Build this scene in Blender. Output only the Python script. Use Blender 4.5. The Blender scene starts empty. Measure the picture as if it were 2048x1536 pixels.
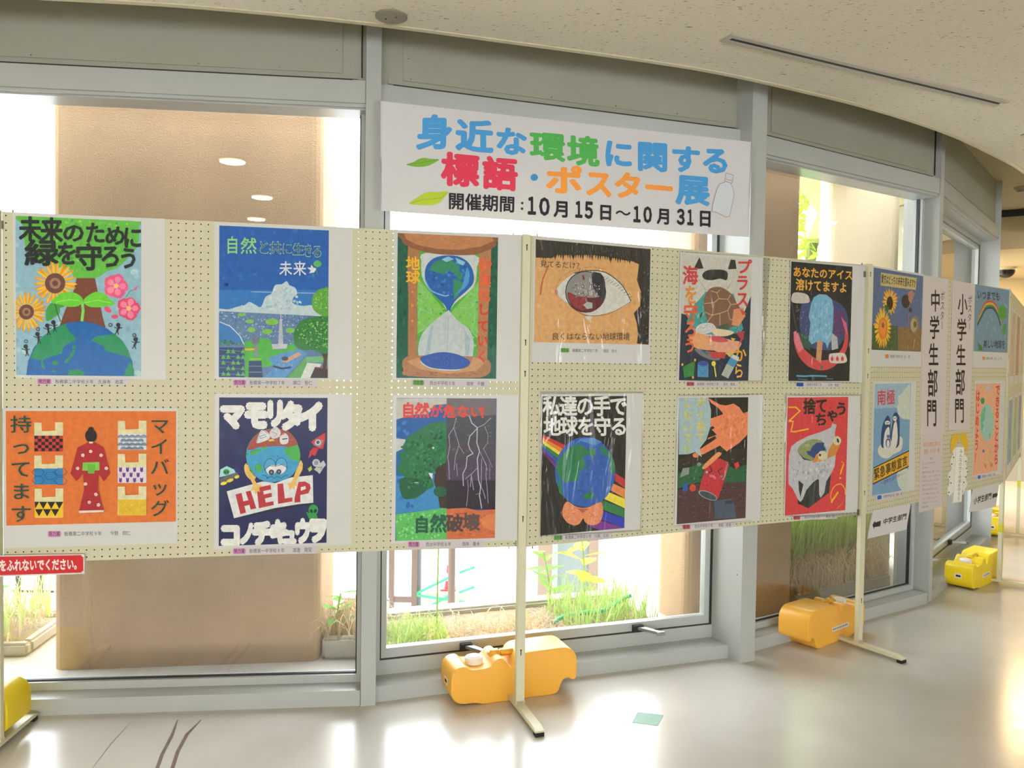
import bpy, bmesh, math, random
from mathutils import Vector, Matrix
from mathutils.geometry import tessellate_polygon
random.seed(7)
SC = bpy.context.scene
COL = SC.collection

# ------------------------------------------------------------------ camera
CAM_H, PITCH, ROLL, F_PX = 1.3675, math.radians(1.71639), math.radians(0.82313), 1600.2
cd = bpy.data.cameras.new('camera')
cam = bpy.data.objects.new('camera', cd)
COL.objects.link(cam)
cd.sensor_width = 36.0
cd.lens = F_PX / 2048 * 36.0
cd.clip_start = 0.05
fw = Vector((0, math.cos(PITCH), -math.sin(PITCH)))
u0 = Vector((0, math.sin(PITCH), math.cos(PITCH)))
r0 = Vector((1, 0, 0))
rt = r0 * math.cos(ROLL) + u0 * math.sin(ROLL)
up = u0 * math.cos(ROLL) - r0 * math.sin(ROLL)
cam.matrix_world = Matrix(((rt.x, up.x, -fw.x, 0), (rt.y, up.y, -fw.y, 0), (rt.z, up.z, -fw.z, CAM_H), (0, 0, 0, 1)))
SC.camera = cam

# ------------------------------------------------------------------ world, exposure
w = bpy.data.worlds.new('overcast_sky')
SC.world = w
w.use_nodes = True
wb = w.node_tree.nodes['Background']
wb.inputs['Color'].default_value = (0.89, 0.945, 1.0, 1)
wb.inputs['Strength'].default_value = 24.0
SC.view_settings.view_transform = 'Standard'
SC.view_settings.look = 'None'
SC.view_settings.gamma = 1
SC.view_settings.exposure = -1.25
SC.view_settings.use_curve_mapping = False
SC.cycles.max_bounces = 8
SC.cycles.transparent_max_bounces = 16
SC.cycles.caustics_reflective = False
SC.cycles.caustics_refractive = False
SC.cycles.sample_clamp_indirect = 6

def area_light(name, loc, size, power, color, shape='DISK', size_y=None, rot=(0, 0, 0), spread=None):
    d = bpy.data.lights.new(name, 'AREA')
    d.shape = shape
    d.size = size
    if size_y: d.size_y = size_y
    d.energy = power
    d.color = color
    if spread: d.spread = spread
    o = bpy.data.objects.new(name, d)
    o.location = loc
    o.rotation_euler = rot
    COL.objects.link(o)
    return o

# ------------------------------------------------------------------ helpers
def lin(c):
    return tuple((v / 12.92 if v <= 0.04045 else ((v + 0.055) / 1.055) ** 2.4) for v in (int(c[i:i + 2], 16) / 255 for i in (0, 2, 4)))

def mat(name, color, rough=0.6, metal=0.0, noise=None, bump=None, spec=0.5, emit=None, sss=None, coat=None):
    """noise=(scale, amount, detail) varies the base colour; bump=(scale, strength)"""
    m = bpy.data.materials.new(name)
    m.use_nodes = True
    nt = m.node_tree
    b = nt.nodes['Principled BSDF']
    c = lin(color) if isinstance(color, str) else color
    b.inputs['Base Color'].default_value = (*c, 1)
    b.inputs['Roughness'].default_value = rough
    b.inputs['Metallic'].default_value = metal
    b.inputs['Specular IOR Level'].default_value = spec
    if coat: b.inputs['Coat Weight'].default_value = coat
    if emit:
        b.inputs['Emission Color'].default_value = (*emit[0], 1)
        b.inputs['Emission Strength'].default_value = emit[1]
    if sss:
        b.inputs['Subsurface Weight'].default_value = sss
        b.inputs['Subsurface Radius'].default_value = (0.05, 0.03, 0.01)
    if noise or bump:
        tc = nt.nodes.new('ShaderNodeTexCoord')
    if noise:
        n = nt.nodes.new('ShaderNodeTexNoise')
        n.inputs['Scale'].default_value = noise[0]
        n.inputs['Detail'].default_value = noise[2] if len(noise) > 2 else 4
        nt.links.new(tc.outputs['Object'], n.inputs['Vector'])
        mr = nt.nodes.new('ShaderNodeMapRange')
        mr.inputs['From Min'].default_value = 0.3
        mr.inputs['From Max'].default_value = 0.7
        mr.inputs['To Min'].default_value = 1 - noise[1]
        mr.inputs['To Max'].default_value = 1 + noise[1]
        nt.links.new(n.outputs['Fac'], mr.inputs['Value'])
        vm = nt.nodes.new('ShaderNodeVectorMath')
        vm.operation = 'SCALE'
        vm.inputs[0].default_value = c
        nt.links.new(mr.outputs['Result'], vm.inputs['Scale'])
        nt.links.new(vm.outputs['Vector'], b.inputs['Base Color'])
    if bump:
        n2 = nt.nodes.new('ShaderNodeTexNoise')
        n2.inputs['Scale'].default_value = bump[0]
        n2.inputs['Detail'].default_value = 6
        nt.links.new(tc.outputs['Object'], n2.inputs['Vector'])
        bp = nt.nodes.new('ShaderNodeBump')
        bp.inputs['Strength'].default_value = bump[1]
        bp.inputs['Distance'].default_value = 0.01
        nt.links.new(n2.outputs['Fac'], bp.inputs['Height'])
        nt.links.new(bp.outputs['Normal'], b.inputs['Normal'])
    return m

def mesh_obj(name, verts, faces, m=None, parent=None, loc=None, rotz=None, smooth=False):
    me = bpy.data.meshes.new(name)
    me.from_pydata(verts, [], faces)
    if m is not None: me.materials.append(m)
    if smooth:
        me.polygons.foreach_set('use_smooth', [True] * len(me.polygons))
    me.update()
    o = bpy.data.objects.new(name, me)
    COL.objects.link(o)
    if parent is not None: o.parent = parent
    if loc is not None: o.location = loc
    if rotz is not None: o.rotation_euler = (0, 0, rotz)
    return o

class MB:
    def __init__(s): s.v = []; s.f = []
    def box(s, x0, x1, y0, y1, z0, z1):
        n = len(s.v)
        s.v += [(x0, y0, z0), (x1, y0, z0), (x1, y1, z0), (x0, y1, z0), (x0, y0, z1), (x1, y0, z1), (x1, y1, z1), (x0, y1, z1)]
        s.f += [(n, n + 3, n + 2, n + 1), (n + 4, n + 5, n + 6, n + 7), (n, n + 1, n + 5, n + 4), (n + 1, n + 2, n + 6, n + 5), (n + 2, n + 3, n + 7, n + 6), (n + 3, n, n + 4, n + 7)]
        return s
    def prism(s, pts, z0, z1):      # outline in xy, counter-clockwise, extruded in z
        n = len(s.v); k = len(pts)
        s.v += [(x, y, z0) for x, y in pts] + [(x, y, z1) for x, y in pts]
        s.f.append(tuple(range(n + k - 1, n - 1, -1))); s.f.append(tuple(range(n + k, n + 2 * k)))
        for i in range(k):
            j = (i + 1) % k
            s.f.append((n + i, n + j, n + k + j, n + k + i))
        return s
    def cyl(s, c, r, h, axis='z', seg=20, r2=None):
        r2 = r if r2 is None else r2
        n = len(s.v)
        for rr, hh in ((r, 0), (r2, h)):
            for i in range(seg):
                a = 2 * math.pi * i / seg
                p = (rr * math.cos(a), rr * math.sin(a), hh)
                if axis == 'y': p = (p[0], hh, p[1])
                if axis == 'x': p = (hh, p[0], p[1])
                s.v.append((c[0] + p[0], c[1] + p[1], c[2] + p[2]))
        s.f.append(tuple(range(n + seg - 1, n - 1, -1))); s.f.append(tuple(range(n + seg, n + 2 * seg)))
        for i in range(seg):
            j = (i + 1) % seg
            s.f.append((n + i, n + j, n + seg + j, n + seg + i))
        return s
    def tube(s, pts, r, seg=6):
        pts = [Vector(p) for p in pts]
        n0 = len(s.v)
        for i, p in enumerate(pts):
            t = (pts[min(i + 1, len(pts) - 1)] - pts[max(i - 1, 0)]).normalized()
            a = t.cross(Vector((0, 0, 1)))
            if a.length < 1e-3: a = t.cross(Vector((1, 0, 0)))
            a.normalize(); b = t.cross(a)
            for k in range(seg):
                g = 2 * math.pi * k / seg
                s.v.append(tuple(p + a * r * math.cos(g) + b * r * math.sin(g)))
        for i in range(len(pts) - 1):
            for k in range(seg):
                q = (k + 1) % seg
                s.f.append((n0 + i * seg + k, n0 + i * seg + q, n0 + (i + 1) * seg + q, n0 + (i + 1) * seg + k))
        s.f.append(tuple(n0 + k for k in range(seg))); s.f.append(tuple(n0 + (len(pts) - 1) * seg + k for k in reversed(range(seg))))
        return s
    def build(s, name, m, parent=None, loc=None, rotz=None, bevel=None, smooth=False):
        o = mesh_obj(name, s.v, s.f, m, parent, loc, rotz, smooth)
        if bevel:
            bm = bmesh.new(); bm.from_mesh(o.data)
            bmesh.ops.recalc_face_normals(bm, faces=bm.faces)
            bmesh.ops.bevel(bm, geom=list(bm.edges), offset=bevel[0], segments=bevel[1], affect='EDGES', clamp_overlap=True)
            bm.to_mesh(o.data); bm.free()
            if smooth: o.data.polygons.foreach_set('use_smooth', [True] * len(o.data.polygons))
        return o

def tag(o, label=None, cat=None, group=None, kind=None):
    if label: o['label'] = label
    if cat: o['category'] = cat
    if group: o['group'] = group
    if kind: o['kind'] = kind
    return o

def empty(name, loc, rz=0):
    o = bpy.data.objects.new(name, None)
    o.empty_display_size = 0.1
    o.location = loc; o.rotation_euler = (0, 0, rz)
    COL.objects.link(o)
    return o

def copy_tree(o, parent=None):
    c = o.copy(); COL.objects.link(c)
    c.parent = parent
    for ch in [x for x in o.children]: copy_tree(ch, c)
    return c

# ------------------------------------------------------------------ materials
M_alu = mat('painted_aluminium', 'b7bab7', 0.27, 0.0, noise=(3, 0.03))
M_alu_dark = mat('spandrel_panel_paint', 'a3a294', 0.5, noise=(2, 0.05))
M_gasket = mat('black_gasket', '202224', 0.6)
M_steel = mat('brushed_steel', 'a8aaa8', 0.3, 0.8)
M_floor = None
M_cream = mat('cream_pegboard_paint', 'cfcbac', 0.55, noise=(6, 0.03))
M_post = mat('cream_post_enamel', 'dcd8ba', 0.35)
M_hard = mat('raw_hardboard_hole', '4a3c28', 0.9)
M_hook = mat('zinc_hook', '7c7868', 0.5, 0.5)
M_dark = mat('dark_hole', '28241c', 0.8)
M_rubber = mat('black_rubber', '1a1a1a', 0.8)
M_orange = mat('orange_polyethylene', 'ffbd4c', 0.35, bump=(60, 0.04), sss=0.4)
M_yellow = mat('yellow_polyethylene', 'ffdc28', 0.35, bump=(60, 0.04), sss=0.4)
M_cap = mat('white_cap_plastic', 'fffaf2', 0.35)
M_label = mat('white_label_paper', 'ece4dc', 0.6)
M_render = mat('sand_textured_render', 'c9a98a', 0.95, noise=(2.2, 0.13, 9), bump=(150, 0.4), spec=0.1)
M_conc = mat('pale_concrete', 'c8c3ba', 0.9, noise=(8, 0.08), bump=(60, 0.3), spec=0.2)
def leaf_mat(name, color, var=0.25, trans=0.45):
    m = mat(name, color, 0.6, noise=(5, var)); nt = m.node_tree; b = nt.nodes['Principled BSDF']; out = nt.nodes['Material Output']
    tl = nt.nodes.new('ShaderNodeBsdfTranslucent'); mx = nt.nodes.new('ShaderNodeMixShader'); mx.inputs['Fac'].default_value = trans
    tl.inputs['Color'].default_value = (*lin(color), 1)
    nt.links.new(b.outputs['BSDF'], mx.inputs[1]); nt.links.new(tl.outputs['BSDF'], mx.inputs[2]); nt.links.new(mx.outputs['Shader'], out.inputs['Surface'])
    return m
M_soil = mat('planter_soil', '9c8c74', 1.0, noise=(20, 0.25), bump=(40, 1.0), spec=0.1)
M_grass = leaf_mat('green_grass_blade', 'bcd87c')
M_straw = leaf_mat('dead_grass_blade', 'dcc4a0')
M_leaf = leaf_mat('fresh_leaf', '84c44c', .15)
M_leafy = leaf_mat('yellow_leaf', 'f0e45a', .15)
M_brownpost = mat('brown_painted_steel', '6a5850', 0.6)
M_greypost = mat('grey_painted_steel', '6c7074', 0.5)
M_greenpipe = mat('green_plastic_pipe', '3cc48c', 0.4)
M_red = mat('red_cone_plastic', 'd8323a', 0.5)
M_white = mat('white_plastic', 'eeeeee', 0.5)
M_wallwarm = mat('cream_plaster', 'cdbb94', 0.85, noise=(4, 0.03))
M_greywall = mat('grey_steel_cladding', 'a9a9a4', 0.45)

def floor_material():
    m = bpy.data.materials.new('polished_vinyl_floor'); m.use_nodes = True
    nt = m.node_tree; b = nt.nodes['Principled BSDF']
    tc = nt.nodes.new('ShaderNodeTexCoord')
    n = nt.nodes.new('ShaderNodeTexNoise'); n.inputs['Scale'].default_value = 2.2; n.inputs['Detail'].default_value = 6; n.inputs['Roughness'].default_value = 0.6
    cr = nt.nodes.new('ShaderNodeValToRGB')
    cr.color_ramp.elements[0].position = 0.3; cr.color_ramp.elements[0].color = (*lin('cdc9c2'), 1)
    cr.color_ramp.elements[1].position = 0.65; cr.color_ramp.elements[1].color = (*lin('d8d5cf'), 1)
    n2 = nt.nodes.new('ShaderNodeTexNoise'); n2.inputs['Scale'].default_value = 14; n2.inputs['Detail'].default_value = 8
    mr = nt.nodes.new('ShaderNodeMapRange'); mr.inputs['To Min'].default_value = 0.16; mr.inputs['To Max'].default_value = 0.26
    bp = nt.nodes.new('ShaderNodeBump'); bp.inputs['Strength'].default_value = 0.03; bp.inputs['Distance'].default_value = 0.01
    L = nt.links.new
    L(tc.outputs['Object'], n.inputs['Vector']); L(tc.outputs['Object'], n2.inputs['Vector'])
    L(n.outputs['Fac'], cr.inputs['Fac']); L(cr.outputs['Color'], b.inputs['Base Color'])
    L(n2.outputs['Fac'], mr.inputs['Value']); L(mr.outputs['Result'], b.inputs['Roughness'])
    L(n.outputs['Fac'], bp.inputs['Height']); L(bp.outputs['Normal'], b.inputs['Normal'])
    b.inputs['Specular IOR Level'].default_value = 0.6
    return m
M_floor = floor_material()

def ceiling_material():
    m = bpy.data.materials.new('mineral_fibre_ceiling'); m.use_nodes = True
    nt = m.node_tree; b = nt.nodes['Principled BSDF']; L = nt.links.new
    tc = nt.nodes.new('ShaderNodeTexCoord')
    mp = nt.nodes.new('ShaderNodeMapping'); mp.inputs['Scale'].default_value = (45, 110, 1); mp.inputs['Rotation'].default_value = (0, 0, 0.25)
    n = nt.nodes.new('ShaderNodeTexNoise'); n.inputs['Scale'].default_value = 1.0; n.inputs['Detail'].default_value = 5; n.inputs['Roughness'].default_value = 0.65; n.inputs['Distortion'].default_value = 0.6
    cr = nt.nodes.new('ShaderNodeValToRGB')
    cr.color_ramp.elements[0].position = 0.335; cr.color_ramp.elements[0].color = (*lin('958b70'), 1)
    cr.color_ramp.elements[1].position = 0.39; cr.color_ramp.elements[1].color = (*lin('f0ead8'), 1)
    bp = nt.nodes.new('ShaderNodeBump'); bp.inputs['Strength'].default_value = 0.5; bp.inputs['Distance'].default_value = 0.004
    L(tc.outputs['Object'], mp.inputs['Vector']); L(mp.outputs['Vector'], n.inputs['Vector'])
    L(n.outputs['Fac'], cr.inputs['Fac']); L(cr.outputs['Color'], b.inputs['Base Color'])
    L(cr.outputs['Color'], bp.inputs['Height']); L(bp.outputs['Normal'], b.inputs['Normal'])
    b.inputs['Roughness'].default_value = 0.9; b.inputs['Specular IOR Level'].default_value = 0.2
    return m
M_ceil = ceiling_material()

def glass_material(name, tint=(0.96, 0.98, 0.97), refl=1.0, wrinkle=None, rough=0.0, ior=1.5):
    m = bpy.data.materials.new(name); m.use_nodes = True
    nt = m.node_tree; nt.nodes.clear(); L = nt.links.new
    out = nt.nodes.new('ShaderNodeOutputMaterial')
    tr = nt.nodes.new('ShaderNodeBsdfTransparent'); tr.inputs['Color'].default_value = (*tint, 1)
    gl = nt.nodes.new('ShaderNodeBsdfGlossy'); gl.inputs['Roughness'].default_value = rough
    fr = nt.nodes.new('ShaderNodeFresnel'); fr.inputs['IOR'].default_value = ior
    mx = nt.nodes.new('ShaderNodeMixShader')
    mu = nt.nodes.new('ShaderNodeMath'); mu.operation = 'MULTIPLY'; mu.inputs[1].default_value = refl; mu.use_clamp = True
    L(fr.outputs['Fac'], mu.inputs[0]); L(mu.outputs['Value'], mx.inputs['Fac'])
    L(tr.outputs['BSDF'], mx.inputs[1]); L(gl.outputs['BSDF'], mx.inputs[2]); L(mx.outputs['Shader'], out.inputs['Surface'])
    if wrinkle:
        tc = nt.nodes.new('ShaderNodeTexCoord')
        mp = nt.nodes.new('ShaderNodeMapping'); mp.inputs['Scale'].default_value = wrinkle[0]; mp.inputs['Rotation'].default_value = (0, wrinkle[2], 0)
        n = nt.nodes.new('ShaderNodeTexNoise'); n.inputs['Scale'].default_value = 1; n.inputs['Detail'].default_value = 3
        bp = nt.nodes.new('ShaderNodeBump'); bp.inputs['Strength'].default_value = wrinkle[1]; bp.inputs['Distance'].default_value = 0.02
        L(tc.outputs['Object'], mp.inputs['Vector']); L(mp.outputs['Vector'], n.inputs['Vector']); L(n.outputs['Fac'], bp.inputs['Height'])
        L(bp.outputs['Normal'], gl.inputs['Normal'])
    return m
M_glass = glass_material('window_glass', refl=4.5)
M_film1 = glass_material('clear_film_smooth', (1, 1, 1), 0.45, ((8, 1, 2), 0.25, 0.3), 0.08)
M_film2 = glass_material('clear_film_wrinkled', (1, 1, 1), 2.0, ((16, 1, 3.5), 0.85, -0.7), 0.12)

# ------------------------------------------------------------------ setting: floor, ceilings, walls
def ang(a, b): return math.atan2(b[1] - a[1], b[0] - a[0])
FAC = [((-3.93, 3.15), (-2.27, 2.93)), ((-2.215, 2.933), (-0.579, 3.105)), ((-0.524, 3.139), (1.005 + .05, 3.669 + .0173)),
       ((1.145, 3.748), (2.409, 4.57)), ((2.47, 4.63), (3.711, 6.151)), ((3.75, 6.2), (4.25, 7.85))]
floor_out = [p for f in FAC for p in f]
floor_pts = [(-3.93, -6.0), (9.0, -6.0), (9.0, 9.6), (4.3, 9.6)] + [(p[0], p[1] + .02) for p in reversed(floor_out)]
fl = MB().prism(floor_pts, -0.12, 0.0).build('floor', M_floor)
tag(fl, kind='structure')

# stains that have a shape of their own lie on the floor sheet
M_scuff = mat('brown_scuff_stain', '7a6a62', 0.4, noise=(30, 0.2))
def strip(pts, wd, z=0.0006):
    v = []; f = []
    for i, (x, y) in enumerate(pts):
        a = pts[max(i - 1, 0)]; b = pts[min(i + 1, len(pts) - 1)]
        d = Vector((b[0] - a[0], b[1] - a[1])).normalized(); n = Vector((-d.y, d.x))
        k = wd * (0.35 if i in (0, len(pts) - 1) else 1)
        v += [(x + n.x * k / 2, y + n.y * k / 2, z), (x - n.x * k / 2, y - n.y * k / 2, z)]
    for i in range(len(pts) - 1): f.append((2 * i, 2 * i + 1, 2 * i + 3, 2 * i + 2))
    return v, f
for pts, wd in (([(-1.236, 2.961), (-1.205, 2.84), (-1.18, 2.70), (-1.156, 2.61), (-1.15, 2.5)], .012), ([(-1.149, 2.964), (-1.155, 2.85), (-1.135, 2.72), (-1.107, 2.612), (-1.10, 2.5)], .013), ([(-1.40, 2.926), (-1.39, 2.77), (-1.368, 2.605)], .003)):
    v, f = strip(pts, wd); mesh_obj('scuff_mark', v, f, M_scuff, fl)
tp = mesh_obj('floor_tape', [(0.509, 3.085, 0.0003), (0.607, 3.062, 0.0003), (0.566, 2.970, 0.0003), (0.474, 2.995, 0.0003), (0.509, 3.085, 0.0009), (0.607, 3.062, 0.0009), (0.566, 2.970, 0.0009), (0.474, 2.995, 0.0009)],
              [(4, 7, 6, 5), (0, 1, 5, 4), (1, 2, 6, 5), (2, 3, 7, 6), (3, 0, 4, 7), (0, 3, 2, 1)], mat('green_tape', '8fb3a2', 0.5, noise=(20, 0.08)))
tag(tp, 'small rectangle of pale green tape stuck on the open floor', 'tape')

CE = [(-4.0, 2.78), (-2.6, 2.68), (-1.9, 2.685), (-1.48, 2.713), (-1.079, 2.757), (-0.555, 2.864), (-0.063, 3.006), (0.697, 3.25), (1.229, 3.503), (1.664, 3.746), (2.135, 4.063), (2.519, 4.375), (3.09, 4.895), (3.7, 5.6), (4.15, 6.35), (4.5, 7.0)]
def dens(P, k=4):
    o = []
    for i in range(len(P) - 1):
        p0 = Vector(P[max(i - 1, 0)]); p1 = Vector(P[i]); p2 = Vector(P[i + 1]); p3 = Vector(P[min(i + 2, len(P) - 1)])
        for j in range(k):
            t = j / k
            q = 0.5 * ((2 * p1) + (p2 - p0) * t + (2 * p0 - 5 * p1 + 4 * p2 - p3) * t * t + (3 * p1 - p0 - 3 * p2 + p3) * t ** 3)
            o.append((q.x, q.y))
    o.append(tuple(P[-1])); return o
CED = dens(CE)
ce = MB().prism([(-4.0, -6.0), (9.0, -6.0), (9.0, 6.6)] + list(reversed(CED)), 2.55, 2.77).build('ceiling', M_ceil)
tag(ce, kind='structure')
v = []; f = []
n = len(CED)
for i, (x, y) in enumerate(CED):
    a = CED[max(i - 1, 0)]; b = CED[min(i + 1, n - 1)]
    d = Vector((b[0] - a[0], b[1] - a[1])).normalized(); nn = Vector((-d.y, d.x))
    for o_, z in ((-.018, 2.546), (.006, 2.546), (.006, 2.575), (-.018, 2.575)): v.append((x + nn.x * o_, y + nn.y * o_, z))
for i in range(n - 1):
    for k in range(4): f.append((i * 4 + k, (i + 1) * 4 + k, (i + 1) * 4 + (k + 1) % 4, i * 4 + (k + 1) % 4))
tag(mesh_obj('trim_1', v, f, mat('cream_edge_trim', 'd6cdb0', 0.4)), kind='structure')
rc = MB().prism([(-4.1, 2.0), (9.1, 2.0), (9.1, 9.7), (4.4, 9.7)] + [(p[0] - .06, p[1] + .17) for p in reversed(floor_out)], 2.78, 2.9).build('ceiling', mat('recess_ceiling_paint', 'b9b193', 0.8, noise=(3, 0.04)))
tag(rc, kind='structure')
# bulkhead and low ceiling at the far right end
bh = MB().prism([(3.9, 7.62), (4.8, 7.02), (8.9, 5.2), (8.9, 9.6), (3.9, 9.6)], 2.43, 2.78).build('ceiling', mat('far_ceiling_paint', 'c9b48a', 0.8))
tag(bh, kind='structure')
sl = MB().box(0, 4.5, -0.012, 0.01, 2.72, 2.775).build('trim_2', M_gasket, loc=(3.9, 7.60, 0), rotz=math.radians(-33.7)); tag(sl, kind='structure')

MBw = lambda: MB()
w1 = MB().box(-4.12, -4.0, -6.1, 3.3, 0, 2.9).build('wall_left', M_wallwarm); tag(w1, kind='structure')
w2 = MB().box(9.0, 9.12, -6.1, 9.8, 0, 2.9).build('wall_right', M_wallwarm); tag(w2, kind='structure')
w3 = MB().box(4.2, 9.0, 9.6, 9.72, 0.75, 2.9).build('wall_far', M_wallwarm); tag(w3, kind='structure')
w4 = MB().box(4.2, 9.0, 9.57, 9.7, 0, 0.75).build('baseboard_far', M_greywall); tag(w4, kind='structure')
# unseen wall behind the camera; open bays invented to throw daylight on the boards
w5 = MB().box(-4.0, 9.0, -6.12, -6.0, 0, 0.1).box(-4.0, 9.0, -6.12, -6.0, 1.5, 2.9).box(-4.0, -3.6, -6.12, -6.0, 0.1, 1.5).box(8.6, 9.0, -6.12, -6.0, 0.1, 1.5)
for x in (-1.0, 1.6, 4.2, 6.6): w5.box(x - .06, x + .06, -6.12, -6.0, 0.1, 1.5)
tag(w5.build('wall_back', M_wallwarm), kind='structure')

# ------------------------------------------------------------------ window wall
def facet(idx, a, b, sash=False, handles=()):
    A = ang(a, b); L = math.hypot(b[0] - a[0], b[1] - a[1])
    r = empty('window_%d' % idx, (a[0], a[1], 0), A); r['kind'] = 'structure'
    g = 0.085 if not sash else 0.12
    MB().box(0, L, 0, g + .06, 0, 0.062).build('sill', M_alu, r)
    zb = 0.0925 if not sash else 0.165
    zt = 2.328
    x0, x1 = (0.0, L)
    fr = MB()
    if sash:
        fr.box(0, L, g - .005, g + .05, 0.062, 0.122).box(0, .035, g - .005, g + .05, .122, zt).box(L - .05, L, g - .005, g + .05, .122, zt)
        fr.box(.035, L - .05, g - .005, g + .05, zt - .03, zt)
        fr.build('window_frame', M_alu, r)
        ga = MB().box(.035, .041, g, g + .045, .122, zt - .03).box(L - .064, L - .05, g, g + .045, .122, zt - .03).box(.041, L - .064, g, g + .045, .122, .128)
        ga.build('gasket', M_gasket, r)
        sx0, sx1 = .041, L - .064
        MB().box(sx0, sx1, g + .002, g + .04, .128, .168).box(sx0, sx0 + .022, g + .002, g + .04, .168, zt - .035).box(sx1 - .028, sx1, g + .002, g + .04, .168, zt - .035).box(sx0, sx1, g + .002, g + .04, zt - .06, zt - .035).build('sash', M_alu, r)
        gx0, gx1, gz0, gz1 = sx0 + .022, sx1 - .028, .168, zt - .06
    else:
        fr.box(0, L, g, g + .05, 0.062, zb).box(0, .016, g, g + .05, zb, zt).box(L - .022, L, g, g + .05, zb, zt)
        fr.build('window_frame', M_alu, r)
        MB().box(.016, .021, g + .016, g + .032, zb, zt).box(L - .028, L - .022, g + .016, g + .032, zb, zt).box(.021, L - .028, g + .016, g + .032, zb, zb + .004).build('gasket', M_gasket, r)
        gx0, gx1, gz0, gz1 = .021, L - .028, zb + .004, zt
    p = mesh_obj('window_pane', [(gx0, g + .024, gz0), (gx1, g + .024, gz0), (gx1, g + .024, gz1), (gx0, g + .024, gz1)], [(0, 1, 2, 3)], M_glass, r)
    # head: transom box with stepped mouldings, spandrel panel above
    MB().box(0, L, 0.0, g + .06, zt + .018, 2.431).box(0, L, .012, g + .06, zt + .006, zt + .018).box(0, L, .03, g + .06, zt, zt + .006).build('transom', M_alu, r)
    MB().box(0, L, .026, g + .05, 2.431, 2.80).box(.03, L - .03, .018, .026, 2.442, 2.456).box(.09, L - .09, .022, .026, 2.463, 2.80).build('spandrel_panel', M_alu_dark, r)
    sg = MB().box(.05, L - .05, .012, .019, 2.434, 2.440).box(L - .018, L - .013, .02, .027, 2.45, 2.80)
    sg.build('shadow_gap', M_gasket, r)
    for s_ in [k * .3 + .12 for k in range(int(L / .3) + 1)]:
        if s_ < L - .06:
            MB().cyl((s_, .022, 2.472), .003, .002, 'y', 8).build('screw', M_dark, r)
    for z in (2.55, 2.66):
        MB().cyl((L - .11, .022, z), .003, .002, 'y', 8).build('screw', M_dark, r)
        MB().cyl((.11, .022, z), .003, .002, 'y', 8).build('screw', M_dark, r)
    for s_ in handles:
        h = MB().box(s_ - .022, s_ + .03, g - .018, g + .004, .128, .158)
        h.build('latch_bracket', M_gasket, r, bevel=(.002, 1))
        hl = MB(); hl.prism([(s_ - .005, g - .02), (s_ + .05, g - .105), (s_ + .072, g - .10), (s_ + .03, g - .012)], .139, .152)
        hl.box(s_ + .045, s_ + .085, g - .118, g - .10, .136, .154)
        hl.build('latch_lever', M_steel, r, bevel=(.002, 2))
    return r
facet(1, *FAC[0]); facet(2, *FAC[1]); facet(3, *FAC[2], sash=True, handles=(.40, 1.22)); facet(4, *FAC[3]); facet(5, *FAC[4], sash=True, handles=(.42, 1.08)); facet(6, *FAC[5])
def column(i, cx, cy, A, wd, dp):
    o = MB().box(-wd / 2, wd / 2, 0, dp, 0, 2.80).build('trim_%d' % i, M_alu, loc=(cx, cy, 0), rotz=math.radians(A)); tag(o, kind='structure')
    for z in ((.4, .75, 1.6, 2.0) if i == 5 else ()):
        MB().cyl((-wd / 2 - .001, .03, z), .003, .002, 'x', 8).build('screw', M_dark, o)
column(3, -2.245, 2.92, -1, .06, .16); column(4, -.548, 3.108, 12.5, .058, .17); column(5, 1.096, 3.627, 27, .088, .25); column(6, 2.447, 4.613, 42, .052, .2); column(7, 3.72, 6.15, 60, .06, .2); column(8, 4.27, 7.9, 70, .1, .2); column(9, -3.97, 3.12, -10, .08, .2)
# no separate sealant line is drawn where the sills meet the floor

# ------------------------------------------------------------------ pegboards and stands
J = [(-1.736, 2.7252), (.0297, 3.0827), (.0663, 3.0772), (1.6871, 3.8394), (1.7126, 3.85), (3.0932, 5.0031), (3.118, 5.028), (4.10, 6.43)]
Z0, Z1 = 0.645, 1.845
def pegboard_mesh(W=1.8, H=1.2, p=0.025, r=0.0026, th=0.018, dep=0.02):
    nx, nz = round(W / p), round(H / p)          # cells
    v = []; f = []; tube = []
    idx = {}
    def vid(x, z, y=0.0):
        k = (round(x * 1e5), round(z * 1e5), y)
        if k not in idx: idx[k] = len(v); v.append((x, y, z))
        return idx[k]
    for i in range(nx):
        for j in range(nz):
            cx, cz = (i + .5) * p, (j + .5) * p; h = p / 2
            outer = [vid(cx + a * h, cz + b * h) for a, b in ((-1, -1), (0, -1), (1, -1), (1, 0), (1, 1), (0, 1), (-1, 1), (-1, 0))]
            base = len(v)
            for y in (0.0, th):
                for k in range(8):
                    a = math.radians(225 + 45 * k)
                    v.append((cx + r * math.cos(a), y, cz + r * math.sin(a)))
            for k in range(8):
                q = (k + 1) % 8
                f.append((outer[k], outer[q], base + q, base + k))
                f.append((base + k, base + q, base + 8 + q, base + 8 + k)); tube.append(len(f) - 1)
    me = bpy.data.meshes.new('perforated_panel'); me.from_pydata(v, [], f); me.materials.append(M_cream); me.materials.append(M_hard)
    mi = [0] * len(f)
    for t_ in tube: mi[t_] = 1
    me.polygons.foreach_set('material_index', mi); me.update()
    return me
PEG = pegboard_mesh()
edge_mb = MB().box(0, 1.8, 0.0002, .02, 0, .006).box(0, 1.8, 0.0002, .02, 1.194, 1.2).box(0, .006, 0.0002, .02, .006, 1.194).box(1.794, 1.8, 0.0002, .02, .006, 1.194)
labels_b = ['first cream pegboard from the left, holding six posters', 'second cream pegboard, holding the six shiny film-wrapped posters', 'third cream pegboard, with vertical strips between its posters', 'far cream pegboard seen almost edge on at the right border']
boards = []
edge_me = None
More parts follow.
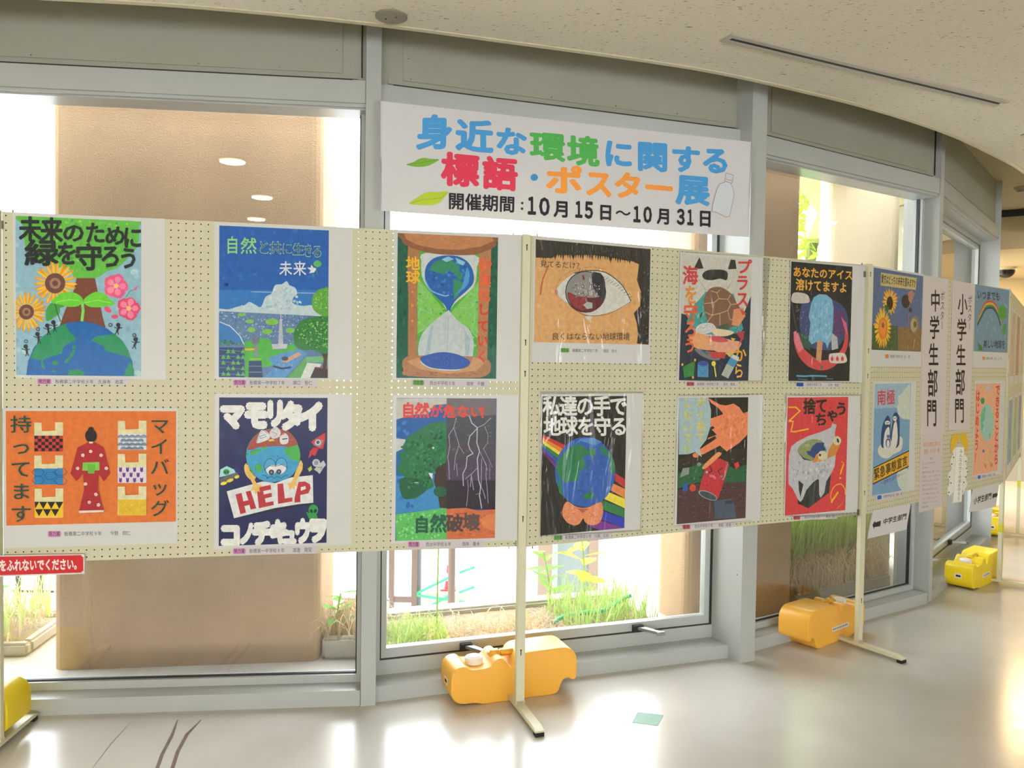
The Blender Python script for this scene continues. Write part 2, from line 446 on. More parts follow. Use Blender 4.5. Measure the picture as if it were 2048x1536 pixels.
for k in range(4):
    a, b = J[2 * k], J[2 * k + 1]
    o = empty('pegboard', (a[0], a[1], Z0), ang(a, b))
    sc = math.hypot(b[0] - a[0], b[1] - a[1]) / 1.8
    pn = bpy.data.objects.new('perforated_panel', PEG); COL.objects.link(pn); pn.parent = o; pn.scale = (sc, 1, 1)
    if edge_me is None:
        e = edge_mb.build('edge_frame', M_cream, o); edge_me = e.data
    else:
        e = bpy.data.objects.new('edge_frame', edge_me); COL.objects.link(e); e.parent = o
    e.scale = (sc, 1, 1)
    for x in (.03, 1.77):
        for z in (1.2, 0): MB().box(x - .002, x + .002, .008, .012, z - .012 if z == 0 else z, z if z == 0 else z + .010).build('hook', M_hook, o)
    tag(o, labels_b[k], 'pegboard', 'pegboards of the display')
    boards.append(o)

def make_stand(loc, A, label):
    r = empty('display_stand', (loc[0], loc[1], 0), A)
    MB().box(-.0175, .0175, -.012, .012, .028, 1.85).build('post', M_post, r, bevel=(.002, 2))
    MB().box(-.019, .019, -.012, .012, .018, .04).build('post_base', M_post, r)
    ft = MB()
    n = len(ft.v)
    ft.v += [(-.02, -.235, .014), (.02, -.235, .014), (.02, .235, .014), (-.02, .235, .014), (-.02, -.235, .02), (.02, -.235, .02), (.02, -.2, .029), (-.02, -.2, .029), (.02, .2, .029), (-.02, .2, .029), (.02, .235, .02), (-.02, .235, .02)]
    ft.f += [(0, 3, 2, 1), (0, 1, 5, 4), (4, 5, 6, 7), (7, 6, 8, 9), (9, 8, 10, 11), (2, 3, 11, 10), (1, 2, 10, 8, 6, 5), (3, 0, 4, 7, 9, 11)]
    ft.build('foot_bar', M_post, r, bevel=(.003, 2))
    for y in (-.222, .222): MB().box(-.017, .017, y - .013, y + .013, 0, .014).build('rubber_pad', M_rubber, r)
    for z in (1.80, 1.436, 1.316, .754, .232):
        MB().cyl((0, -.0124, z + .008), .0035, .0006, 'y', 10).box(-.0018, .0018, -.0124, -.0118, z - .012, z + .008).build('keyhole_slot', M_dark, r)
    for z in (1.80, .66):
        for x in (-.024, .024): MB().box(x - .002, x + .002, -.002, .008, z - .014, z + .014).build('hook', M_hook, r)
    tag(r, label, 'stand', 'T-foot stands between the pegboards')
    return r
make_stand((-1.757, 2.720), math.radians(4), 'cream T-foot stand cut by the left photo edge')
make_stand((.046, 3.090), math.radians(18.3), 'cream T-foot stand between the first and second pegboards')
make_stand((1.694, 3.836), math.radians(32.5), 'cream T-foot stand between the second and third pegboards')
s3 = make_stand((3.094, 5.014), math.radians(47.5), 'cream T-foot stand at the right end of the third pegboard')
s4 = make_stand((4.115, 6.45), math.radians(58), 'farthest cream T-foot stand, at the right photo border')
for s_, z in ((s3, .33), (s4, .40)):
    MB().box(-.0181, .0181, -.0126, .0126, z, z + .055).build('yellow_tape_band', mat('yellow_green_tape', 'd2cc3c', 0.5) if 'yellow_green_tape' not in bpy.data.materials else bpy.data.materials['yellow_green_tape'], s_)

# ------------------------------------------------------------------ water weights
PROF = [(0, .04), (.03, .01), (.095, .01), (.12, 0), (.425, 0), (.437, .04), (.45, .058), (.468, .062), (.478, .05), (.495, .048), (.503, .06), (.503, .15), (.465, .182), (.262, .178), (.236, .128), (.222, .128), (.205, .168), (.172, .166), (.152, .135), (.07, .135), (.058, .152), (.02, .150), (0, .125)]
def chaikin(P):
    o = []
    for i in range(len(P)):
        a_, b_ = P[i], P[(i + 1) % len(P)]; k_ = .25 if math.dist(a_, b_) < .06 else .014 / math.dist(a_, b_)
        o += [(a_[0] + (b_[0] - a_[0]) * k_, a_[1] + (b_[1] - a_[1]) * k_), (b_[0] - (b_[0] - a_[0]) * k_, b_[1] - (b_[1] - a_[1]) * k_)]
    return o
PROF_S = chaikin(chaikin(PROF))
def make_weight(loc, A, m, label, flip=False, sticker=None):
    r = empty('water_weight', (loc[0], loc[1], 0), A)
    W = .16; sx = -1 if flip else 1
    def X(x): return (x - .25) * sx
    pts = [(X(x), max(z, 0)) for x, z in PROF_S]
    n = len(pts); v = [(x, -W / 2, z) for x, z in pts] + [(x, W / 2, z) for x, z in pts]
    f = [tuple(range(n)), tuple(range(2 * n - 1, n - 1, -1))] + [(i, n + i, n + (i + 1) % n, (i + 1) % n) for i in range(n)]
    o = mesh_obj('tank', v, f, m, r)
    bm = bmesh.new(); bm.from_mesh(o.data); bmesh.ops.recalc_face_normals(bm, faces=bm.faces)
    rim = [e for e in bm.edges if abs(e.verts[0].co.y - e.verts[1].co.y) < 1e-6]
    bmesh.ops.bevel(bm, geom=rim, offset=.026, segments=5, affect='EDGES', clamp_overlap=True, profile=.5)
    bmesh.ops.recalc_face_normals(bm, faces=bm.faces)
    bm.to_mesh(o.data); bm.free()
    o.data.polygons.foreach_set('use_smooth', [True] * len(o.data.polygons))
    md = o.modifiers.new('soft', 'BEVEL'); md.width = .006; md.segments = 2; md.limit_method = 'ANGLE'; md.angle_limit = math.radians(25); md.harden_normals = True
    h = MB(); h.box(min(X(.165), X(.212)), max(X(.165), X(.212)), -.022, .022, .15, .176)
    h.box(min(X(.205), X(.27)), max(X(.205), X(.27)), -.018, .018, .152, .174)
    h.build('handle', m, r, bevel=(.007, 3), smooth=True)
    c = MB().cyl((X(.108), 0, .13), .033, .030, 'z', 28).cyl((X(.108), 0, .158), .029, .006, 'z', 28, .024)
    cp = c.build('screw_cap', M_cap, r, bevel=(.0015, 1)); cp['label'] = 'off-white screw cap'
    rb = MB()
    for k in range(28):
        a = 2 * math.pi * k / 28; rb.box(X(.108) + .0335 * math.cos(a) - .001, X(.108) + .0335 * math.cos(a) + .001, .0335 * math.sin(a) - .001, .0335 * math.sin(a) + .001, .135, .158)
    rb.build('cap_ribs', M_cap, r)
    lb = MB().box(X(0) - (.0008 if not flip else 0), X(0) + (.0008 if flip else 0), -.022, .018, .066, .092); lo = lb.build('end_label', M_label, r)
    mk = MB().box(X(0) - (.0013 if not flip else -.0008), X(0) + (.0013 if flip else -.0008), -.016, .012, .073, .085); mk.build('label_print', M_dark, r)
    if sticker:
        y = -W / 2 - .0008
        x0, x1, z = sticker
        mesh_obj('side_sticker', [(x0, y, z), (x1, y, z), (x1, y, z + .022), (x0, y, z + .022), (x0, y + .003, z), (x1, y + .003, z), (x1, y + .003, z + .022), (x0, y + .003, z + .022)], [(0, 1, 2, 3), (4, 7, 6, 5), (0, 4, 5, 1), (1, 5, 6, 2), (2, 6, 7, 3), (3, 7, 4, 0)], M_label, r)
        tb = MB()
        for q in range(9): tb.box(x0 + .008 + q * (x1 - x0 - .016) / 9, x0 + .008 + (q + .65) * (x1 - x0 - .016) / 9, y - .0004, y + .0002, z + .007, z + .015)
        tb.build('sticker_print', mat('grey_print', '8a8080', 0.7) if 'grey_print' not in bpy.data.materials else bpy.data.materials['grey_print'], r)
    r.scale = (1.07, 1.0, 1.05)
    tag(r, label, 'water weight', 'plastic water weights holding down the stands')
    return r
a1 = math.radians(20)
make_weight((.004, 3.255), a1, M_orange, 'orange water weight with white cap, behind the stand between first and second pegboards')
make_weight((1.575, 4.005 - .03), math.radians(39), M_orange, 'orange water weight behind the stand between second and third pegboards', flip=True, sticker=(-.05, .10, .055))
make_weight((2.955, 5.05), math.radians(41), M_yellow, 'yellow water weight with its capped end forward, by the third pegboard', sticker=(-.09, .03, .055))
make_weight((4.0, 6.62), math.radians(60), M_yellow, 'small far yellow water weight at the right border')
make_weight((-2.01, 2.80), math.radians(4), M_yellow, 'yellow water weight peeping out at the left photo edge')

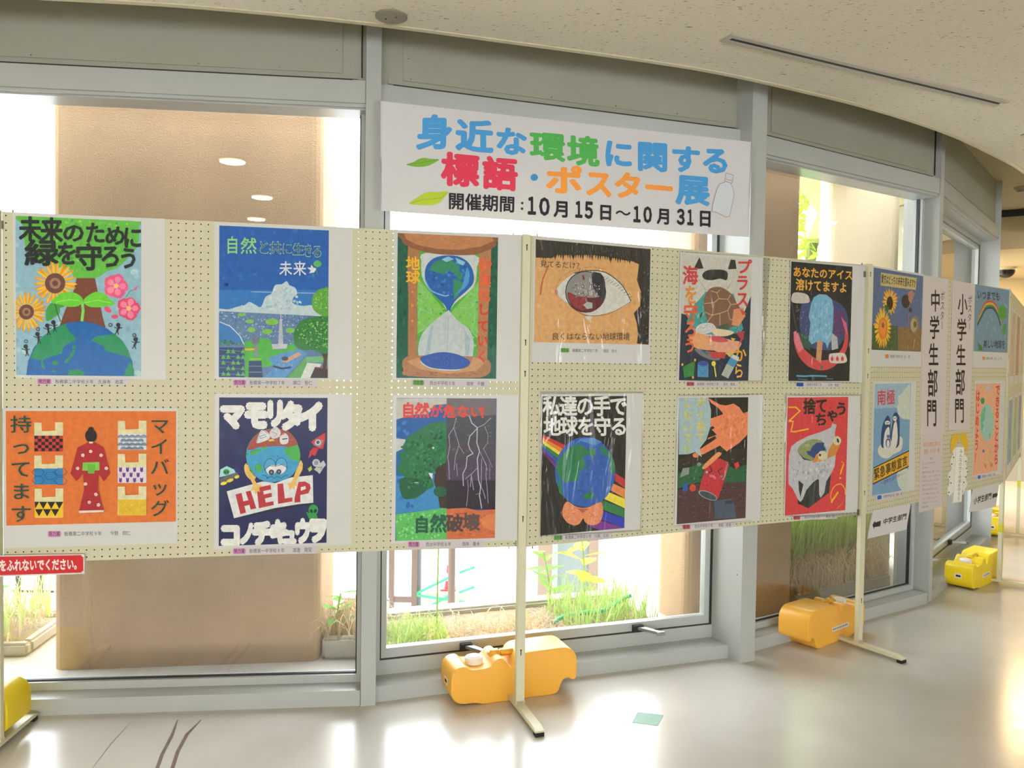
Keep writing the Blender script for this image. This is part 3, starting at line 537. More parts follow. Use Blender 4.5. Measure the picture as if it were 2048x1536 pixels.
# ------------------------------------------------------------------ posters
POSTERS=[
{'name':'poster','label':'poster of green tree, sunflowers and pink blossoms above a blue globe','cat':'poster','panel':'p1','o':['0.2785','1.563'],'paper':[[-246.1,280.2],[241.1,282.9],[244,-282.7],[-239.1,-280.4]],'group':"children's posters in the upper row",'pc':'e4e4e0','sleeve':1,'art':[[-236.2,272.8],[162.1,267.7],[162.4,-270.6],[-236.2,-271.5]],'bg':'93bdd0','cap':[[-175.4,-280.3],[119.8,-280.2],[119.8,-303],[-175.5,-303.5]],'ops':[['D',['a9cede','84b0c8','b8d8dc'],60,26.4,[-236.2,270.6,162.1,290.4,162.4,-269.7,-238.2,-273.8],1],['P','62b845',[-212,274,132.5,270.8,153.6,249.2,151.5,190.2,126.1,148.4,86,106.2,50.3,91.3,25.2,72.4,-24.7,60.8,-53.6,68.8,-66,91.6,-111.1,105.6,-168.1,114.5,-198.4,135.5,-208.3,183.7,-213,236.5],1],['D',['4aa83f','86cf55','6cc24e','3f9c40'],170,10.6,[-208,267.6,126.1,263.7,143.1,194.4,83.9,115.1,-24.7,70.7,-57.7,83,-192.3,140.2,-206.2,214.7],1],['P','75422f',[-45.4,65.5,12.7,67.5,25.2,4.8,37.6,-67.1,48.1,-107.6,-103.4,-110.9,-82.7,-47.6,-57.9,11.3],0],['D',['8a5540','623525'],60,4,[-41.3,63.4,8.5,65.1,33.4,-94.3,-91.1,-97.1],7],['F','e0941f',-113.3,45.3,74.1,2.5,-0.2,-80.3,22,0.3,0.75],['F','f4bd2c',-113.3,45.3,68.9,2.3,-0.2,-74.7,22,0.35,0.5],['E','6e4236',-113.3,45.3,32,1.1,-0.1,-34.8],['E','a07862',-113.3,45.3,17.6,0.6,0,-19.1],['E','6e4236',-113.3,45.3,9,0.3,0,-9.7],['F','e0941f',-203.1,-55.3,64.2,1.7,-0.3,-70.2,22,0.3,0.75],['F','f4bd2c',-203.1,-55.3,59.7,1.6,-0.2,-65.3,22,0.35,0.5],['E','6e4236',-203.1,-55.3,23.5,0.7,-0.1,-25.7],['E','a07862',-203.1,-55.3,12.9,0.4,-0.1,-14.1],['E','6e4236',-203.1,-55.3,6.6,0.2,0,-7.2],['P','3f9a46',[-140.2,-84.9,-142.2,-49.2,-125.7,-22,-107.3,-25.9,-86.8,-20.9,-82.7,-32,-97.1,-39.1,-99.2,-57,-115.6,-70.9],1],['L','2a5a34',3.1,[-113.5,-26.1,-107.4,-52.8,-97.2,-83.8],0],['P','6ac936',[-125.7,-19.8,-103.1,5.5,-70.2,17.6,-37.2,7.4,-24.8,-12.4,-41.4,-30.8,-70.3,-33.9,-103.2,-25.8],1],['P','6ac936',[-24.8,-16.9,-12.3,3.7,16.8,20.3,46.1,12.2,62.8,-5.4,77.6,-20.8,41.9,-30.8,0.1,-32.9],1],['L','8be05a',2.6,[-111.4,-19.4,-70.3,-9.2,-33.1,-12.6],0],['L','8be05a',2.7,[-20.7,-19,21,-8.8,62.8,-16.7],0],['L','7fd060',9,[-26.9,-19.2,-24.9,-46.1,-29.1,-84.5],0],['F','e25c86',81,42.7,42.2,1.3,-0.1,-45.3,5,0.1,1.2],['F','ee86a6',81,42.7,33.7,1.1,-0.1,-36.2,5,0.2,0.7],['E','f2c270',81,42.7,7.5,0.2,-0.1,-8.2],['F','d9486f',121.9,-34.1,41.6,1.1,0,-44.6,5,0.1,1.2],['F','ee86a6',121.9,-34.1,33.3,0.9,0,-35.6,5,0.2,0.7],['E','f2c270',121.9,-34.1,7.6,0.2,0,-8.2],['E','e0506f',54.4,-40.9,11,-8,-4.3,-6.8],['E','e0506f',76.3,-63.9,11.4,0.3,0,-7.2],['L','3f9a6a',2.7,[113.4,5.2,126.1,26,143.1,33.3],0],['P','e86a92',[134.6,30.8,151.6,45.9,146.5,28.9],0],['E','e86a92',115.5,32.5,4.3,0.1,0,-6.4],['E','1462ad',-32.7,-269.4,171.6,1.8,-0.3,-186.5],['P','1f8c5c',[-80.8,-92.4,-68.5,-119.1,-47.8,-141.1,-52,-150.2,-74.7,-161.9,-87.1,-173.3,-93.3,-195.9,-124.2,-205.3,-142.6,-212.3,-152.8,-219.2,-144.8,-250.4,-155,-246.1,-159,-219.3,-191.5,-213,-181.3,-188.3,-160.8,-147.8,-128,-115.9],0],['P','1f8c5c',[-0.1,-149.2,16.7,-133.1,62.8,-127.6,75.4,-122.8,100.7,-147.3,119.8,-178.9,128.3,-208.4,96.5,-197.5,45.9,-184.6,39.6,-166.6],0],['P','1f8c5c',[107.1,-270.3,113.4,-242.8,128.3,-219.8,138.9,-247.1,138.1,-269.9],0],['P','1f8c5c',[-75,-272.1,-68.7,-251.8,-41.8,-249.2,-21,-258,-25.2,-271.6],0],['E','1f8c5c',-114,-227.6,10.3,0.1,0,-8.1],['E','1f8c5c',-118.2,-256.8,6.2,0,0,-4.5],['L','1f8c5c',9,[-81.1,-224.9,-66.6,-209,-54.1,-186.3],0],['E','1f8c5c',-54.1,-172.8,6.2,0.1,0,-6.7],['E','20262a',-138.2,-100.4,6.9,0.1,0,-7.6],['L','20262a',6.2,[-135.8,-105.8,-134.2,-121.8],0],['L','20262a',2.7,[-149.7,-108.7,-138.2,-113,-126,-109.1],0],['L','20262a',2.7,[-135,-120.9,-128.5,-131.5],0],['L','20262a',2.7,[-135,-120.9,-137.5,-132.6],0],['E','20262a',-119,-88.8,7,0.1,0,-7.6],['L','20262a',6.3,[-116.5,-94.1,-114.9,-110.2],0],['L','20262a',2.7,[-130.4,-97.1,-119,-101.4,-106.7,-97.5],0],['L','20262a',2.7,[-115.7,-109.3,-109.2,-119.9],0],['L','20262a',2.7,[-115.7,-109.3,-118.2,-121],0],['E','20262a',-168.9,-130.1,6.9,0.1,0,-7.6],['L','20262a',6.3,[-166.5,-135.4,-164.9,-151.5],0],['L','20262a',2.6,[-180.3,-138.4,-168.9,-142.6,-156.7,-138.8],0],['L','20262a',2.7,[-165.7,-150.6,-159.2,-161.2],0],['L','20262a',2.7,[-165.7,-150.6,-168.2,-162.2],0],['E','20262a',-205.5,-173.1,6.8,0.1,-0.1,-7.6],['L','20262a',6.3,[-203.1,-178.4,-201.6,-194.5],0],['L','20262a',2.6,[-216.9,-181.4,-205.6,-185.6,-193.4,-181.8],0],['L','20262a',2.7,[-202.4,-193.6,-195.9,-204.2],0],['L','20262a',2.7,[-202.4,-193.6,-204.8,-205.2],0],['E','20262a',88.1,-93.1,7.1,0.2,0,-7.7],['L','20262a',6.3,[90.6,-98.5,83.8,-115],0],['L','20262a',2.7,[76.3,-101.5,88.1,-105.8,100.7,-101.9],0],['L','20262a',2.8,[84.7,-114,77.9,-125.1],0],['L','20262a',2.8,[84.7,-114,88.9,-125.7],0],['E','20262a',144.4,-142,7.3,0.2,0,-7.7],['L','20262a',6.4,[147,-147.4,140.2,-163.9],0],['L','20262a',2.7,[132.5,-150.4,144.4,-154.7,157.2,-150.8],0],['L','20262a',2.7,[141,-163,134.2,-174.1],0],['L','20262a',2.7,[141,-163,145.3,-174.8],0],['E','3a4248',-166.8,-113.1,6.1,0.1,0,-6.7],['E','8ab0bc',-166.8,-113.1,3.3,0,0,-3.6],['E','3a4248',-204.3,-155.3,6.1,0.1,0,-6.7],['E','8ab0bc',-204.3,-155.3,3.3,0,0,-3.6],['E','3a4248',62.8,-93.6,6.3,0.1,0,-6.8],['E','8ab0bc',62.8,-93.6,3.4,0,0,-3.7],['E','3a4248',140.2,-127.4,6.3,0.1,0,-6.9],['E','8ab0bc',140.2,-127.4,3.4,0,0,-3.7],['T','1c2224','未',[-222.5,265.1,-157.1,268.3,-157.3,186.8,-222.8,184],0.06,0],['T','1c2224','来',[-155.9,264,-89.8,267.2,-90,183.1,-156.1,180.2],0.06,0],['T','1c2224','の',[-88.6,249.5,-19.9,252.7,-20,188.3,-88.8,185.3],0.06,0],['T','1c2224','た',[-16.5,255.1,46.7,258.1,46.6,186.7,-16.6,184],0.06,0],['T','1c2224','め',[45.8,246.9,111.8,250,111.8,182.7,45.8,179.9],0.06,0],['T','1c2224','に',[104.6,247.4,166.8,250.3,166.8,173.6,104.6,171.1],0.06,0],['T','1c2224','緑',[-203.9,185.7,-105.2,190,-105.4,104,-204.2,100.3],0.06,0],['T','1c2224','を',[-106.4,183.2,-43.5,185.9,-43.7,108.5,-106.6,106.2],0.06,0],['T','1c2224','守',[-46.8,179.1,35.4,182.6,35.3,93.5,-47,90.5],0.06,0],['T','1c2224','ろ',[32,180.2,96.2,182.9,96.1,104.7,31.9,102.4],0.06,0],['T','1c2224','う',[90.7,173.6,153.2,176.2,153.3,102.3,90.7,100],0.06,0]],'capops':[['P','c885b4',[-169.7,-287.3,-166.2,-283.1,-129.6,-283,-126.2,-287.2,-126.2,-297,-129.7,-301.1,-166.3,-301.2,-169.7,-297],0],['T','3a2030','努力賞',[-166.2,-284.9,-129.6,-284.9,-129.7,-299.3,-166.3,-299.3],0.01,0],['T','45454a','板橋第二中学校８年\u3000久保寺\u3000若菜',[-114.5,-284.9,104.7,-284.7,104.7,-299.6,-114.5,-300],0.005,0]]},
{'name':'poster','label':'orange landscape poster of a red kimono between six patterned shopping bags','cat':'poster','panel':'p1','o':['0.2819','0.9381'],'paper':[[-282.3,240.1],[282,241.3],[280.6,-240.5],[-280.4,-240.8]],'group':"children's posters in the lower row",'pc':'e4e4e0','art':[[-272.3,231.2],[275.5,230.6],[274,-163.2],[-271.9,-162.4]],'bg':'da7434','ops':[['D',['e07d3a','d06a2c','e2863f'],70,6.2,[-266.3,226.7,269,227.4,269.6,-163.1,-267.9,-149],0.12],['P','e6deae',[-183.4,191,-161,190.9,-159.8,161.3,-118,162.9,-117.9,191.8,-93.2,191.7,-93.4,94.1,-97.5,90.5,-180.5,91.2,-183.7,94.9],0],['P','c23a36',[-183.6,146.1,-93.3,145.7,-93.4,90.5,-183.7,91.3],0],['P','251a1c',[-183.6,146.1,-172.5,146,-172.6,135.2,-183.6,135.3],0],['P','251a1c',[-183.6,124.5,-172.6,124.5,-172.6,113.7,-183.7,113.7],0],['P','251a1c',[-183.7,103,-172.7,102.9,-172.7,92.1,-183.7,92.2],0],['P','251a1c',[-172.4,135.2,-161.3,135.2,-161.4,124.4,-172.4,124.5],0],['P','251a1c',[-172.4,113.7,-161.4,113.6,-161.4,102.8,-172.5,102.9],0],['P','251a1c',[-161.1,146,-150,145.9,-150.1,135.1,-161.1,135.2],0],['P','251a1c',[-161.2,124.4,-150.1,124.3,-150.1,113.5,-161.2,113.6],0],['P','251a1c',[-161.2,102.8,-150.2,102.7,-150.2,91.9,-161.3,92],0],['P','251a1c',[-149.9,135.1,-138.8,135.1,-138.8,124.2,-149.9,124.3],0],['P','251a1c',[-149.9,113.5,-138.9,113.4,-138.9,102.6,-150,102.7],0],['P','251a1c',[-138.6,145.9,-127.5,145.8,-127.5,135,-138.6,135.1],0],['P','251a1c',[-138.6,124.2,-127.5,124.2,-127.6,113.3,-138.6,113.4],0],['P','251a1c',[-138.7,102.6,-127.6,102.5,-127.6,91.7,-138.7,91.8],0],['P','251a1c',[-127.3,135,-116.2,134.9,-116.2,124.1,-127.3,124.2],0],['P','251a1c',[-127.3,113.3,-116.2,113.3,-116.3,102.4,-127.4,102.5],0],['P','251a1c',[-115.9,145.8,-104.8,145.7,-104.8,134.9,-116,134.9],0],['P','251a1c',[-116,124.1,-104.9,124,-104.9,113.2,-116,113.3],0],['P','251a1c',[-116.1,102.4,-104.9,102.3,-105,91.5,-116.1,91.6],0],['P','251a1c',[-104.6,134.9,-93.5,134.8,-93.5,124,-104.7,124],0],['P','251a1c',[-104.7,113.2,-93.5,113.1,-93.6,102.3,-104.7,102.3],0],['P','e6deae',[-183.8,77.3,-161.3,77.1,-160.2,47.4,-118.2,48.7,-118.2,77.6,-93.4,77.4,-93.6,-20.5,-97.8,-24.1,-180.8,-22.7,-184.1,-19],0],['P','2b7cb8',[-183.9,32.3,-93.5,31.2,-93.6,-24.1,-184.1,-22.6],0],['L','14405f',1.4,[-152,19.3,-161.9,6.9,-181.5,7.2,-191.3,19.8,-181.5,32.2,-161.8,31.9,-152,19.3],0],['L','14405f',1.3,[-113,6.5,-122.9,-5.9,-142.7,-5.5,-152.5,7.1,-142.6,19.5,-122.9,19.2,-113,6.5],0],['L','14405f',1.3,[-152.1,-8.7,-162,-21,-181.6,-20.7,-191.4,-8.1,-181.6,4.3,-161.9,4,-152.1,-8.7],0],['L','14405f',1.4,[-79.9,19.7,-89.9,7.2,-109.7,7.5,-119.6,20.2,-109.6,32.6,-89.8,32.4,-79.9,19.7],0],['L','14405f',1.4,[-80,-12.1,-89.9,-24.5,-109.8,-24.2,-119.6,-11.5,-109.7,0.9,-89.9,0.6,-80,-12.1],0],['P','e6deae',[-182.9,-37,-160.4,-37.4,-159.3,-67.3,-117.3,-66.3,-117.2,-37.3,-92.4,-37.8,-92.7,-135.9,-96.8,-139.4,-180,-137.3,-183.2,-133.6],0],['P','efc229',[-183.1,-82.1,-92.5,-84.1,-92.7,-137.7,-183.2,-135.4],0],['P','221e1a',[-183.1,-82.1,-168.7,-82.5,-181.5,-107],0],['P','221e1a',[-168.7,-82.5,-143.3,-83,-156.1,-107.6],0],['P','221e1a',[-143.3,-83,-117.8,-83.5,-130.6,-108.2],0],['P','221e1a',[-117.8,-83.5,-92.5,-84.1,-105,-108.8],0],['P','221e1a',[-181.9,-107.9,-156.5,-108.5,-169.3,-133.1],0],['P','221e1a',[-156.5,-108.5,-131,-109.1,-143.8,-133.7],0],['P','221e1a',[-131,-109.1,-105.4,-109.7,-118.3,-134.3],0],['P','e6deae',[83.3,196.5,106.6,196.5,107.9,166.3,151.4,168,151.3,197.4,177,197.4,177.1,97.8,172.8,94.2,86.6,94.9,83.2,98.6],0],['P','e4e8e8',[83.3,150.8,177.1,150.4,177.1,94.2,83.2,94.9],0],['L','2f5c8c',1.9,[101.5,137.9,100.3,142.7,97,146.2,92.6,147.5,88.1,146.3,84.9,142.8,83.7,138],0],['L','2f5c8c',1.8,[98.5,137.9,97.7,141.1,95.6,143.5,92.6,144.3,89.6,143.5,87.4,141.2,86.6,138],0],['L','2f5c8c',1.8,[95.6,137.9,95.2,139.5,94.1,140.7,92.6,141.1,91.1,140.7,90,139.5,89.6,137.9],0],['L','2f5c8c',1.9,[120.2,137.8,119,142.6,115.7,146.1,111.3,147.5,106.8,146.2,103.5,142.7,102.3,137.9],0],['L','2f5c8c',1.8,[117.2,137.8,116.4,141,114.2,143.4,111.3,144.2,108.3,143.4,106.1,141.1,105.3,137.9],0],['L','2f5c8c',1.8,[114.2,137.8,113.9,139.4,112.8,140.6,111.3,141,109.8,140.6,108.7,139.4,108.3,137.8],0],['L','2f5c8c',1.9,[139,137.7,137.8,142.5,134.5,146.1,130,147.4,125.5,146.1,122.3,142.6,121.1,137.8],0],['L','2f5c8c',1.8,[136,137.7,135.2,140.9,133,143.3,130,144.2,127,143.3,124.8,141,124,137.8],0],['L','2f5c8c',1.8,[133,137.7,132.6,139.3,131.5,140.5,130,140.9,128.5,140.5,127.4,139.4,127,137.7],0],['L','2f5c8c',1.9,[157.8,137.6,156.6,142.4,153.3,146,148.8,147.3,144.3,146,141,142.5,139.8,137.7],0],['L','2f5c8c',1.8,[154.8,137.6,154,140.8,151.8,143.2,148.8,144.1,145.8,143.2,143.6,140.9,142.8,137.7],0],['L','2f5c8c',1.8,[151.8,137.6,151.4,139.2,150.3,140.4,148.8,140.9,147.3,140.4,146.2,139.3,145.8,137.7],0],['L','2f5c8c',1.9,[176.6,137.5,175.4,142.3,172.1,145.9,167.6,147.2,163.1,145.9,159.8,142.4,158.6,137.6],0],['L','2f5c8c',1.8,[173.6,137.5,172.8,140.7,170.6,143.1,167.6,144,164.6,143.1,162.4,140.8,161.6,137.6],0],['L','2f5c8c',1.8,[170.6,137.5,170.2,139.1,169.1,140.3,167.6,140.8,166.1,140.3,165,139.2,164.6,137.6],0],['L','2f5c8c',1.9,[110.8,124.1,109.6,128.9,106.4,132.4,101.9,133.8,97.5,132.5,94.2,129,93,124.2],0],['L','2f5c8c',1.8,[107.9,124.1,107.1,127.3,104.9,129.7,101.9,130.5,98.9,129.7,96.8,127.4,96,124.2],0],['L','2f5c8c',1.8,[104.9,124.1,104.5,125.7,103.4,126.9,101.9,127.3,100.4,126.9,99.3,125.7,98.9,124.1],0],['L','2f5c8c',1.9,[129.6,124,128.4,128.8,125.1,132.3,120.6,133.6,116.2,132.4,112.9,128.9,111.7,124.1],0],['L','2f5c8c',1.9,[126.6,124,125.8,127.2,123.6,129.6,120.6,130.4,117.7,129.6,115.5,127.3,114.7,124],0],['L','2f5c8c',1.8,[123.6,124,123.2,125.6,122.1,126.8,120.6,127.2,119.1,126.8,118.1,125.6,117.7,124],0],['L','2f5c8c',1.8,[148.4,123.8,147.2,128.7,143.9,132.2,139.4,133.5,134.9,132.3,131.6,128.8,130.4,124],0],['L','2f5c8c',1.9,[145.4,123.9,144.6,127.1,142.4,129.5,139.4,130.3,136.4,129.5,134.2,127.1,133.4,123.9],0],['L','2f5c8c',1.9,[142.4,123.9,142,125.5,140.9,126.7,139.4,127.1,137.9,126.7,136.8,125.5,136.4,123.9],0],['L','2f5c8c',1.8,[167.2,123.7,166,128.6,162.7,132.1,158.2,133.4,153.7,132.2,150.4,128.7,149.2,123.8],0],['L','2f5c8c',1.8,[164.2,123.7,163.4,127,161.2,129.3,158.2,130.2,155.2,129.4,153,127,152.2,123.8],0],['L','2f5c8c',1.9,[161.2,123.8,160.8,125.4,159.7,126.6,158.2,127,156.7,126.6,155.6,125.4,155.2,123.8],0],['L','2f5c8c',1.9,[101.5,110.4,100.3,115.2,97,118.7,92.6,120.1,88.1,118.8,84.9,115.3,83.7,110.5],0],['L','2f5c8c',1.8,[98.5,110.4,97.7,113.6,95.5,116,92.6,116.9,89.6,116,87.4,113.7,86.6,110.5],0],['L','2f5c8c',1.8,[95.5,110.4,95.1,112,94.1,113.2,92.6,113.6,91.1,113.2,90,112.1,89.6,110.5],0],['L','2f5c8c',1.8,[120.2,110.2,119,115.1,115.7,118.6,111.3,119.9,106.8,118.7,103.5,115.2,102.3,110.4],0],['L','2f5c8c',1.9,[117.2,110.3,116.4,113.5,114.2,115.8,111.3,116.7,108.3,115.9,106.1,113.5,105.3,110.3],0],['L','2f5c8c',1.9,[114.2,110.3,113.8,111.9,112.8,113.1,111.3,113.5,109.8,113.1,108.7,111.9,108.3,110.3],0],['L','2f5c8c',1.8,[139,110.1,137.8,114.9,134.5,118.5,130,119.8,125.5,118.6,122.3,115,121.1,110.2],0],['L','2f5c8c',1.8,[136,110.1,135.2,113.4,133,115.7,130,116.6,127,115.8,124.8,113.4,124,110.2],0],['L','2f5c8c',1.8,[133,110.1,132.6,111.8,131.5,112.9,130,113.4,128.5,113,127.4,111.8,127,110.2],0],['L','2f5c8c',1.9,[157.8,110,156.6,114.8,153.3,118.4,148.8,119.7,144.3,118.4,141,114.9,139.8,110.1],0],['L','2f5c8c',1.8,[154.8,110,154,113.2,151.8,115.6,148.8,116.5,145.8,115.6,143.6,113.3,142.8,110.1],0],['L','2f5c8c',1.8,[151.8,110,151.4,111.6,150.3,112.8,148.8,113.3,147.3,112.8,146.2,111.7,145.8,110.1],0],['L','2f5c8c',1.8,[176.7,109.8,175.5,114.7,172.2,118.3,167.6,119.6,163.1,118.3,159.9,114.8,158.7,110],0],['L','2f5c8c',1.9,[173.7,109.9,172.9,113.1,170.7,115.5,167.6,116.4,164.6,115.5,162.5,113.2,161.6,109.9],0],['L','2f5c8c',1.9,[170.7,109.9,170.3,111.5,169.2,112.7,167.6,113.1,166.1,112.7,165.1,111.5,164.6,109.9],0],['L','2f5c8c',1.8,[110.8,96.5,109.6,101.4,106.4,104.9,101.9,106.2,97.5,105,94.2,101.5,93,96.7],0],['L','2f5c8c',1.9,[107.9,96.6,107.1,99.8,104.9,102.1,101.9,103,98.9,102.2,96.8,99.9,96,96.7],0],['L','2f5c8c',1.9,[104.9,96.6,104.5,98.2,103.4,99.4,101.9,99.8,100.4,99.4,99.3,98.2,98.9,96.6],0],['L','2f5c8c',1.9,[129.6,96.4,128.4,101.2,125.1,104.8,120.6,106.1,116.2,104.8,112.9,101.3,111.7,96.5],0],['L','2f5c8c',1.8,[126.6,96.4,125.8,99.6,123.6,102,120.6,102.9,117.7,102,115.5,99.7,114.7,96.5],0],['L','2f5c8c',1.8,[123.6,96.4,123.2,98,122.1,99.2,120.6,99.7,119.1,99.3,118.1,98.1,117.7,96.5],0],['L','2f5c8c',1.8,[148.4,96.2,147.2,101.1,143.9,104.6,139.4,106,134.9,104.7,131.6,101.2,130.4,96.4],0],['L','2f5c8c',1.9,[145.4,96.3,144.6,99.5,142.4,101.9,139.4,102.7,136.4,101.9,134.2,99.6,133.4,96.4],0],['L','2f5c8c',1.9,[142.4,96.3,142,97.9,140.9,99.1,139.4,99.5,137.9,99.1,136.8,97.9,136.4,96.3],0],['L','2f5c8c',1.9,[167.2,96.1,166,100.9,162.7,104.5,158.2,105.8,153.7,104.6,150.4,101,149.2,96.2],0],['L','2f5c8c',1.8,[164.2,96.1,163.4,99.3,161.2,101.7,158.2,102.6,155.2,101.8,153,99.4,152.2,96.2],0],['L','2f5c8c',1.8,[161.2,96.1,160.8,97.7,159.7,98.9,158.2,99.4,156.7,99,155.6,97.8,155.2,96.2],0],['P','e6deae',[83.2,80.7,106.6,80.5,107.9,50.2,151.4,51.5,151.4,81,177.1,80.8,177.2,-19,172.9,-22.6,86.6,-21.2,83.2,-17.5],0],['P','eae4e8',[83.2,34.9,177.1,33.7,177.2,-22.7,83.2,-21.1],0],['P','6d3a98',[87.5,34.8,92.1,31.1,96.8,34.7,96.8,20,92.1,16.4,87.5,20.1],0],['P','6d3a98',[98.9,16.3,103.6,12.6,108.3,16.2,108.3,1.5,103.6,-2.2,98.9,1.6],0],['P','6d3a98',[87.5,-1.9,92.1,-5.7,96.8,-2,96.8,-16.8,92.1,-20.4,87.4,-16.6],0],['P','6d3a98',[110.4,34.5,115.1,30.8,119.8,34.4,119.8,19.7,115.1,16.1,110.4,19.8],0],['P','6d3a98',[121.9,16,126.6,12.2,131.3,15.9,131.3,1.1,126.6,-2.5,121.9,1.3],0],['P','6d3a98',[110.4,-2.3,115.1,-6,119.8,-2.4,119.8,-17.1,115.1,-20.7,110.4,-17],0],['P','6d3a98',[133.4,34.2,138.1,30.5,142.8,34.1,142.8,19.4,138.1,15.8,133.4,19.5],0],['P','6d3a98',[145,15.7,149.7,11.9,154.4,15.5,154.4,0.8,149.7,-2.8,145,0.9],0],['P','6d3a98',[133.4,-2.6,138.1,-6.4,142.9,-2.7,142.9,-17.5,138.2,-21.1,133.4,-17.3],0],['P','6d3a98',[156.5,34,161.3,30.2,166,33.8,166,19.1,161.3,15.4,156.5,19.2],0],['P','6d3a98',[156.6,-2.9,161.3,-6.7,166,-3.1,166,-17.9,161.3,-21.5,156.6,-17.7],0],['P','e6deae',[83.2,-34,106.6,-34.4,107.9,-64.8,151.4,-63.8,151.4,-34.2,177.2,-34.7,177.2,-134.7,172.9,-138.3,86.6,-136.2,83.2,-132.4],0],['P','dcb530',[83.2,-80,177.2,-81.9,175.5,-138.4,85.7,-136.2],0],['D',['e6c54a','cfa428'],12,6.5,[87.4,-83.7,172.9,-85.5,172.9,-133.7,87.4,-131.6],1],['P','a82a2e',[-45.7,104.6,-12.3,122.5,8.7,122.4,38,104,59.1,12.3,37.9,-14.9,21.1,12.8,19,-42,37.9,-118,-41.9,-118.4,-25.1,-41.2,-29.1,13.5,-50,-13.5,-68.7,14.1],0],['P','eee6d8',[-41.9,-116.1,37.9,-115.7,37.9,-122.6,-41.9,-123.9],0],['E','2a2024',-3,145.2,18.8,0,-0.1,-23.6],['E','2a2024',-3,168,9.2,0,0,-8.2],['P','ead8c0',[-10.2,124.8,4.5,124.7,2.4,117.9,-8.1,118],0],['P','7cc050',[-29.1,52.2,23.3,53,24.5,24.2,-30.8,23.5],0],['P','65ad40',[-15.7,45.2,10.7,44.9,7.7,13,-12.4,13.3],0],['F','f0dcd8',-45.8,31.9,6.3,-0.1,0,-6.8,5,0.1,0.9],['F','f0dcd8',46.4,30.8,6.3,-0.1,0,-6.9,5,0.1,0.9],['F','f0dcd8',-4,90.6,6.3,0,0,-6.8,5,0.1,0.9],['F','f0dcd8',-20.8,-23.1,6.2,-0.1,-0.1,-6.8,5,0.1,0.9],['F','f0dcd8',12.6,-60.2,6.4,-0.1,0,-6.9,5,0.1,0.9],['F','f0dcd8',-8.4,-87.2,6.3,-0.1,0,-6.9,5,0.1,0.9],['F','f0dcd8',21,-97,6.3,-0.1,0,-6.9,5,0.1,0.9],['F','f0dcd8',-29,77.2,6.2,-0.1,-0.1,-6.8,5,0.1,0.9],['F','f0dcd8',29.6,76.6,6.3,0,0,-6.8,5,0.1,0.9],['T','23493c','マ',[191.2,206.6,251.6,206.5,251.7,148.7,191.2,148.9],0.012,0],['T','23493c','イ',[191.3,133.7,251.7,133.4,251.8,75.5,191.3,76],0.012,0],['T','23493c','バ',[191.3,60.8,251.8,60.2,251.9,2.1,191.4,3],0.012,0],['T','23493c','ッ',[191.4,-12.3,251.9,-13.2,252,-71.3,191.4,-70.1],0.012,0],['T','23493c','グ',[191.4,-85.4,252,-86.7,252.1,-144.9,191.5,-143.4],0.012,0],['T','23493c','持',[-255.1,213.4,-191.5,213.4,-191.7,155.1,-255.3,155.3],0.016,0],['T','23493c','っ',[-255.4,136.6,-191.7,136.2,-191.9,77.9,-255.6,78.5],0.016,0],['T','23493c','て',[-255.7,59.7,-192,59,-192.2,0.5,-255.9,1.5],0.016,0],['T','23493c','ま',[-256,-17.4,-192.2,-18.4,-192.4,-77,-256.2,-75.7],0.016,0],['T','23493c','す',[-256.3,-94.5,-192.5,-95.9,-192.7,-154.6,-256.5,-152.9],0.016,0]],'capops':[['P','c885b4',[-142.4,-189.8,-138.9,-185,-103.9,-185.6,-100.4,-190.5,-100.5,-201.8,-104,-206.7,-138.9,-206.2,-142.4,-201.2],0],['T','3a2030','努力賞',[-138.9,-187.1,-103.9,-187.7,-104,-204.5,-138.9,-204],0.01,0],['T','45454a','板橋第二中学校９年\u3000\u3000今野\u3000翔仁',[-90.3,-188,124.9,-191.5,124.9,-208.7,-90.3,-205.5],0.005,0]]},
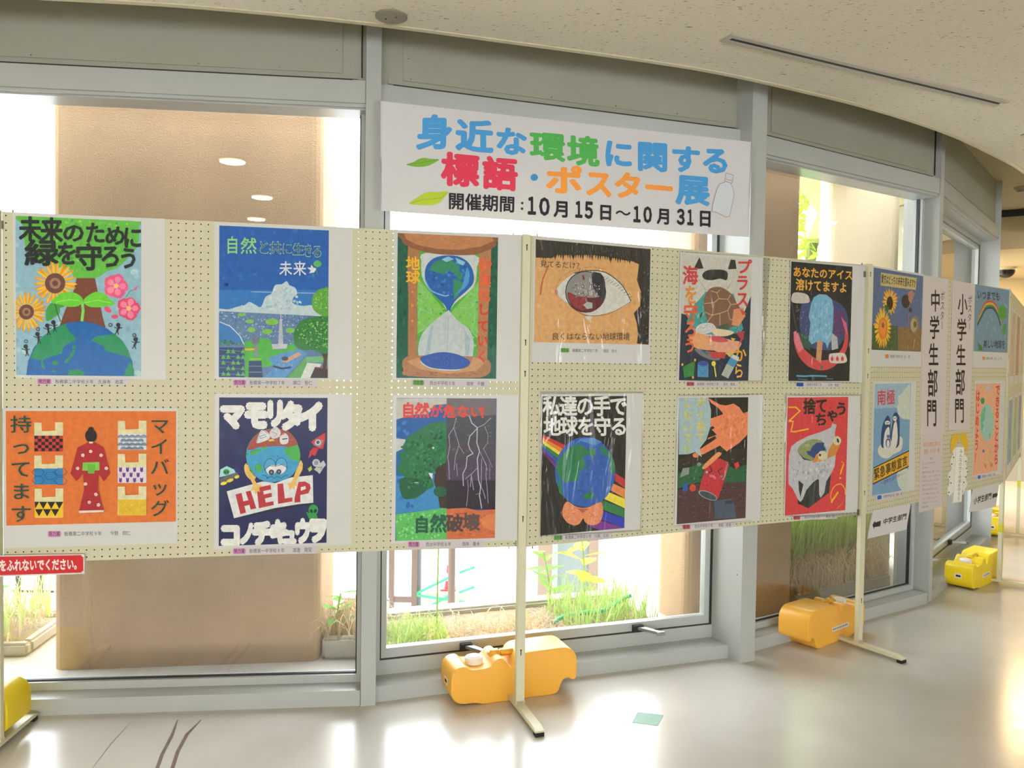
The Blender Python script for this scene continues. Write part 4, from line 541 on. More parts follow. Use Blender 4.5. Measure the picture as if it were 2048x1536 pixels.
{'name':'poster','label':'blue sky poster with white cloud over a green valley town','cat':'poster','panel':'p1','o':['0.9252','1.564'],'paper':[[-243.2,279.5],[241.2,280.5],[241.6,-279.8],[-239.5,-280]],'group':"children's posters in the upper row",'pc':'e4e4e0','sleeve':1,'art':[[-228.1,266.1],[153.1,267.9],[157,-272],[-222.4,-273.5]],'bg':'1c5cae','cap':[[-181.6,-278.6],[115.2,-277.5],[115.4,-303.3],[-181.5,-303.9]],'ops':[['D',['2262b4','1a56a6','2a6cba'],60,20.8,[-225.3,250.5,151,267.8,153,-1.3,-224.4,-11.8],1],['P','2d74bc',[-226.6,38.2,154.7,50.1,155.4,-44.1,-224.3,-41.1],0],['L','b8d2e8',2.1,[-114.4,35.4,115.1,36.9],0],['P','c6dae2',[-224.4,-28.6,-194.5,-29.8,-158.5,-18.4,-138.4,-13.7,-122.4,-1.4,-102.1,-10.5,-81.8,-18.4,-65.8,17.9,-45.5,31.2,-33.4,61.1,-8.9,66.2,7.4,77.3,17.8,62.8,36.3,54.9,44.7,33.9,32.4,20.8,28.4,-0.6,61.5,-10.3,94.6,-7.2,115.5,-19.5,136.5,-31.8,136.6,-48.9,-224.3,-43.2],1],['D',['a5c4d8','d8e6ea','b4ccda'],60,12.7,[-65.7,9.5,-33.4,52.7,11.6,62.6,40.6,29.5,74,-20.6,-89.9,-29.2],1],['D',['d8e6ea','bcd2de'],20,8.4,[-170.5,-22.9,-122.3,-4.8,-89.9,-25,74,-29.1],1],['P','5f80a8',[-224.4,-36.9,136.6,-46.7,155.5,-61.3,157,-272,-222.4,-275.6],0],['D',['aebfd0','46628c','c8d4dc','7a94b4','3a5078'],420,5.5,[-222.4,-38.9,132.4,-49,133.2,-160.5,-137.8,-165.1,-158.2,-102.4,-222.3,-70.3],1],['P','3a78ba',[-224.2,-76.6,-186.3,-90.4,-154.1,-123.3,-141.9,-148.3,-224,-145.7],1],['L','d8e4ea',3.4,[-222.2,-75.3,-186.3,-90.4,-154.1,-123.3,-139.9,-152.5],0],['E','7cbc52',-148.3,-47.5,12,0.3,0,-6.3],['E','7cbc52',-120,-71.2,15.3,0.3,0,-6.8],['E','7cbc52',-42.9,-71.1,22.4,0.5,0,-11.9],['E','7cbc52',-113.8,-101.4,13.7,0.3,0,-9.3],['E','7cbc52',-59,-106.6,18.3,0.4,0,-9.3],['E','7cbc52',20.8,-100.7,16.5,0.4,0,-9.3],['P','4fae45',[-137.9,-144.1,-73.2,-130.2,-48.7,-133.9,-40.4,-167.7,-7.6,-171.4,29.3,-145.2,58.4,-183.1,17.2,-192.3,-48.2,-231.5,-76.7,-236.1,-76.5,-274.2,-133.3,-274.8],0],['P','5a92c8',[-56.5,-201.9,0.7,-179.8,58.3,-170.3,83.3,-182.7,25.8,-247.6,1.2,-273.5,-72.5,-274.2,-31.8,-235.5],0],['D',['7aacd8','4a80b8'],30,7.7,[-48.4,-206,54.3,-178.9,17.5,-247.7,-48,-265.5],1],['P','c89a82',[-11.5,-214,50.1,-179,62.6,-187.3,9.1,-218],0],['E','384a58',2.8,-203.1,11.6,0.1,0.1,-7.7],['L','2a4468',6.8,[-36,-231.3,-7.2,-239.5,21.6,-234.9],0],['P','2f4a78',[-223.9,-166.6,-139.8,-165.2,-137.3,-274.8,-222.4,-275.6],0],['P','58a850',[-217.8,-207.6,-209.9,-190.7,-201.9,-207.4],0],['P','58a850',[-217.8,-227.7,-209.8,-210.8,-201.8,-227.5],0],['P','58a850',[-217.6,-268,-209.7,-251.1,-201.6,-267.9],0],['P','58a850',[-201.1,-187.2,-193.2,-170.3,-185.1,-186.9],0],['P','58a850',[-201.1,-207.4,-193.1,-190.4,-185,-207.1],0],['P','58a850',[-200.9,-247.7,-193,-230.8,-184.9,-247.5],0],['P','58a850',[-200.8,-267.9,-192.9,-251,-184.8,-267.7],0],['P','58a850',[-184.3,-186.9,-176.4,-170,-168.3,-186.7],0],['P','58a850',[-184.2,-227.3,-176.2,-210.4,-168.1,-227.1],0],['P','58a850',[-184.1,-247.5,-176.1,-230.6,-168,-247.3],0],['P','58a850',[-167.4,-206.9,-159.4,-189.9,-151.3,-206.6],0],['P','58a850',[-167.3,-227.1,-159.3,-210.1,-151.2,-226.9],0],['P','58a850',[-167.2,-267.5,-159.2,-250.6,-151.1,-267.4],0],['P','58a850',[-150.6,-186.4,-142.6,-169.4,-134.5,-186.1],0],['P','58a850',[-150.5,-206.6,-142.5,-189.6,-134.4,-206.4],0],['P','58a850',[-150.3,-247.1,-142.4,-230.1,-134.2,-246.9],0],['P','58a850',[-150.3,-267.4,-142.3,-250.4,-134.1,-267.2],0],['L','a0b8cc',0.9,[-221.9,-174.9,-139.7,-179.9],0],['L','a0b8cc',0.8,[-221.9,-195.9,-139.7,-201],0],['L','a0b8cc',0.8,[-221.8,-216.9,-139.6,-222.1],0],['L','a0b8cc',0.8,[-221.7,-237.9,-139.5,-243.2],0],['L','a0b8cc',0.9,[-221.6,-258.8,-139.4,-264.3],0],['P','2c4468',[-122.2,-213.4,-78.9,-212.8,-74.5,-274.2,-123.2,-274.7],0],['L','7fbf50',6.8,[-117.4,-207.8,-80.9,-205.6],0],['L','aebfd0',1.3,[-121.4,-232.4,-76.8,-231.8],0],['L','aebfd0',1.3,[-121.3,-253.5,-76.6,-253],0],['E','70788a',-101.5,-140,13.3,0.3,0,-13.9],['L','8a8aa0',11,[-99.4,-156,-97.2,-194],0],['L','e4b030',6.8,[-133.7,-172.6,-105.4,-170.9],0],['P','b8c4cc',[-16.4,-61.1,-8.2,-61,-2.7,-162.8,-22,-163.1],0],['P','c8ccd4',[-44.6,-150.8,12.8,-149.8,8.8,-166.9,-40.4,-169.8],0],['L','c8d0d8',2.9,[-12.4,-42,-11.1,-65.3],0],['L','44586a',2.5,[53.4,-46.7,54.5,-80.8],0],['P','e0e6e0',[79.4,-217,133.6,-220.6,100.6,-272.5,59,-272.9],0],['P','6fae7a',[75.1,-195.7,156.5,-190.2,156.6,-216,75.2,-217.1],0],['P','5fa060',[9.4,-273.4,75.1,-197.8,81.5,-217,59,-272.9],0],['P','3f3028',[108.6,-233.8,156.8,-237.5,157,-272,92.2,-272.6],0],['L','a03a30',4.3,[110.7,-233.8,156.8,-238.4],0],['P','4a3428',[129.1,-169.1,156.2,-160.1,148.5,-250.5,135.9,-250.7,139.8,-203.3],0],['P','2f7a3c',[41.3,-89.6,61.8,-63.5,99.1,-49.8,140.7,-44.5,155.4,-39.8,156.3,-168.7,133.3,-181.9,99.9,-169.6,62.5,-170.2,37.5,-149.3,33.2,-115.3],1],['P','5aa040',[98.6,22.8,119.2,49,140,56.1,154.7,54.4,155.4,-39.8,124,-40.6,98.8,-15.6],1],['D',['2a6c36','5aa848','8cc860','1f5c30','7ab850'],170,7.6,[45.4,-89.5,99.1,-54.1,153.3,-48.5,154.1,-160.1,99.8,-165.3,49.9,-144.8],1],['D',['7cbc48','4a9440','a0d058'],60,6.4,[102.8,14.4,140.1,49.7,154.7,50.1,153.2,-31.3,111.3,-19.6],1],['D',['2a6c3a','3f8a48'],24,9.2,[-222,-149.8,-210.1,-141.2,-145.9,-144.2,-149.9,-156.9,-220,-158.2],1],['T','8ccf8a','自',[-201.4,226.6,-159.5,228.5,-159.2,167.9,-201.2,166.2],0.03,0],['T','8ccf8a','然',[-151.4,224.6,-98.4,227,-98.1,170.4,-151.2,168.2],0.03,0],['T','9cc8bc','と',[-92.7,218.4,-53,220.2,-52.7,170.5,-92.4,168.9],0.05,0],['T','184a6c','と',[-91,216.8,-54.6,218.4,-54.3,172.1,-90.8,170.7],0,0],['T','9cc8bc','共',[-52.9,215.9,-11.4,217.7,-11.1,172.2,-52.7,170.5],0.05,0],['T','184a6c','共',[-51.3,214.3,-13,216,-12.8,173.8,-51.1,172.3],0,0],['T','9cc8bc','に',[-9.3,213.6,26.7,215.2,27,173.7,-9.1,172.3],0.05,0],['T','184a6c','に',[-7.7,212,25.1,213.4,25.3,175.3,-7.5,174],0,0],['T','9cc8bc','生',[27.6,213.1,67.9,214.8,68.2,171.1,27.8,169.5],0.05,0],['T','184a6c','生',[29.2,211.5,66.3,213,66.5,172.7,29.4,171.3],0,0],['T','9cc8bc','き',[66.7,212.6,96.9,213.9,97.2,165.9,67,164.7],0.05,0],['T','184a6c','き',[68.3,211,95.2,212.1,95.5,167.5,68.6,166.4],0,0],['T','9cc8bc','る',[95.7,209.6,132.2,211.2,132.6,165.1,96,163.7],0.05,0],['T','184a6c','る',[97.3,208,130.6,209.4,130.9,166.8,97.6,165.5],0,0],['T','e2ecf2','未',[-17.5,146.2,25.5,147.8,25.8,97,-17.3,95.5],0.025,0],['T','e2ecf2','来',[31.6,148,74.9,149.7,75.3,98.7,31.9,97.2],0.025,0],['P','eef4f6',[79.2,128.6,91.6,129.1,93.6,139.8,102,129.5,112.4,125.6,104.2,112.5,85.6,107.6,91.7,118.4],0],['L','58b870',1.7,[108.3,129.7,116.8,102.3],0],['F','58b860',115.6,143.6,15,0.6,0.1,-14.5,4,0.1,1.5]],'capops':[['P','c885b4',[-175.7,-286.2,-172.3,-281.6,-135.5,-281.5,-131.9,-286,-131.9,-296.7,-135.4,-301.3,-172.2,-301.4,-175.7,-296.8],0],['T','3a2030','努力賞',[-172.2,-283.6,-135.5,-283.5,-135.4,-299.2,-172.2,-299.3],0.01,0],['T','45454a','板橋第一中学校７年\u3000\u3000関口\u3000智仁',[-120.2,-283.5,100.1,-282.8,100.2,-299.5,-120.2,-300],0.005,0]]},
{'name':'poster','label':'navy poster of a worried cartoon globe holding a HELP sign','cat':'poster','panel':'p1','o':['0.9272','0.9524'],'paper':[[-240.8,279.9],[241.3,280.6],[241.7,-279.6],[-242.2,-280.7]],'group':"children's posters in the lower row",'pc':'e4e4e0','sleeve':1,'art':[[-226.4,265.7],[152.2,266.6],[153.6,-268.3],[-224.7,-270.9]],'bg':'1b2154','cap':[[-182.4,-276.5],[116,-279],[116.2,-308.6],[-182.3,-303.4]],'ops':[['D',['202a64','181c48'],30,28.6,[-221.3,257.5,144.9,259,148.7,-263.9,-219.7,-252.5],1],['D',['8088a8'],30,1.2,[-221,146.9,145.7,145.7,148.7,-263.9,-219.7,-252.5],1],['E','e4c070',-118.5,-2.3,16,7.7,13.4,-30.3],['E','14182e',-37.5,54.9,97.7,-1,0.6,-101.2],['E','3f9ac8',-37.5,54.9,95.6,-1,0.6,-99.2],['P','9c4a3c',[-127.6,78.5,-119,105.3,-95.4,134.1,-67.8,148.5,-16,152.5,16.1,141.9,38.4,116.8,48.6,91.7,24.5,85.6,-15.7,90.1,-55.6,88.3,-87.3,86.4,-107.1,78.3],1],['D',['b85a48','8a3c34'],30,7.5,[-115,97,-71.7,134,8.1,133.6,40.5,95.9,-55.6,92.4],1],['P','14402e',[-3.6,79.5,16.4,85.6,48.6,95.9,57.7,62.3,56.2,33.9,32.8,39.6,16.7,46,8.5,62.8],0],['P','46a84c',[-4.4,78.7,15.6,84.8,47.8,95,56.9,61.5,55.4,33,32,38.7,15.9,45.2,7.7,61.9],0],['P','14402e',[-118.9,68.1,-107,76.2,-83.3,78.1,-87.2,67.8,-114.9,58.9],0],['P','46a84c',[-118.1,67.2,-106.3,75.4,-82.5,77.3,-86.4,66.9,-114.1,58.1],0],['P','14402e',[-83.3,84.3,-65.5,89.2,-64.3,80,-79.3,76.8],0],['P','46a84c',[-82.5,83.5,-64.7,88.3,-63.5,79.2,-78.5,76],0],['P','14402e',[-100.9,22.3,-87,26.3,-75.1,13.7,-82.9,-4.9,-98.8,1.6],0],['P','46a84c',[-100.1,21.5,-86.2,25.5,-74.3,12.9,-82.1,-5.7,-98,0.7],0],['P','14402e',[-131.5,64,-123.6,64,-126.7,55.7,-131.4,54.9],0],['P','46a84c',[-130.7,63.2,-122.8,63.1,-125.9,54.9,-130.6,54.1],0],['P','14402e',[-124.6,18.5,-106.7,-2.5,-98.7,-21.2,-112.6,-6.5],0],['P','46a84c',[-123.8,17.6,-105.9,-3.3,-97.9,-22.1,-111.8,-7.4],0],['P','e8e8ea',[-95.4,113.4,-79.7,148.5,-55.8,138.1,-51.7,117.3,-91.3,101],1],['P','dcdce0',[-51.8,138,-32,160.8,-14,146.2,-15.9,125.4,-39.8,117.2],1],['P','e4e0e2',[-15.1,125.4,0.1,137.8,14.2,125.3,12.3,100.3,-11.7,98.3],1],['L','303040',1.3,[-85.5,125.8,-65.7,131.9,-63.7,123.6,-83.5,117.5,-85.5,125.8],0],['L','404050',1.3,[-43.9,142.2,-23.9,133.8,-35.8,123.4],0],['L','c03a3a',3.4,[-13.9,129.6,0.1,135.8],0],['L','202028',3.4,[-5.8,115,10.2,117],0],['P','e0c84a',[-55.7,113.2,-39.8,117.2,-33.7,108.9,-51.7,106.9],0],['L','202028',1.2,[-94.5,105.1,-87.5,134.1,-73.7,148.5,-55.8,133.9],0],['E','c8ccd0',-36,152.5,4.8,0,0.1,-5],['E','1a2438',-49.2,16.7,20.7,-0.2,0.1,-28.3],['E','4fa6cf',-49.2,16.7,19.1,-0.2,0.1,-26.6],['E','1a2438',-9.3,19.1,20.9,-0.2,0.2,-28.3],['E','4fa6cf',-9.3,19.1,19.3,-0.2,0.2,-26.7],['P','eceef2',[-63.1,7.3,-47.2,19.6,-29.3,16.5,-31.1,-7.7,-47.1,-14.9,-59.1,-7.3],1],['P','eceef2',[-29.3,17.3,-11.3,22.1,6.8,14.8,4.9,0.2,-11.1,-12.1,-26.3,-7.7],1],['L','1a2438',1.7,[-69.1,3.3,-51.2,18.4,-29.3,16.5,-9.3,22.1,12.8,10.5],0],['E','3a3c44',-44.3,-5.4,9.6,-0.1,0,-10],['E','8a8c94',-44.3,-5.4,3.6,-0.1,0,-3.7],['E','3a3c44',-18,-3.7,8.9,-0.1,0.1,-9.2],['E','8a8c94',-18,-3.7,3.6,0,0.1,-3.7],['L','1a2c44',1.7,[-76.9,-15.3,-63,-17.6,-59,-28.1,-45,-20,-35,-28.4,-23.1,-20.3,-9,-28,1,-18.6,15,-16.7],0],['L','1a2c44',1.2,[-39.4,50.7,-34.7,54.8],0],['L','1a2c44',1.3,[-25.5,55.6,-19.5,51.4],0],['P','14182e',[-201.5,-71.2,104,-15.9,106.8,-122.4,-174.9,-173.1],0],['P','eceeee',[-198.8,-72.1,-74.8,-38.2,-30.9,-45.2,25.1,-25.2,102,-17.9,104.7,-119.9,49.9,-124.2,-34.5,-136.9,-173,-170.2],0],['P','b42c34',[-168.2,-84.3,-147.8,-78.4,-141,-109.6,-124,-105.9,-133.2,-74.6,-116.3,-70.7,-96.2,-135.5,-116,-140.1,-120,-122.5,-137.7,-126.3,-131.7,-150.5,-151.4,-155.8],0],['P','b42c34',[-95.3,-60.7,-46.9,-51.2,-44.8,-67.9,-72.7,-73.6,-70.6,-86.1,-43.5,-80.4,-41.9,-95,-66.6,-100.8,-63.3,-115.4,-36.6,-111,-35.3,-125.2,-87.1,-135.7],0],['P','b42c34',[-22.9,-48.7,-2.9,-46.5,3.4,-102.2,30.4,-98.6,30.5,-113.3,-20.5,-121.4],0],['P','b42c34',[51.5,-42.4,73.7,-40.6,92,-51.4,95,-66.2,86.2,-85,57.8,-90.7,58.8,-115.9,37.8,-117.6,37.7,-100.8],0],['P','eceeee',[59.7,-61.4,75.8,-57.5,77.9,-68,59.7,-75.2],0],['P','e6bc68',[-135.2,22.7,-124.6,22.6,-116.6,-6.5,-94.6,-46.2,-76.7,-54.8,-86.6,-60.9,-83.4,-77.6,-91.3,-73.3,-100.4,-85.6,-103.2,-68.9,-117.1,-72,-107.3,-52.2,-122.4,-18.8],0],['P','e6bc68',[59,39.3,66.4,24.5,65.3,3.6,43.4,-41.4,48.7,-60.3,39.4,-54.7,37.5,-69.4,28.6,-62.1,19.4,-73.2,18.1,-57.7,9.2,-47.9,27.2,-42,41.1,-4.5],0],['P','aee0e8',[-223.5,-21.4,-220.5,7.3,-199.1,19.4,-173.7,6.7,-167.7,-5.8,-208.7,-17.5],0],['P','5c6068',[-223.5,-27.6,-197.1,-13.6,-163.8,-3.8,-155.9,-14.2,-173.5,-26.3,-220.4,-42.1],0],['E','e8d83a',-208.7,-43.1,11.3,3,1.5,-5.6],['E','e8d83a',-187.2,-32.7,11.7,4.3,1.9,-5.5],['E','e8d83a',-163.7,-20.3,8.1,3,1.9,-5.4],['E','2c8a44',-200.2,-2,10.9,-0.2,0,-9.9],['E','10241a',-204.1,-3.2,3.1,0,0,-2.5],['E','10241a',-195.5,-2.5,3.1,0,0,-2.5],['P','cc3034',[144.9,138.1,129.5,128.9,95.1,103.9,117.6,80.7,138,78.4,145.1,112],0],['P','8a8e94',[113.3,116.4,139,110,127.8,83.5,104.5,94.6],0],['E','d8dce0',119.5,102.9,9.8,0,0.1,-10],['E','50565c',119.5,102.9,6.5,0,0,-6.7],['P','c03238',[105.4,85,91.2,70.4,85.3,43.2,99.5,57.7,109.7,53.4,121.7,78.5],0],['P','cc3034',[95.1,103.9,113.3,118.5,105.3,95.5],0],['E','c8ccd2',113.9,27.3,13.9,-0.1,0.1,-14.3],['E','8a9cb0',113.9,27.3,8.2,-0.1,0.1,-8.4],['P','c8ccd0',[105.9,3,130.2,28,140.4,36.3,148.7,19.3,138.5,6.8,126.4,-14.1,118.2,-5.5],0],['P','b8c84a',[83.6,5.4,95.7,16.6,99.8,3.1,89.7,-5.1],0],['L','30343c',1.3,[118.1,11.3,134.4,11.1,130.4,0.6],0],['E','2c9048',104.9,-146.4,17.1,-0.4,0.1,-20.3],['P','2c9048',[88.7,-156.6,78.5,-152.1,86.7,-173.4,97,-186.3,125.6,-187.1,115.2,-161.5],0],['E','10301c',98,-150.5,4.4,2,3.1,-6.9],['E','10301c',111.8,-150,4.5,-2.2,-3,-6.8],['T','f4f4f0','マ',[-219.3,241.1,-141.2,241.4,-140.9,152.8,-219.1,153.1],0.2,0],['T','f4f4f0','モ',[-137.3,249.6,-60.3,249.9,-59.9,152.6,-136.9,152.8],0.2,0],['T','f4f4f0','リ',[-65.1,254,1.4,254.3,2,160.7,-64.7,160.9],0.2,0],['T','f4f4f0','タ',[-14.5,245.9,63.8,246.2,64.4,148,-14,148.3],0.2,0],['T','f4f4f0','イ',[52.5,246.1,136.8,246.4,137.5,145.7,53.1,146],0.2,0],['T','f4f4f0','コ',[-219.9,-190.5,-151.3,-192.3,-150.9,-275.4,-219.6,-273.2],0.2,0],['T','f4f4f0','ノ',[-153.3,-188.1,-101.9,-189.5,-101.5,-268.7,-152.9,-267],0.2,0],['T','f4f4f0','チ',[-107.9,-185.2,-42.2,-186.9,-41.7,-272.7,-107.5,-270.6],0.2,0],['T','f4f4f0','キ',[-46.2,-182.6,14,-184.2,14.5,-268.2,-45.8,-266.3],0.2,0],['T','f4f4f0','ュ',[-6,-202.5,46.4,-203.9,46.8,-271.3,-5.7,-269.6],0.2,0],['T','f4f4f0','ウ',[40.2,-182.7,95,-184.2,95.5,-270.7,40.7,-269],0.2,0],['T','f4f4f0','ヲ',[88.8,-177.7,154.2,-179.3,154.8,-268.3,89.4,-266.3],0.2,0]],'capops':[['P','c885b4',[-176.5,-284.6,-173,-279.8,-136,-280.1,-132.5,-285.1,-132.4,-296.6,-136,-301.5,-172.9,-300.9,-176.5,-296],0],['T','3a2030','努力賞',[-173,-281.9,-136,-282.3,-136,-299.3,-173,-298.7],0.01,0],['T','45454a','板橋第一中学校８年\u3000\u3000渡邊\u3000陽栞',[-120.7,-282.5,100.8,-284.8,101,-303.9,-120.6,-300.4],0.005,0]]},
{'name':'poster','label':'green poster of a wooden hourglass with the melting earth','cat':'poster','panel':'p1','o':['1.5563','1.5658'],'paper':[[-242.5,276.9],[242.6,281.8],[241.2,-281.5],[-241.2,-277.2]],'group':"children's posters in the upper row",'pc':'e4e4e0','sleeve':1,'art':[[-223.5,269.3],[156.3,265],[148.4,-273.6],[-229.9,-268.6]],'bg':'175a46','cap':[[-171.9,-274.4],[121.9,-277.3],[122.3,-304.4],[-171.6,-301.4]],'ops':[['D',['1c6850','124a3c'],30,16.9,[-224.7,265.1,-191,262.4,-185.6,-263.9,-225.8,-264.3],3],['D',['1c6850','124a3c'],30,17.3,[127.9,246.5,154.2,260.6,146.1,-269.3,126.1,-265.1],3],['P','4ea83c',[-188.5,220.2,119.7,207.3,98.7,-195.8,-182.1,-191.3],0],['P','7cc058',[-151.3,107.3,-34.1,-34.4,-149,-105.5],0],['P','7cc058',[94.6,115.8,-34.1,-34.4,97.8,-126.4],0],['D',['62b446','449c38','8acc60'],80,11,[-152.2,192.1,76,192.6,80.8,-165.7,-156.8,-169.6],1],['L','84c88c',3.8,[-146.8,81.9,-131.7,65.4,-142.2,48.1],1],['L','84c88c',3.8,[-144.4,56.5,-116.6,48.8,-112.2,31.9,-124.9,27.3],1],['L','84c88c',3.8,[-150.4,26.5,-135.4,14.2,-143.8,1.2],1],['L','84c88c',3.8,[-145.4,-50,-143.6,-20.1,-126.6,-15.4],1],['L','84c88c',3.9,[-128.7,-15.4,-98.7,-27.5,-103.2,-6.2],1],['L','84c88c',3.8,[-132.4,-71,-121.6,-83.5,-140.6,-92.5],1],['L','84c88c',3.8,[42.6,75.2,73.2,71.9,71.4,46,51.7,49.7],1],['L','84c88c',3.9,[73.8,28.8,52.1,19.5,65.3,7],1],['L','84c88c',3.9,[8.8,-3.2,48,-2.1,73.8,28.8],1],['L','84c88c',3.9,[30.8,-19.8,52.7,-27.9,44.1,-41.1],1],['L','84c88c',3.9,[65.5,-6,66.1,-49.2,53.4,-84,75.7,-113.8],1],['L','84c88c',3.8,[44.5,-71.3,62.1,-79.5],1],['P','cfd6d4',[-122.5,197.5,65,196.5,72.2,149.5,66.5,88.9,38.6,53.6,-8.7,13.5,-30,-17.1,-38.6,-17.3,-60.5,16.3,-108.2,61.9,-134.3,107.9,-138.3,158.7],1],['P','1c5ca8',[-124,133.7,-109.4,164,-79.7,184.4,-36.8,191.6,6.4,187.8,41.5,165.5,59.4,127.5,57.7,88.7,25.5,53.2,-4.5,26.5,-21.5,0.3,-34.1,-30.1,-45.3,-0.4,-69.2,24.6,-103.9,57.8,-121.4,91.3],1],['D',['2a70b8','174c94','3c88c4'],70,12.7,[-113.4,142.6,-36.7,179.6,41.7,148.3,46.7,96.9,-17.6,34.7,-95.5,75.1],1],['P','2f8460',[-109,134.3,-92.3,164.7,-62.4,176.5,-28,173.6,2.5,155.5,7.1,134.2,20.4,113.2,7.5,99.9,-14.4,124.9,-36.1,136.9,-53.2,119.2,-79,126.8],0],['P','2f8460',[-18.5,103.3,7.5,99.9,20.7,87.4,3.9,43.9,-13.2,26.3,-17.9,60.4],0],['P','8cc4dc',[-62.4,176.5,-36.8,188.2,-15.1,178.3,-45.1,166.5],0],['P','8cc4dc',[-10.8,184.9,28.4,169.3,19.9,156.1,-1.9,163.9],0],['P','4a94cc',[33,148,44.2,122.6,33.9,79.3,-13.4,41.3,16.5,78.7],1],['L','7ab4dc',5.1,[-121.4,91.3,-99.6,57.9,-52.2,40.1,-35,42.8],1],['P','c4cfd0',[-38.6,-17.3,-30,-17.1,0.7,-50.7,44.7,-84.2,62.7,-127.1,61.2,-179,50.8,-218.2,11.8,-240.3,-48.9,-241,-117.8,-228.9,-141.7,-195,-146.3,-156.6,-132,-105.1,-94,-61.5],1],['P','a8bcc6',[-102.3,-83.1,-89.6,-70,-105.5,-181.6,-122.5,-190.4],0],['P','a8bcc6',[27.2,-84.6,49.6,-123,46,-187.9,33.1,-205.4],0],['L','90a8b8',1.3,[-34.1,-30.1,-36.8,-172],0],['P','2050a4',[-140.4,-197.1,-96.9,-179.4,-49.7,-172.2,2.3,-180,50.6,-205.2,29.1,-231.4,-31.6,-237.3,-105,-228.8],1],['D',['2c60b4','1a4494'],40,9.4,[-126.7,-199.1,-49.6,-180.8,28.8,-205.5,-49,-228.1],1],['L','5a92d0',5.1,[-14.4,-232,20.2,-218.6,41.8,-201],0],['P','a8744c',[-188.5,220.2,-143.9,205.1,-151.4,115.8,-152.5,22.2,-151.6,-62.9,-150.2,-190.9,-184.2,-191.4,-185.5,-63.7,-184.3,21.3,-189.5,114.4],0],['D',['b8845a','98683f'],40,6.7,[-186.1,190.7,-152.2,192.1,-152.5,-182.4,-182.2,-182.8],4],['P','b07a52',[80.3,201.4,126,224.8,125.3,116.8,118.3,-13.2,116.5,-208.6,77,-213.5,79.3,-57.5],0],['D',['c08a60','a06c48'],40,6.9,[82.6,192.9,119.8,194.4,111.8,-187,81,-187.4],4],['P','8a5a3c',[-211.9,244.6,-199.1,224,-143.9,205.1,-79.8,195,6.4,194.2,71.5,201.1,137,229.6,144.6,247.2,132,268.2,-203.7,268.1],1],['P','b87c50',[-205.9,268,129.8,266,136.6,253.3,84.3,229.6,6.1,214.7,-80,214.2,-152.6,226,-195.1,245.3],0],['D',['c48a5c','a87046'],40,6.8,[-191.1,264.5,119,259,49.4,226,-122.9,227.2],0.2],['P','a8744c',[-205.1,-217.2,-194.8,-195.8,-143.9,-186.5,76.7,-187.5,125.3,-204.2,131,-230.2,117.2,-256.5,55.8,-268,-181.3,-263.9,-200.7,-238.5],1],['P','c09062',[-190.4,-208.5,-143.8,-195,-117.8,-228.9,-31.5,-245.1,46.5,-226.9,63.5,-187.7,112.1,-204.3,77.3,-239.5,-31.4,-253.7,-139.1,-237.7],0],['D',['8a5a3c','9c6a44'],30,8.5,[-181.5,-246.8,-31.5,-251.6,108.2,-243.5,55.7,-261.5,-160.1,-261.5],0.3],['P','c4cfd0',[-135.2,-203.5,-49.8,-167.9,46.2,-200.9,11.8,-238.1,-48.9,-241.8,-109.2,-231],1],['P','2050a4',[-138.7,-197.1,-96.9,-179.4,-49.7,-172.2,2.3,-180,50.6,-205.2,29.1,-231.4,-31.6,-237.3,-105,-228.8],1],['D',['2c60b4','1a4494'],40,9.4,[-126.7,-199.1,-49.6,-180.8,28.8,-205.5,-49,-228.1],1],['T','edb52c','地',[-193.6,179.9,-144.5,180.1,-143.9,131.3,-193.1,131.2],0.05,0],['T','edb52c','球',[-193,126.2,-143.9,127.9,-143.4,82,-192.5,80.4],0.05,0],['E','e8912c',-170.2,50.6,4.2,0.1,0,-4.2],['E','e8912c',-169.7,-0.4,4.3,0.2,0.1,-4.2],['E','e8912c',-169.1,-58.2,4.3,0.1,0.1,-4.2],['T','e06038','砂',[79.6,184.2,127.9,186.1,128.6,134.2,80.3,132.5],0.05,0],['T','e06038','漠',[79.1,128.2,126,129.8,126.7,77.9,79.7,76.4],0.05,0],['T','e06038','化',[78.5,72.1,124.1,73.5,124.9,21.6,79.2,20.3],0.05,0],['T','d23c2c','し',[77.9,13.8,122.3,15,122.9,-30.5,78.5,-31.6],0.05,0],['T','d23c2c','て',[77.5,-48.9,120.5,-47.9,121.1,-93.4,78.1,-94.3],0.05,0],['T','d23c2c','い',[76.9,-105.2,118.6,-104.3,119.3,-149.9,77.5,-150.6],0.05,0],['T','d23c2c','く',[76.4,-165.8,116.8,-165.1,117.4,-210.8,77,-211.3],0.05,0]],'capops':[['P','78ac62',[-166,-282.6,-162.6,-277.8,-126.2,-278.1,-122.7,-283,-122.5,-294.3,-126,-299.1,-162.4,-298.8,-165.9,-293.9],0],['T','20401c','奨励賞',[-162.6,-279.9,-126.2,-280.3,-126,-297,-162.4,-296.6],0.01,0],['T','45454a','西台中学校９年\u3000\u3000\u3000嶺岸\u3000千鶴',[-102.3,-280.5,107,-282.6,107.2,-300.2,-102.2,-298],0.005,0]]},
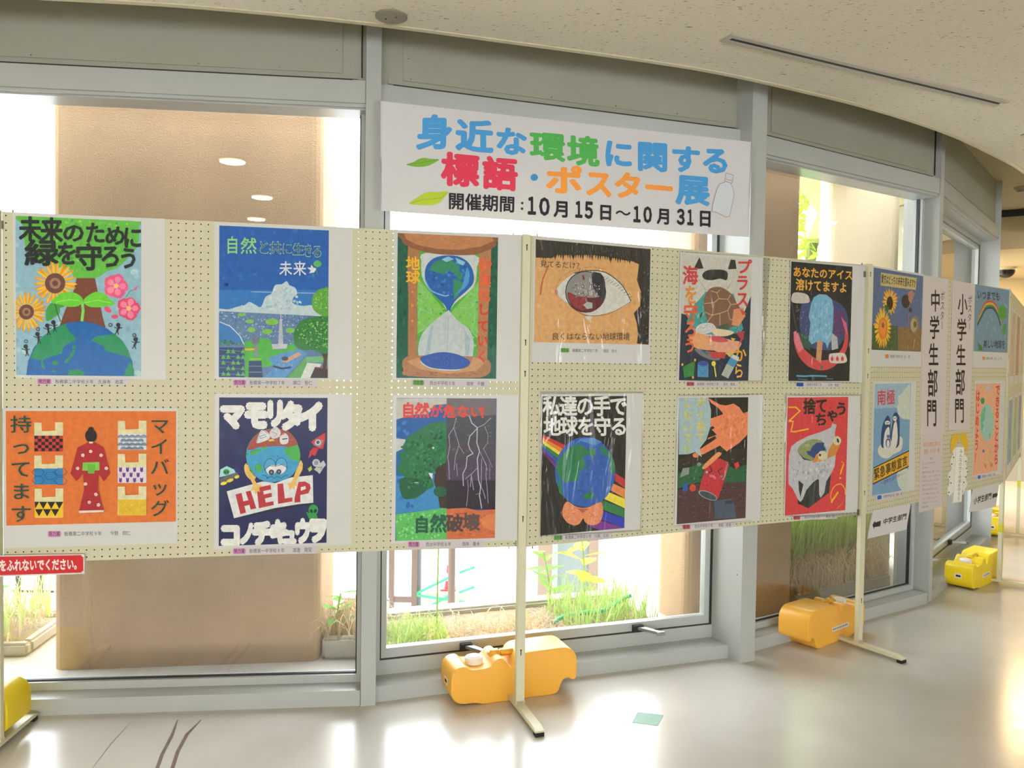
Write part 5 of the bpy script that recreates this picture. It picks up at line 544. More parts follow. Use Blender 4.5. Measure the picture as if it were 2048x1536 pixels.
{'name':'poster','label':'poster split between a green tree by day and purple lightning at night','cat':'poster','panel':'p1','o':['1.5582','0.9518'],'paper':[[-240.4,279.3],[239.6,281.9],[241.7,-283.1],[-240.9,-278.3]],'group':"children's posters in the lower row",'pc':'e4e4e0','sleeve':1,'art':[[-229.1,266.1],[151.4,269.1],[156,-270],[-223.8,-270.7]],'bg':'1a62a8','cap':[[-184.8,-270.7],[110.8,-276.9],[111.2,-304.8],[-184.5,-298.5]],'ops':[['P','1457a0',[-228.4,196.9,-127.5,217.1,-38.2,221.3,-36.9,115.2,-227.6,116.2],0],['P','3a86c0',[-226.2,-25.2,-35.2,-28,-33.8,-151.2,-224.8,-167.1],0],['D',['1c62ac','2a74b8'],30,20.1,[-227.4,176.7,-167.4,176.6,-163.9,-148.2,-224.2,-146.8],1],['P','c8c6be',[-229.1,266.1,-38.8,267,-38.5,245.8,-87.3,241.6,-107.2,205,-151.6,207,-207.6,192.8,-228.3,186.8],0],['P','cfd4d6',[-227.6,116.2,-188.8,112,-206.5,79.7,-188.5,83.6,-226.3,65.7],0],['P','5cb860',[-224.8,-169.1,-123.4,-159.3,-33.8,-149.1,-32.3,-270.5,-223.8,-270.7],0],['D',['4cac54','7acc7c','8ad488'],90,12.2,[-223.9,-173.2,-35.8,-155.2,-34.4,-266.3,-223,-266.7],1],['P','3a2820',[-76.6,17.5,-36,33.4,-33.8,-151.2,-60.4,-148.5,-67.1,-101.2,-84,-47.7],0],['D',['5a4030','2a1c18'],40,4.1,[-72.5,13.4,-37.8,13,-35.9,-142.9,-58.4,-142.4],6],['P','1e6e40',[-98.7,172.5,-70.3,176.5,-37.6,168.3,-36,33.4,-60.3,17.3,-84.4,-11,-96.4,-27.1,-83.8,-64.1,-108,-80,-124.1,-92,-152.2,-111.8,-176.4,-111.3,-200.6,-106.7,-204.9,-78.3,-213.2,-49.7,-193.4,-25.7,-217.5,-13.2,-217.8,15.1,-206.1,39.3,-218.2,55.6,-194.4,71.5,-210.5,83.8,-190.6,95.8,-190.8,116,-158.9,136.1,-142.9,148.2],1],['P','175a38',[-205.3,-33.6,-153.1,-34.4,-108.3,-55.5,-124.1,-92,-176.4,-113.3,-202.6,-102.6,-213.1,-53.8],1],['E','175a38',-59.1,-87.1,25.4,-0.4,0.3,-20.4],['D',['1a6238','227a48','2a8850','144e30'],170,13.7,[-182.7,103.8,-94.5,160.3,-39.5,156.1,-44.2,37.6,-108.3,-59.6,-172.6,-91,-197.8,14.9],1],['P','e8eef0',[-104.7,-14.8,-88.4,-17,-90.2,-39.5,-98.5,-27.1],0],['L','e0e8ea',2,[-156.9,-51.5,-142.8,-50.1],0],['E','d8e0e0',-87.5,79.6,4.1,0,0,-4.1],['P','4a444c',[-38.8,267.8,151.4,269.1,154.5,-159.6,-33.7,-155.3],0],['P','6a6468',[-38.8,267,151.4,268.7,151.5,205.1,56.6,198.9,-37.9,196.9],0],['P','3c4244',[-37.9,196.9,56.6,201,151.6,196.9,152,105.9,-36.8,102.9],0],['P','4a3c50',[-36,37.5,153,35.5,153.4,-51.6,-35,-48.5],0],['P','281c26',[-35,-44.4,153.3,-47.4,154.5,-160.4,-33.7,-153.2],0],['D',['6c6670','3a343e','564c5c','463c4c'],120,7.4,[-35.8,192.8,148.3,192.7,151.6,-43.2,-33,-40.4],0.3],['D',['2e222c','3a2a34'],50,8.2,[-32.9,-48.6,151.7,-51.5,153.1,-151.3,-31.8,-147.1],1],['L','a89cc0',2.5,[-1,192.8,-10.8,156,-28.9,127.4,-24.3,86.5,-32,45.6,-27.5,12.8,-24.8,-40.5],0],['L','a89cc0',2.5,[-10.8,156,10.6,90.3,-3.3,45.4,-6.8,-3.8],0],['L','a89cc0',2,[10.6,86.2,29.5,57.4],0],['L','a89cc0',2.1,[1.1,20.7,5.9,-28.6],0],['L','c4bcd6',3.7,[48.3,201,59.1,172.2,80,155.7,78.7,98.1,89.5,65.1,81.6,36.3,86.8,-42.2,95.5,-71.3,91.8,-104.3,100.8,-154.2],0],['L','c4bcd6',3.3,[78,151.6,51.4,122.9,45.6,94.2,52.1,73.6,64.7,57,42.1,44.9,38.5,3.8,26.4,-20.7,29,-66],0],['L','a89cc0',2.4,[84.1,3.2,59.5,-21.2,36.9,-39.4],0],['L','a89cc0',2.5,[59.5,-21.2,56,-70.6],0],['L','a89cc0',2.5,[59.6,-29.4,68.6,-83.2],0],['L','a89cc0',2.1,[45.3,-45.7,47.8,-78.7,42.4,-144.6],0],['L','a89cc0',2.4,[131.6,192.7,106.9,168,80,155.7],0],['L','a89cc0',2.1,[89.5,65.1,104.5,36,117.3,11.1,115.8,-30.3,123,-96.7,125.6,-134],0],['L','a89cc0',2.5,[98.2,36.1,97.6,-71.3,106.1,-88.1,114.9,-117.2],0],['L','a89cc0',1.7,[109.1,159.8,122,126.7,120.3,97.8,104,73.2],0],['L','a89cc0',1.6,[103.9,77.3,125.4,35.8,140.5,2.5],0],['L','a89cc0',1.6,[108.8,27.7,121.8,-9.7],0],['L','a89cc0',1.7,[129.8,15.1,130.6,-42.9],0],['L','a89cc0',1.6,[97.9,-96.2,77.1,-99.9],0],['P','c86a40',[-33.7,-153.2,40.4,-150.8,82.1,-162.1,154.5,-159.6,156,-270,-32.3,-270.5],0],['D',['d27a4c','b85a34'],50,10.7,[-29.6,-159.5,151.2,-163.7,152.6,-267.8,-28.3,-266.5],0.4],['L','3a2420',1.7,[-0.6,-172.5,24.2,-173.1,44.8,-169.5],0],['P','d88050',[95.1,-195.5,124.1,-179.7,154.7,-176.3,155.6,-242.9,108,-229.1],0],['T','d83c2e','自',[-206.2,248.5,-160.1,248.6,-159.5,192,-205.6,192],0.075,0],['T','d83c2e','然',[-158.1,247.4,-105.6,247.6,-105,192,-157.5,192],0.075,0],['T','d83c2e','が',[-101.5,241.5,-54.8,241.7,-54.2,194.8,-101,194.8],0.075,0],['T','d83c2e','危',[-50.7,239.6,-3.6,239.8,-3.1,193.6,-50.1,193.6],0.075,0],['T','d83c2e','な',[0.5,239.8,47.8,239.9,48.4,193.6,1,193.6],0.075,0],['T','d83c2e','い',[52,237.9,99.7,238,100.3,193.6,52.6,193.6],0.075,0],['T','d83c2e','！',[87.2,238,139.3,238.1,140,188.6,87.9,188.6],0.075,0],['T','1c5a40','自',[-155.5,-181,-100.8,-182.4,-100.1,-243.8,-154.9,-242.2],0.075,0],['T','1f5a44','然',[-94.8,-176.4,-35.5,-177.8,-34.7,-243.7,-94,-241.9],0.075,0],['T','4a3c38','破',[-34.3,-177.9,28.4,-179.4,29.2,-242.6,-33.5,-240.8],0.075,0],['T','5a4840','壊',[30.4,-175.3,92.7,-176.8,93.6,-241.1,31.2,-239.4],0.075,0]],'capops':[['P','c885b4',[-178.9,-279.2,-175.5,-274.2,-138.8,-275,-135.3,-280.1,-135.2,-291.8,-138.6,-296.7,-175.3,-295.9,-178.8,-290.8],0],['T','3a2030','努力賞',[-175.5,-276.5,-138.8,-277.2,-138.6,-294.5,-175.3,-293.7],0.01,0],['T','45454a','西台中学校８年\u3000\u3000\u3000嶺岸\u3000春未',[-111.9,-277.8,95.8,-282.2,96,-300.3,-111.7,-295.9],0.005,0]]},
{'name':'poster','label':'poster of one large wide open eye under black hair','cat':'poster','panel':'p2','o':['0.2814','1.6006'],'paper':[[-272.5,242],[269.2,239.7],[276.4,-240.7],[-273.2,-240.8]],'group':"children's posters in the upper row",'pc':'e4e4e0','sleeve':1,'art':[[-263.3,230.8],[266.9,231.8],[265.2,-161.3],[-265.6,-163.7]],'bg':'d8a56c','ops':[['D',['dcae78','d29e62'],40,23.9,[-257.1,127.7,190.4,155.7,197.2,-145.6,-252.2,-156.2],1],['P','2c2a26',[-263.3,230.8,266.9,231.8,265.2,-161.3,207.7,-158.2,211.9,-119.7,205.8,-77.2,189.7,-35.2,219.5,-4.3,223.3,51.3,201.8,101.2,210.5,165.4,179.9,176.1,139.7,177.7,65.3,185.3,-7.5,188.7,-102.2,182.2,-171.7,177.4,-194.3,163.8,-262.1,161.2],0],['P','2c2a26',[-263.4,185,-252.7,185.8,-261.3,165.3],0],['P','2c2a26',[-254,182.9,-243.2,183.7,-250.9,160.4],0],['P','2c2a26',[-244.5,180.8,-233.7,181.5,-240.5,155.5],0],['P','2c2a26',[-235,178.7,-224.2,179.4,-230,150.6],0],['P','2c2a26',[-225.5,176.5,-214.6,177.3,-219.6,154.5],0],['P','2c2a26',[-216.1,186.4,-205.2,187.1,-209.3,161.6],0],['P','2c2a26',[-206.5,184.2,-195.6,185,-198.8,156.7],0],['P','2c2a26',[-196.9,182.1,-186,182.9,-188.3,160.6],0],['P','2c2a26',[-187.3,179.9,-176.3,180.7,-177.7,155.6],0],['P','2c2a26',[-177.9,189.9,-166.9,190.6,-175.1,162.3],0],['P','2c2a26',[-168.2,187.7,-157.1,188.5,-164.6,166.2],0],['P','2c2a26',[-158.5,185.6,-147.4,186.3,-153.9,161.2],0],['P','2c2a26',[-148.7,183.4,-137.6,184.2,-143.1,156.3],0],['P','2c2a26',[-139.2,193.4,-128.1,194.2,-132.8,172.4],0],['P','2c2a26',[-129.4,191.2,-118.3,192,-122,167.4],0],['P','2c2a26',[-119.6,189.1,-108.4,189.9,-111.2,162.4],0],['P','2c2a26',[-109.8,186.9,-98.6,187.7,-100.5,166.4],0],['P','2c2a26',[-99.9,184.8,-88.7,185.5,-97.6,160.9],0],['P','2c2a26',[-90.2,194.8,-79,195.6,-86.9,168.1],0],['P','2c2a26',[-80.3,192.6,-69,193.4,-76.2,172.1],0],['P','2c2a26',[-70.4,190.5,-59,191.3,-65.2,167.1],0],['P','2c2a26',[-60.4,188.3,-49,189.1,-54.2,162.1],0],['P','2c2a26',[-50.7,198.4,-39.3,199.2,-43.6,178.4],0],['P','2c2a26',[-40.6,196.2,-29.2,197,-32.6,173.4],0],['P','2c2a26',[-30.6,194.1,-19.1,194.9,-21.5,168.4],0],['P','2c2a26',[-20.5,191.9,-9,192.7,-10.3,163.3],0],['P','2c2a26',[-10.6,201.7,0.9,202.5,-7.8,178.8],0],['P','2c2a26',[-0.5,198.4,11.1,199.2,3.4,172.7],0],['P','2c2a26',[9.7,195.1,21.3,195.9,14.6,166.5],0],['P','2c2a26',[19.9,191.8,31.5,192.6,25.7,169.4],0],['P','2c2a26',[29.9,200.9,41.5,201.7,36.7,175.6],0],['P','2c2a26',[40.2,197.5,51.8,198.4,48.1,169.4],0],['P','2c2a26',[50.5,194.2,62.2,195,59.2,172.4],0],['P','2c2a26',[60.8,190.9,72.5,191.7,70.6,166.1],0],['P','2c2a26',[71.2,187.5,82.9,188.3,73.7,159.4],0],['P','2c2a26',[81.3,196.7,93.1,197.5,84.7,174.8],0],['P','2c2a26',[91.7,193.3,103.5,194.1,96.2,168.6],0],['P','2c2a26',[102.1,190,114,190.8,107.7,162.3],0],['P','2c2a26',[112.6,186.6,124.5,187.4,119,165.2],0],['P','2c2a26',[122.8,195.8,134.8,196.6,130.3,171.5],0],['P','2c2a26',[133.3,192.4,145.3,193.2,141.9,165.3],0],['P','2c2a26',[143.9,189.1,155.9,189.9,153.4,168.2],0],['P','2c2a26',[154.5,185.7,166.5,186.5,165.1,161.9],0],['P','2c2a26',[164.8,194.9,176.9,195.7,167.9,167.7],0],['P','2c2a26',[175.5,191.5,187.6,192.3,179.5,170.7],0],['P','2c2a26',[186.1,188.1,198.3,188.9,191.2,164.3],0],['D',['4a463e','605848','1c1a18'],110,4.7,[-254.2,223.5,255.2,223.7,179.8,180.4,-7.6,194.8,-194.6,181.9],3.5],['D',['303c50','54584c','23262c','6a6c60'],70,9.3,[220.8,161.8,261.7,164.4,261.4,-152.7,217.8,-153.7],2],['L','b88048',1.6,[-173.9,48.1,-147.1,94.1,-91.7,123.7,-16.1,140.7,51.7,134.5],1],['P','dcdcd2',[-171.4,36.1,-155.8,65.2,-123.8,91.3,-86.8,113.8,-34.9,123.1,32.4,127.1,76.7,113.1,121.8,84.2,157.5,48.1,172.4,15,133.8,-12,74.9,-35.4,7,-50.4,-50.6,-44.3,-107.8,-13.8,-150.1,8.8],1],['E','c87a74',-171.3,32.1,6.4,0.3,0.2,-11.3],['L','262420',3.6,[-91.5,111.5,-34.9,124.3,37.3,125.3,91.6,103.5,137.1,68.2,173.4,15],1],['L','4a4238',1.6,[-107.8,-17.9,-50.5,-49.2,7,-52.5,79.8,-37.3,172.5,10.7],1],['L','2c2a26',1.7,[-72.8,118.8,-66.4,129.8],0],['L','2c2a26',1.7,[-60.8,119,-53.9,129.7],0],['L','2c2a26',1.6,[-48.8,118.4,-41.4,128.9],0],['L','2c2a26',1.6,[-36.8,117.2,-28.8,127.5],0],['L','2c2a26',1.6,[-24.7,115.4,-16.2,125.4],0],['L','2c2a26',1.6,[-12.5,113,-3.5,122.8],0],['L','2c2a26',1.6,[-0.3,110.1,9.3,119.6],0],['L','2c2a26',1.7,[11.9,106.7,22.1,115.9],0],['L','2c2a26',1.6,[24.2,102.7,34.9,111.7],0],['L','2c2a26',1.6,[36.6,98.2,47.8,106.9],0],['L','2c2a26',1.7,[49,93.3,60.8,101.7],0],['L','2c2a26',1.6,[61.4,87.8,73.8,96],0],['L','2c2a26',1.7,[74,81.9,86.9,89.8],0],['L','2c2a26',1.7,[86.5,75.5,100,83.1],0],['L','2c2a26',1.7,[99.1,68.6,113.2,75.9],0],['L','2c2a26',1.7,[111.8,61.3,126.5,68.3],0],['L','2c2a26',1.6,[124.5,53.4,139.8,60.2],0],['L','2c2a26',1.7,[137.3,45.2,153.1,51.6],0],['L','2c2a26',1.7,[150.1,36.4,166.5,42.6],0],['L','2c2a26',1.7,[163,27.2,180,33.1],0],['E','1c1c20',-39,40.6,93.6,4.6,1.6,-82.3],['E','8a8888',-39,40.6,89.7,4.4,1.6,-79.1],['P','5a2028',[-122.8,34.4,-70.9,20.6,-4.1,19.5,44.2,25.9,30.3,-8,-7.8,-36.5,-50.8,-38.1,-98.3,-21.6],1],['P','8c3038',[-122.8,34.4,-70.9,20.6,-32.9,22.3,-50.8,-36.1,-88.9,-21.2,-112.8,2.3],0],['P','2a3040',[-10.9,118.3,37.6,108.7,50.8,59.6,39.5,17.4,-4.8,56.7],1],['D',['b8b4b4','8c3038','c8c6c6','5a545c'],90,6.5,[-109.4,67.7,-43.6,79.4,23.6,83.1,24.8,25,-89.6,15.6],1],['D',['a04450','6a2430'],30,7.3,[-108.4,14.7,-32.8,18.2,-3.2,-26,-69.9,-28.6],1],['P','b0b2b4',[-51.3,-11.4,-32.5,1.7,-8.5,-1.3,-8,-22,-31.9,-27.1],0],['P','7c1c28',[-58.3,105.3,-51.2,107.7,-44.7,89.6,-53.2,87.1],0],['E','20242e',16.1,95.1,23.3,1.3,0.5,-24.9],['D',['d8d8d8'],16,7.4,[-24.8,96.9,-10.5,97.7,-9.1,31.7,-23.5,31],5],['P','d8ccc4',[-43.3,-56.4,-7.4,-55.1,-21.4,-72.1],1],['L','c04a2c',4,[-207.5,134.8,-231.5,81.2,-241.7,20.6],0],['T','3a3024','見てるだけ？',[-244.9,152.4,-54.6,156.7,-54,127.3,-244.4,123.7],0,0],['T','3a3024','良くはならない地球環境',[-189.2,-124.3,171.2,-114.4,172,-148.4,-188.6,-154.7],0,0]],'capops':[['P','78ac62',[-147.5,-187.3,-144.3,-183.1,-112.1,-182.9,-108.7,-187.1,-108.5,-196.8,-111.8,-201,-144,-201.2,-147.4,-197],0],['T','20401c','奨励賞',[-144.3,-184.9,-112.1,-184.8,-111.8,-199.1,-144,-199.3],0.01,0],['T','45454a','板橋第二中学校７年\u3000\u3000相武\u3000奈々',[-94.8,-184.7,112.3,-183.6,112.6,-198.8,-94.5,-199.8],0.005,0]]},
{'name':'poster','label':'black poster of two hands holding the earth across a rainbow','cat':'poster','panel':'p2','o':['0.288','0.9582'],'paper':[[-236.6,278.8],[234.4,280.8],[234.1,-285.8],[-231.7,-273.6]],'group':"children's posters in the lower row",'pc':'e4e4e0','sleeve':[[-243.8,289.2],[239.5,287.4],[239.6,-292.9],[-234,-276.8]],'art':[[-230.4,270.4],[156.9,268.8],[156.3,-274],[-230.8,-272.9]],'bg':'232323','cap':[[-177.2,-273.8],[95.5,-285.1],[96,-310.3],[-176.8,-299.3]],'ops':[['D',['2c2c2e','1c1c1c'],24,25.1,[-226.7,113.5,143.9,103.2,152,-268.3,-220.6,-239.9],1],['P','c03a2e',[-227.8,121.9,-227.6,110.6,-120.8,57,-116.2,72.2],0],['P','e0802c',[-227.6,110.6,-227.4,99.3,-130.2,42.9,-125.6,58],0],['P','ecd84a',[-227.4,99.3,-227.2,88,-139.6,28.8,-135,43.9],0],['P','2f7a4a',[-227.2,88,-227,76.7,-148.9,14.8,-144.4,29.9],0],['P','3a4ea8',[-227,76.7,-226.8,65.4,-158.3,0.8,-153.7,15.8],0],['P','6c2c7c',[-226.8,65.4,-226.6,54,-167.6,-13.2,-163.1,1.8],0],['P','b8343c',[106.8,-44.8,160.8,-73.9,161.7,-113.8,107.5,-75.6],0],['P','e2884c',[82.9,-79.2,161.7,-114.3,162.6,-154.2,83.6,-111.6],0],['P','f0e04a',[59.2,-113.3,162.6,-154.6,163.5,-194.6,59.9,-147.5],0],['P','2f7a48',[35.5,-147.3,163.5,-195,164.3,-235,36.3,-183.1],0],['P','2c3eb4',[12,-181.1,164.4,-235.5,165.2,-275.5,12.8,-218.5],0],['P','7c3490',[-11.3,-214.6,165.2,-276,166.1,-316.1,-10.5,-253.8],0],['E','2c5cb0',-31.8,-34,139.5,-6.5,2.8,-140.9],['D',['3464b8','2654a8'],30,25.5,[-135.2,51.6,42.5,53.9,66.1,-104.1,-83,-138.7],1],['P','237a50',[-87.1,75.5,-57.7,76.7,-27.7,56.4,-7.6,47,-17.3,34.4,-37.1,30.9,-44.2,18.2,-31.6,4.8,-36.2,-12.2,-50.8,-24.5,-65.3,-41,-62.5,-58.3,-79.4,-70.3,-99,-65,-118.3,-72.6,-140.3,-58.6,-162.6,-23.6,-160.8,10.2,-135,43.1,-111.2,63.5],1],['P','237a50',[-17.9,64.6,12.2,59.3,12.6,37.6,-4.5,16.7,-9.9,38.5],0],['P','237a50',[24.6,65.4,52.5,62.3,83.6,35,99.5,8.1,106.2,-18.5,100.8,-53.3,82.5,-34.9,76.1,26.6,48,32],0],['P','237a50',[-38.9,-128.5,-14.3,-114.8,10.9,-122.8,1.2,-141.7,-33.6,-142.6],1],['E','237a50',-61.7,-99.2,5,-0.2,0.1,-4.3],['E','237a50',-12.1,-101.9,9,-0.5,0.1,-3.1],['L','237a50',5.2,[-25.9,-29.9,-19,-4.3],0],['P','4a88c8',[-87.1,75.5,-58.2,100.3,1.3,102.9,41.9,84.4,11.9,72.3,-58,91.7],0],['P','237a50',[-159.7,-49.2,-142.6,-67,-131.8,-127.2,-151.5,-109],0],['P','e08c62',[-135.6,-186.7,-126.4,-157.4,-109.7,-147.8,-72.6,-169.5,-23,-177,36.8,-159.1,49.7,-173.1,52.9,-203.9,40.9,-238,18.5,-249.4,-11.7,-247.2,-31.9,-232.7,-39.6,-219.1,-56.5,-239.5,-81,-244.1,-110.5,-231.2,-130.3,-208.4],1],['P','b8604a',[-67.5,-178.4,-13,-182,-42.5,-197.3],0],['D',['e89a70','d07c54'],36,10.2,[-126.4,-161.7,-52.6,-183.7,-51.7,-231.2,-120.5,-217.6],1],['D',['e89a70','d07c54'],36,10.5,[-12.9,-186.3,44.8,-177.1,38.3,-233.4,-21.9,-233.4],1],['T','f4f4ee','私',[-227.1,268.3,-153.6,267.8,-152.2,191.8,-225.8,193],0.06,0],['T','f4f4ee','達',[-153.6,267.8,-78.6,267.3,-77.1,190.5,-152.2,191.8],0.06,0],['T','f4f4ee','の',[-78.6,267.3,-2,266.8,-0.4,189.2,-77.1,190.5],0.06,0],['T','f4f4ee','手',[-2,266.8,76.1,266.3,77.8,187.9,-0.4,189.2],0.06,0],['T','f4f4ee','で',[76.1,266.3,155.9,265.8,157.7,186.6,77.8,187.9],0.06,0],['T','f4f4ee','地',[-222.4,188.8,-149.7,187.5,-148.3,113.5,-221.1,115.5],0.06,0],['T','f4f4ee','球',[-148.7,187.5,-74.5,186.2,-73.1,111.4,-147.4,113.4],0.06,0],['T','f4f4ee','を',[-73.6,186.2,2.1,184.9,3.7,109.3,-72.1,111.4],0.06,0],['T','f4f4ee','守',[3.1,184.9,80.4,183.5,82,107.1,4.7,109.3],0.06,0],['T','f4f4ee','る',[81.4,183.5,160.4,182.1,162.1,104.9,83.1,107.1],0.06,0]],'capops':[['P','78ac62',[-171.8,-281.7,-168.7,-277.2,-135.4,-278.6,-132.1,-283.3,-131.9,-294,-135,-298.5,-168.4,-297.1,-171.6,-292.4],0],['T','20401c','奨励賞',[-168.7,-279.3,-135.3,-280.6,-135,-296.4,-168.4,-295.1],0.01,0],['T','45454a','板橋第二中学校８年\u3000川端\u3000日向',[-121.5,-281.2,81.5,-289.6,81.8,-305.9,-121.2,-297.8],0.005,0]]},
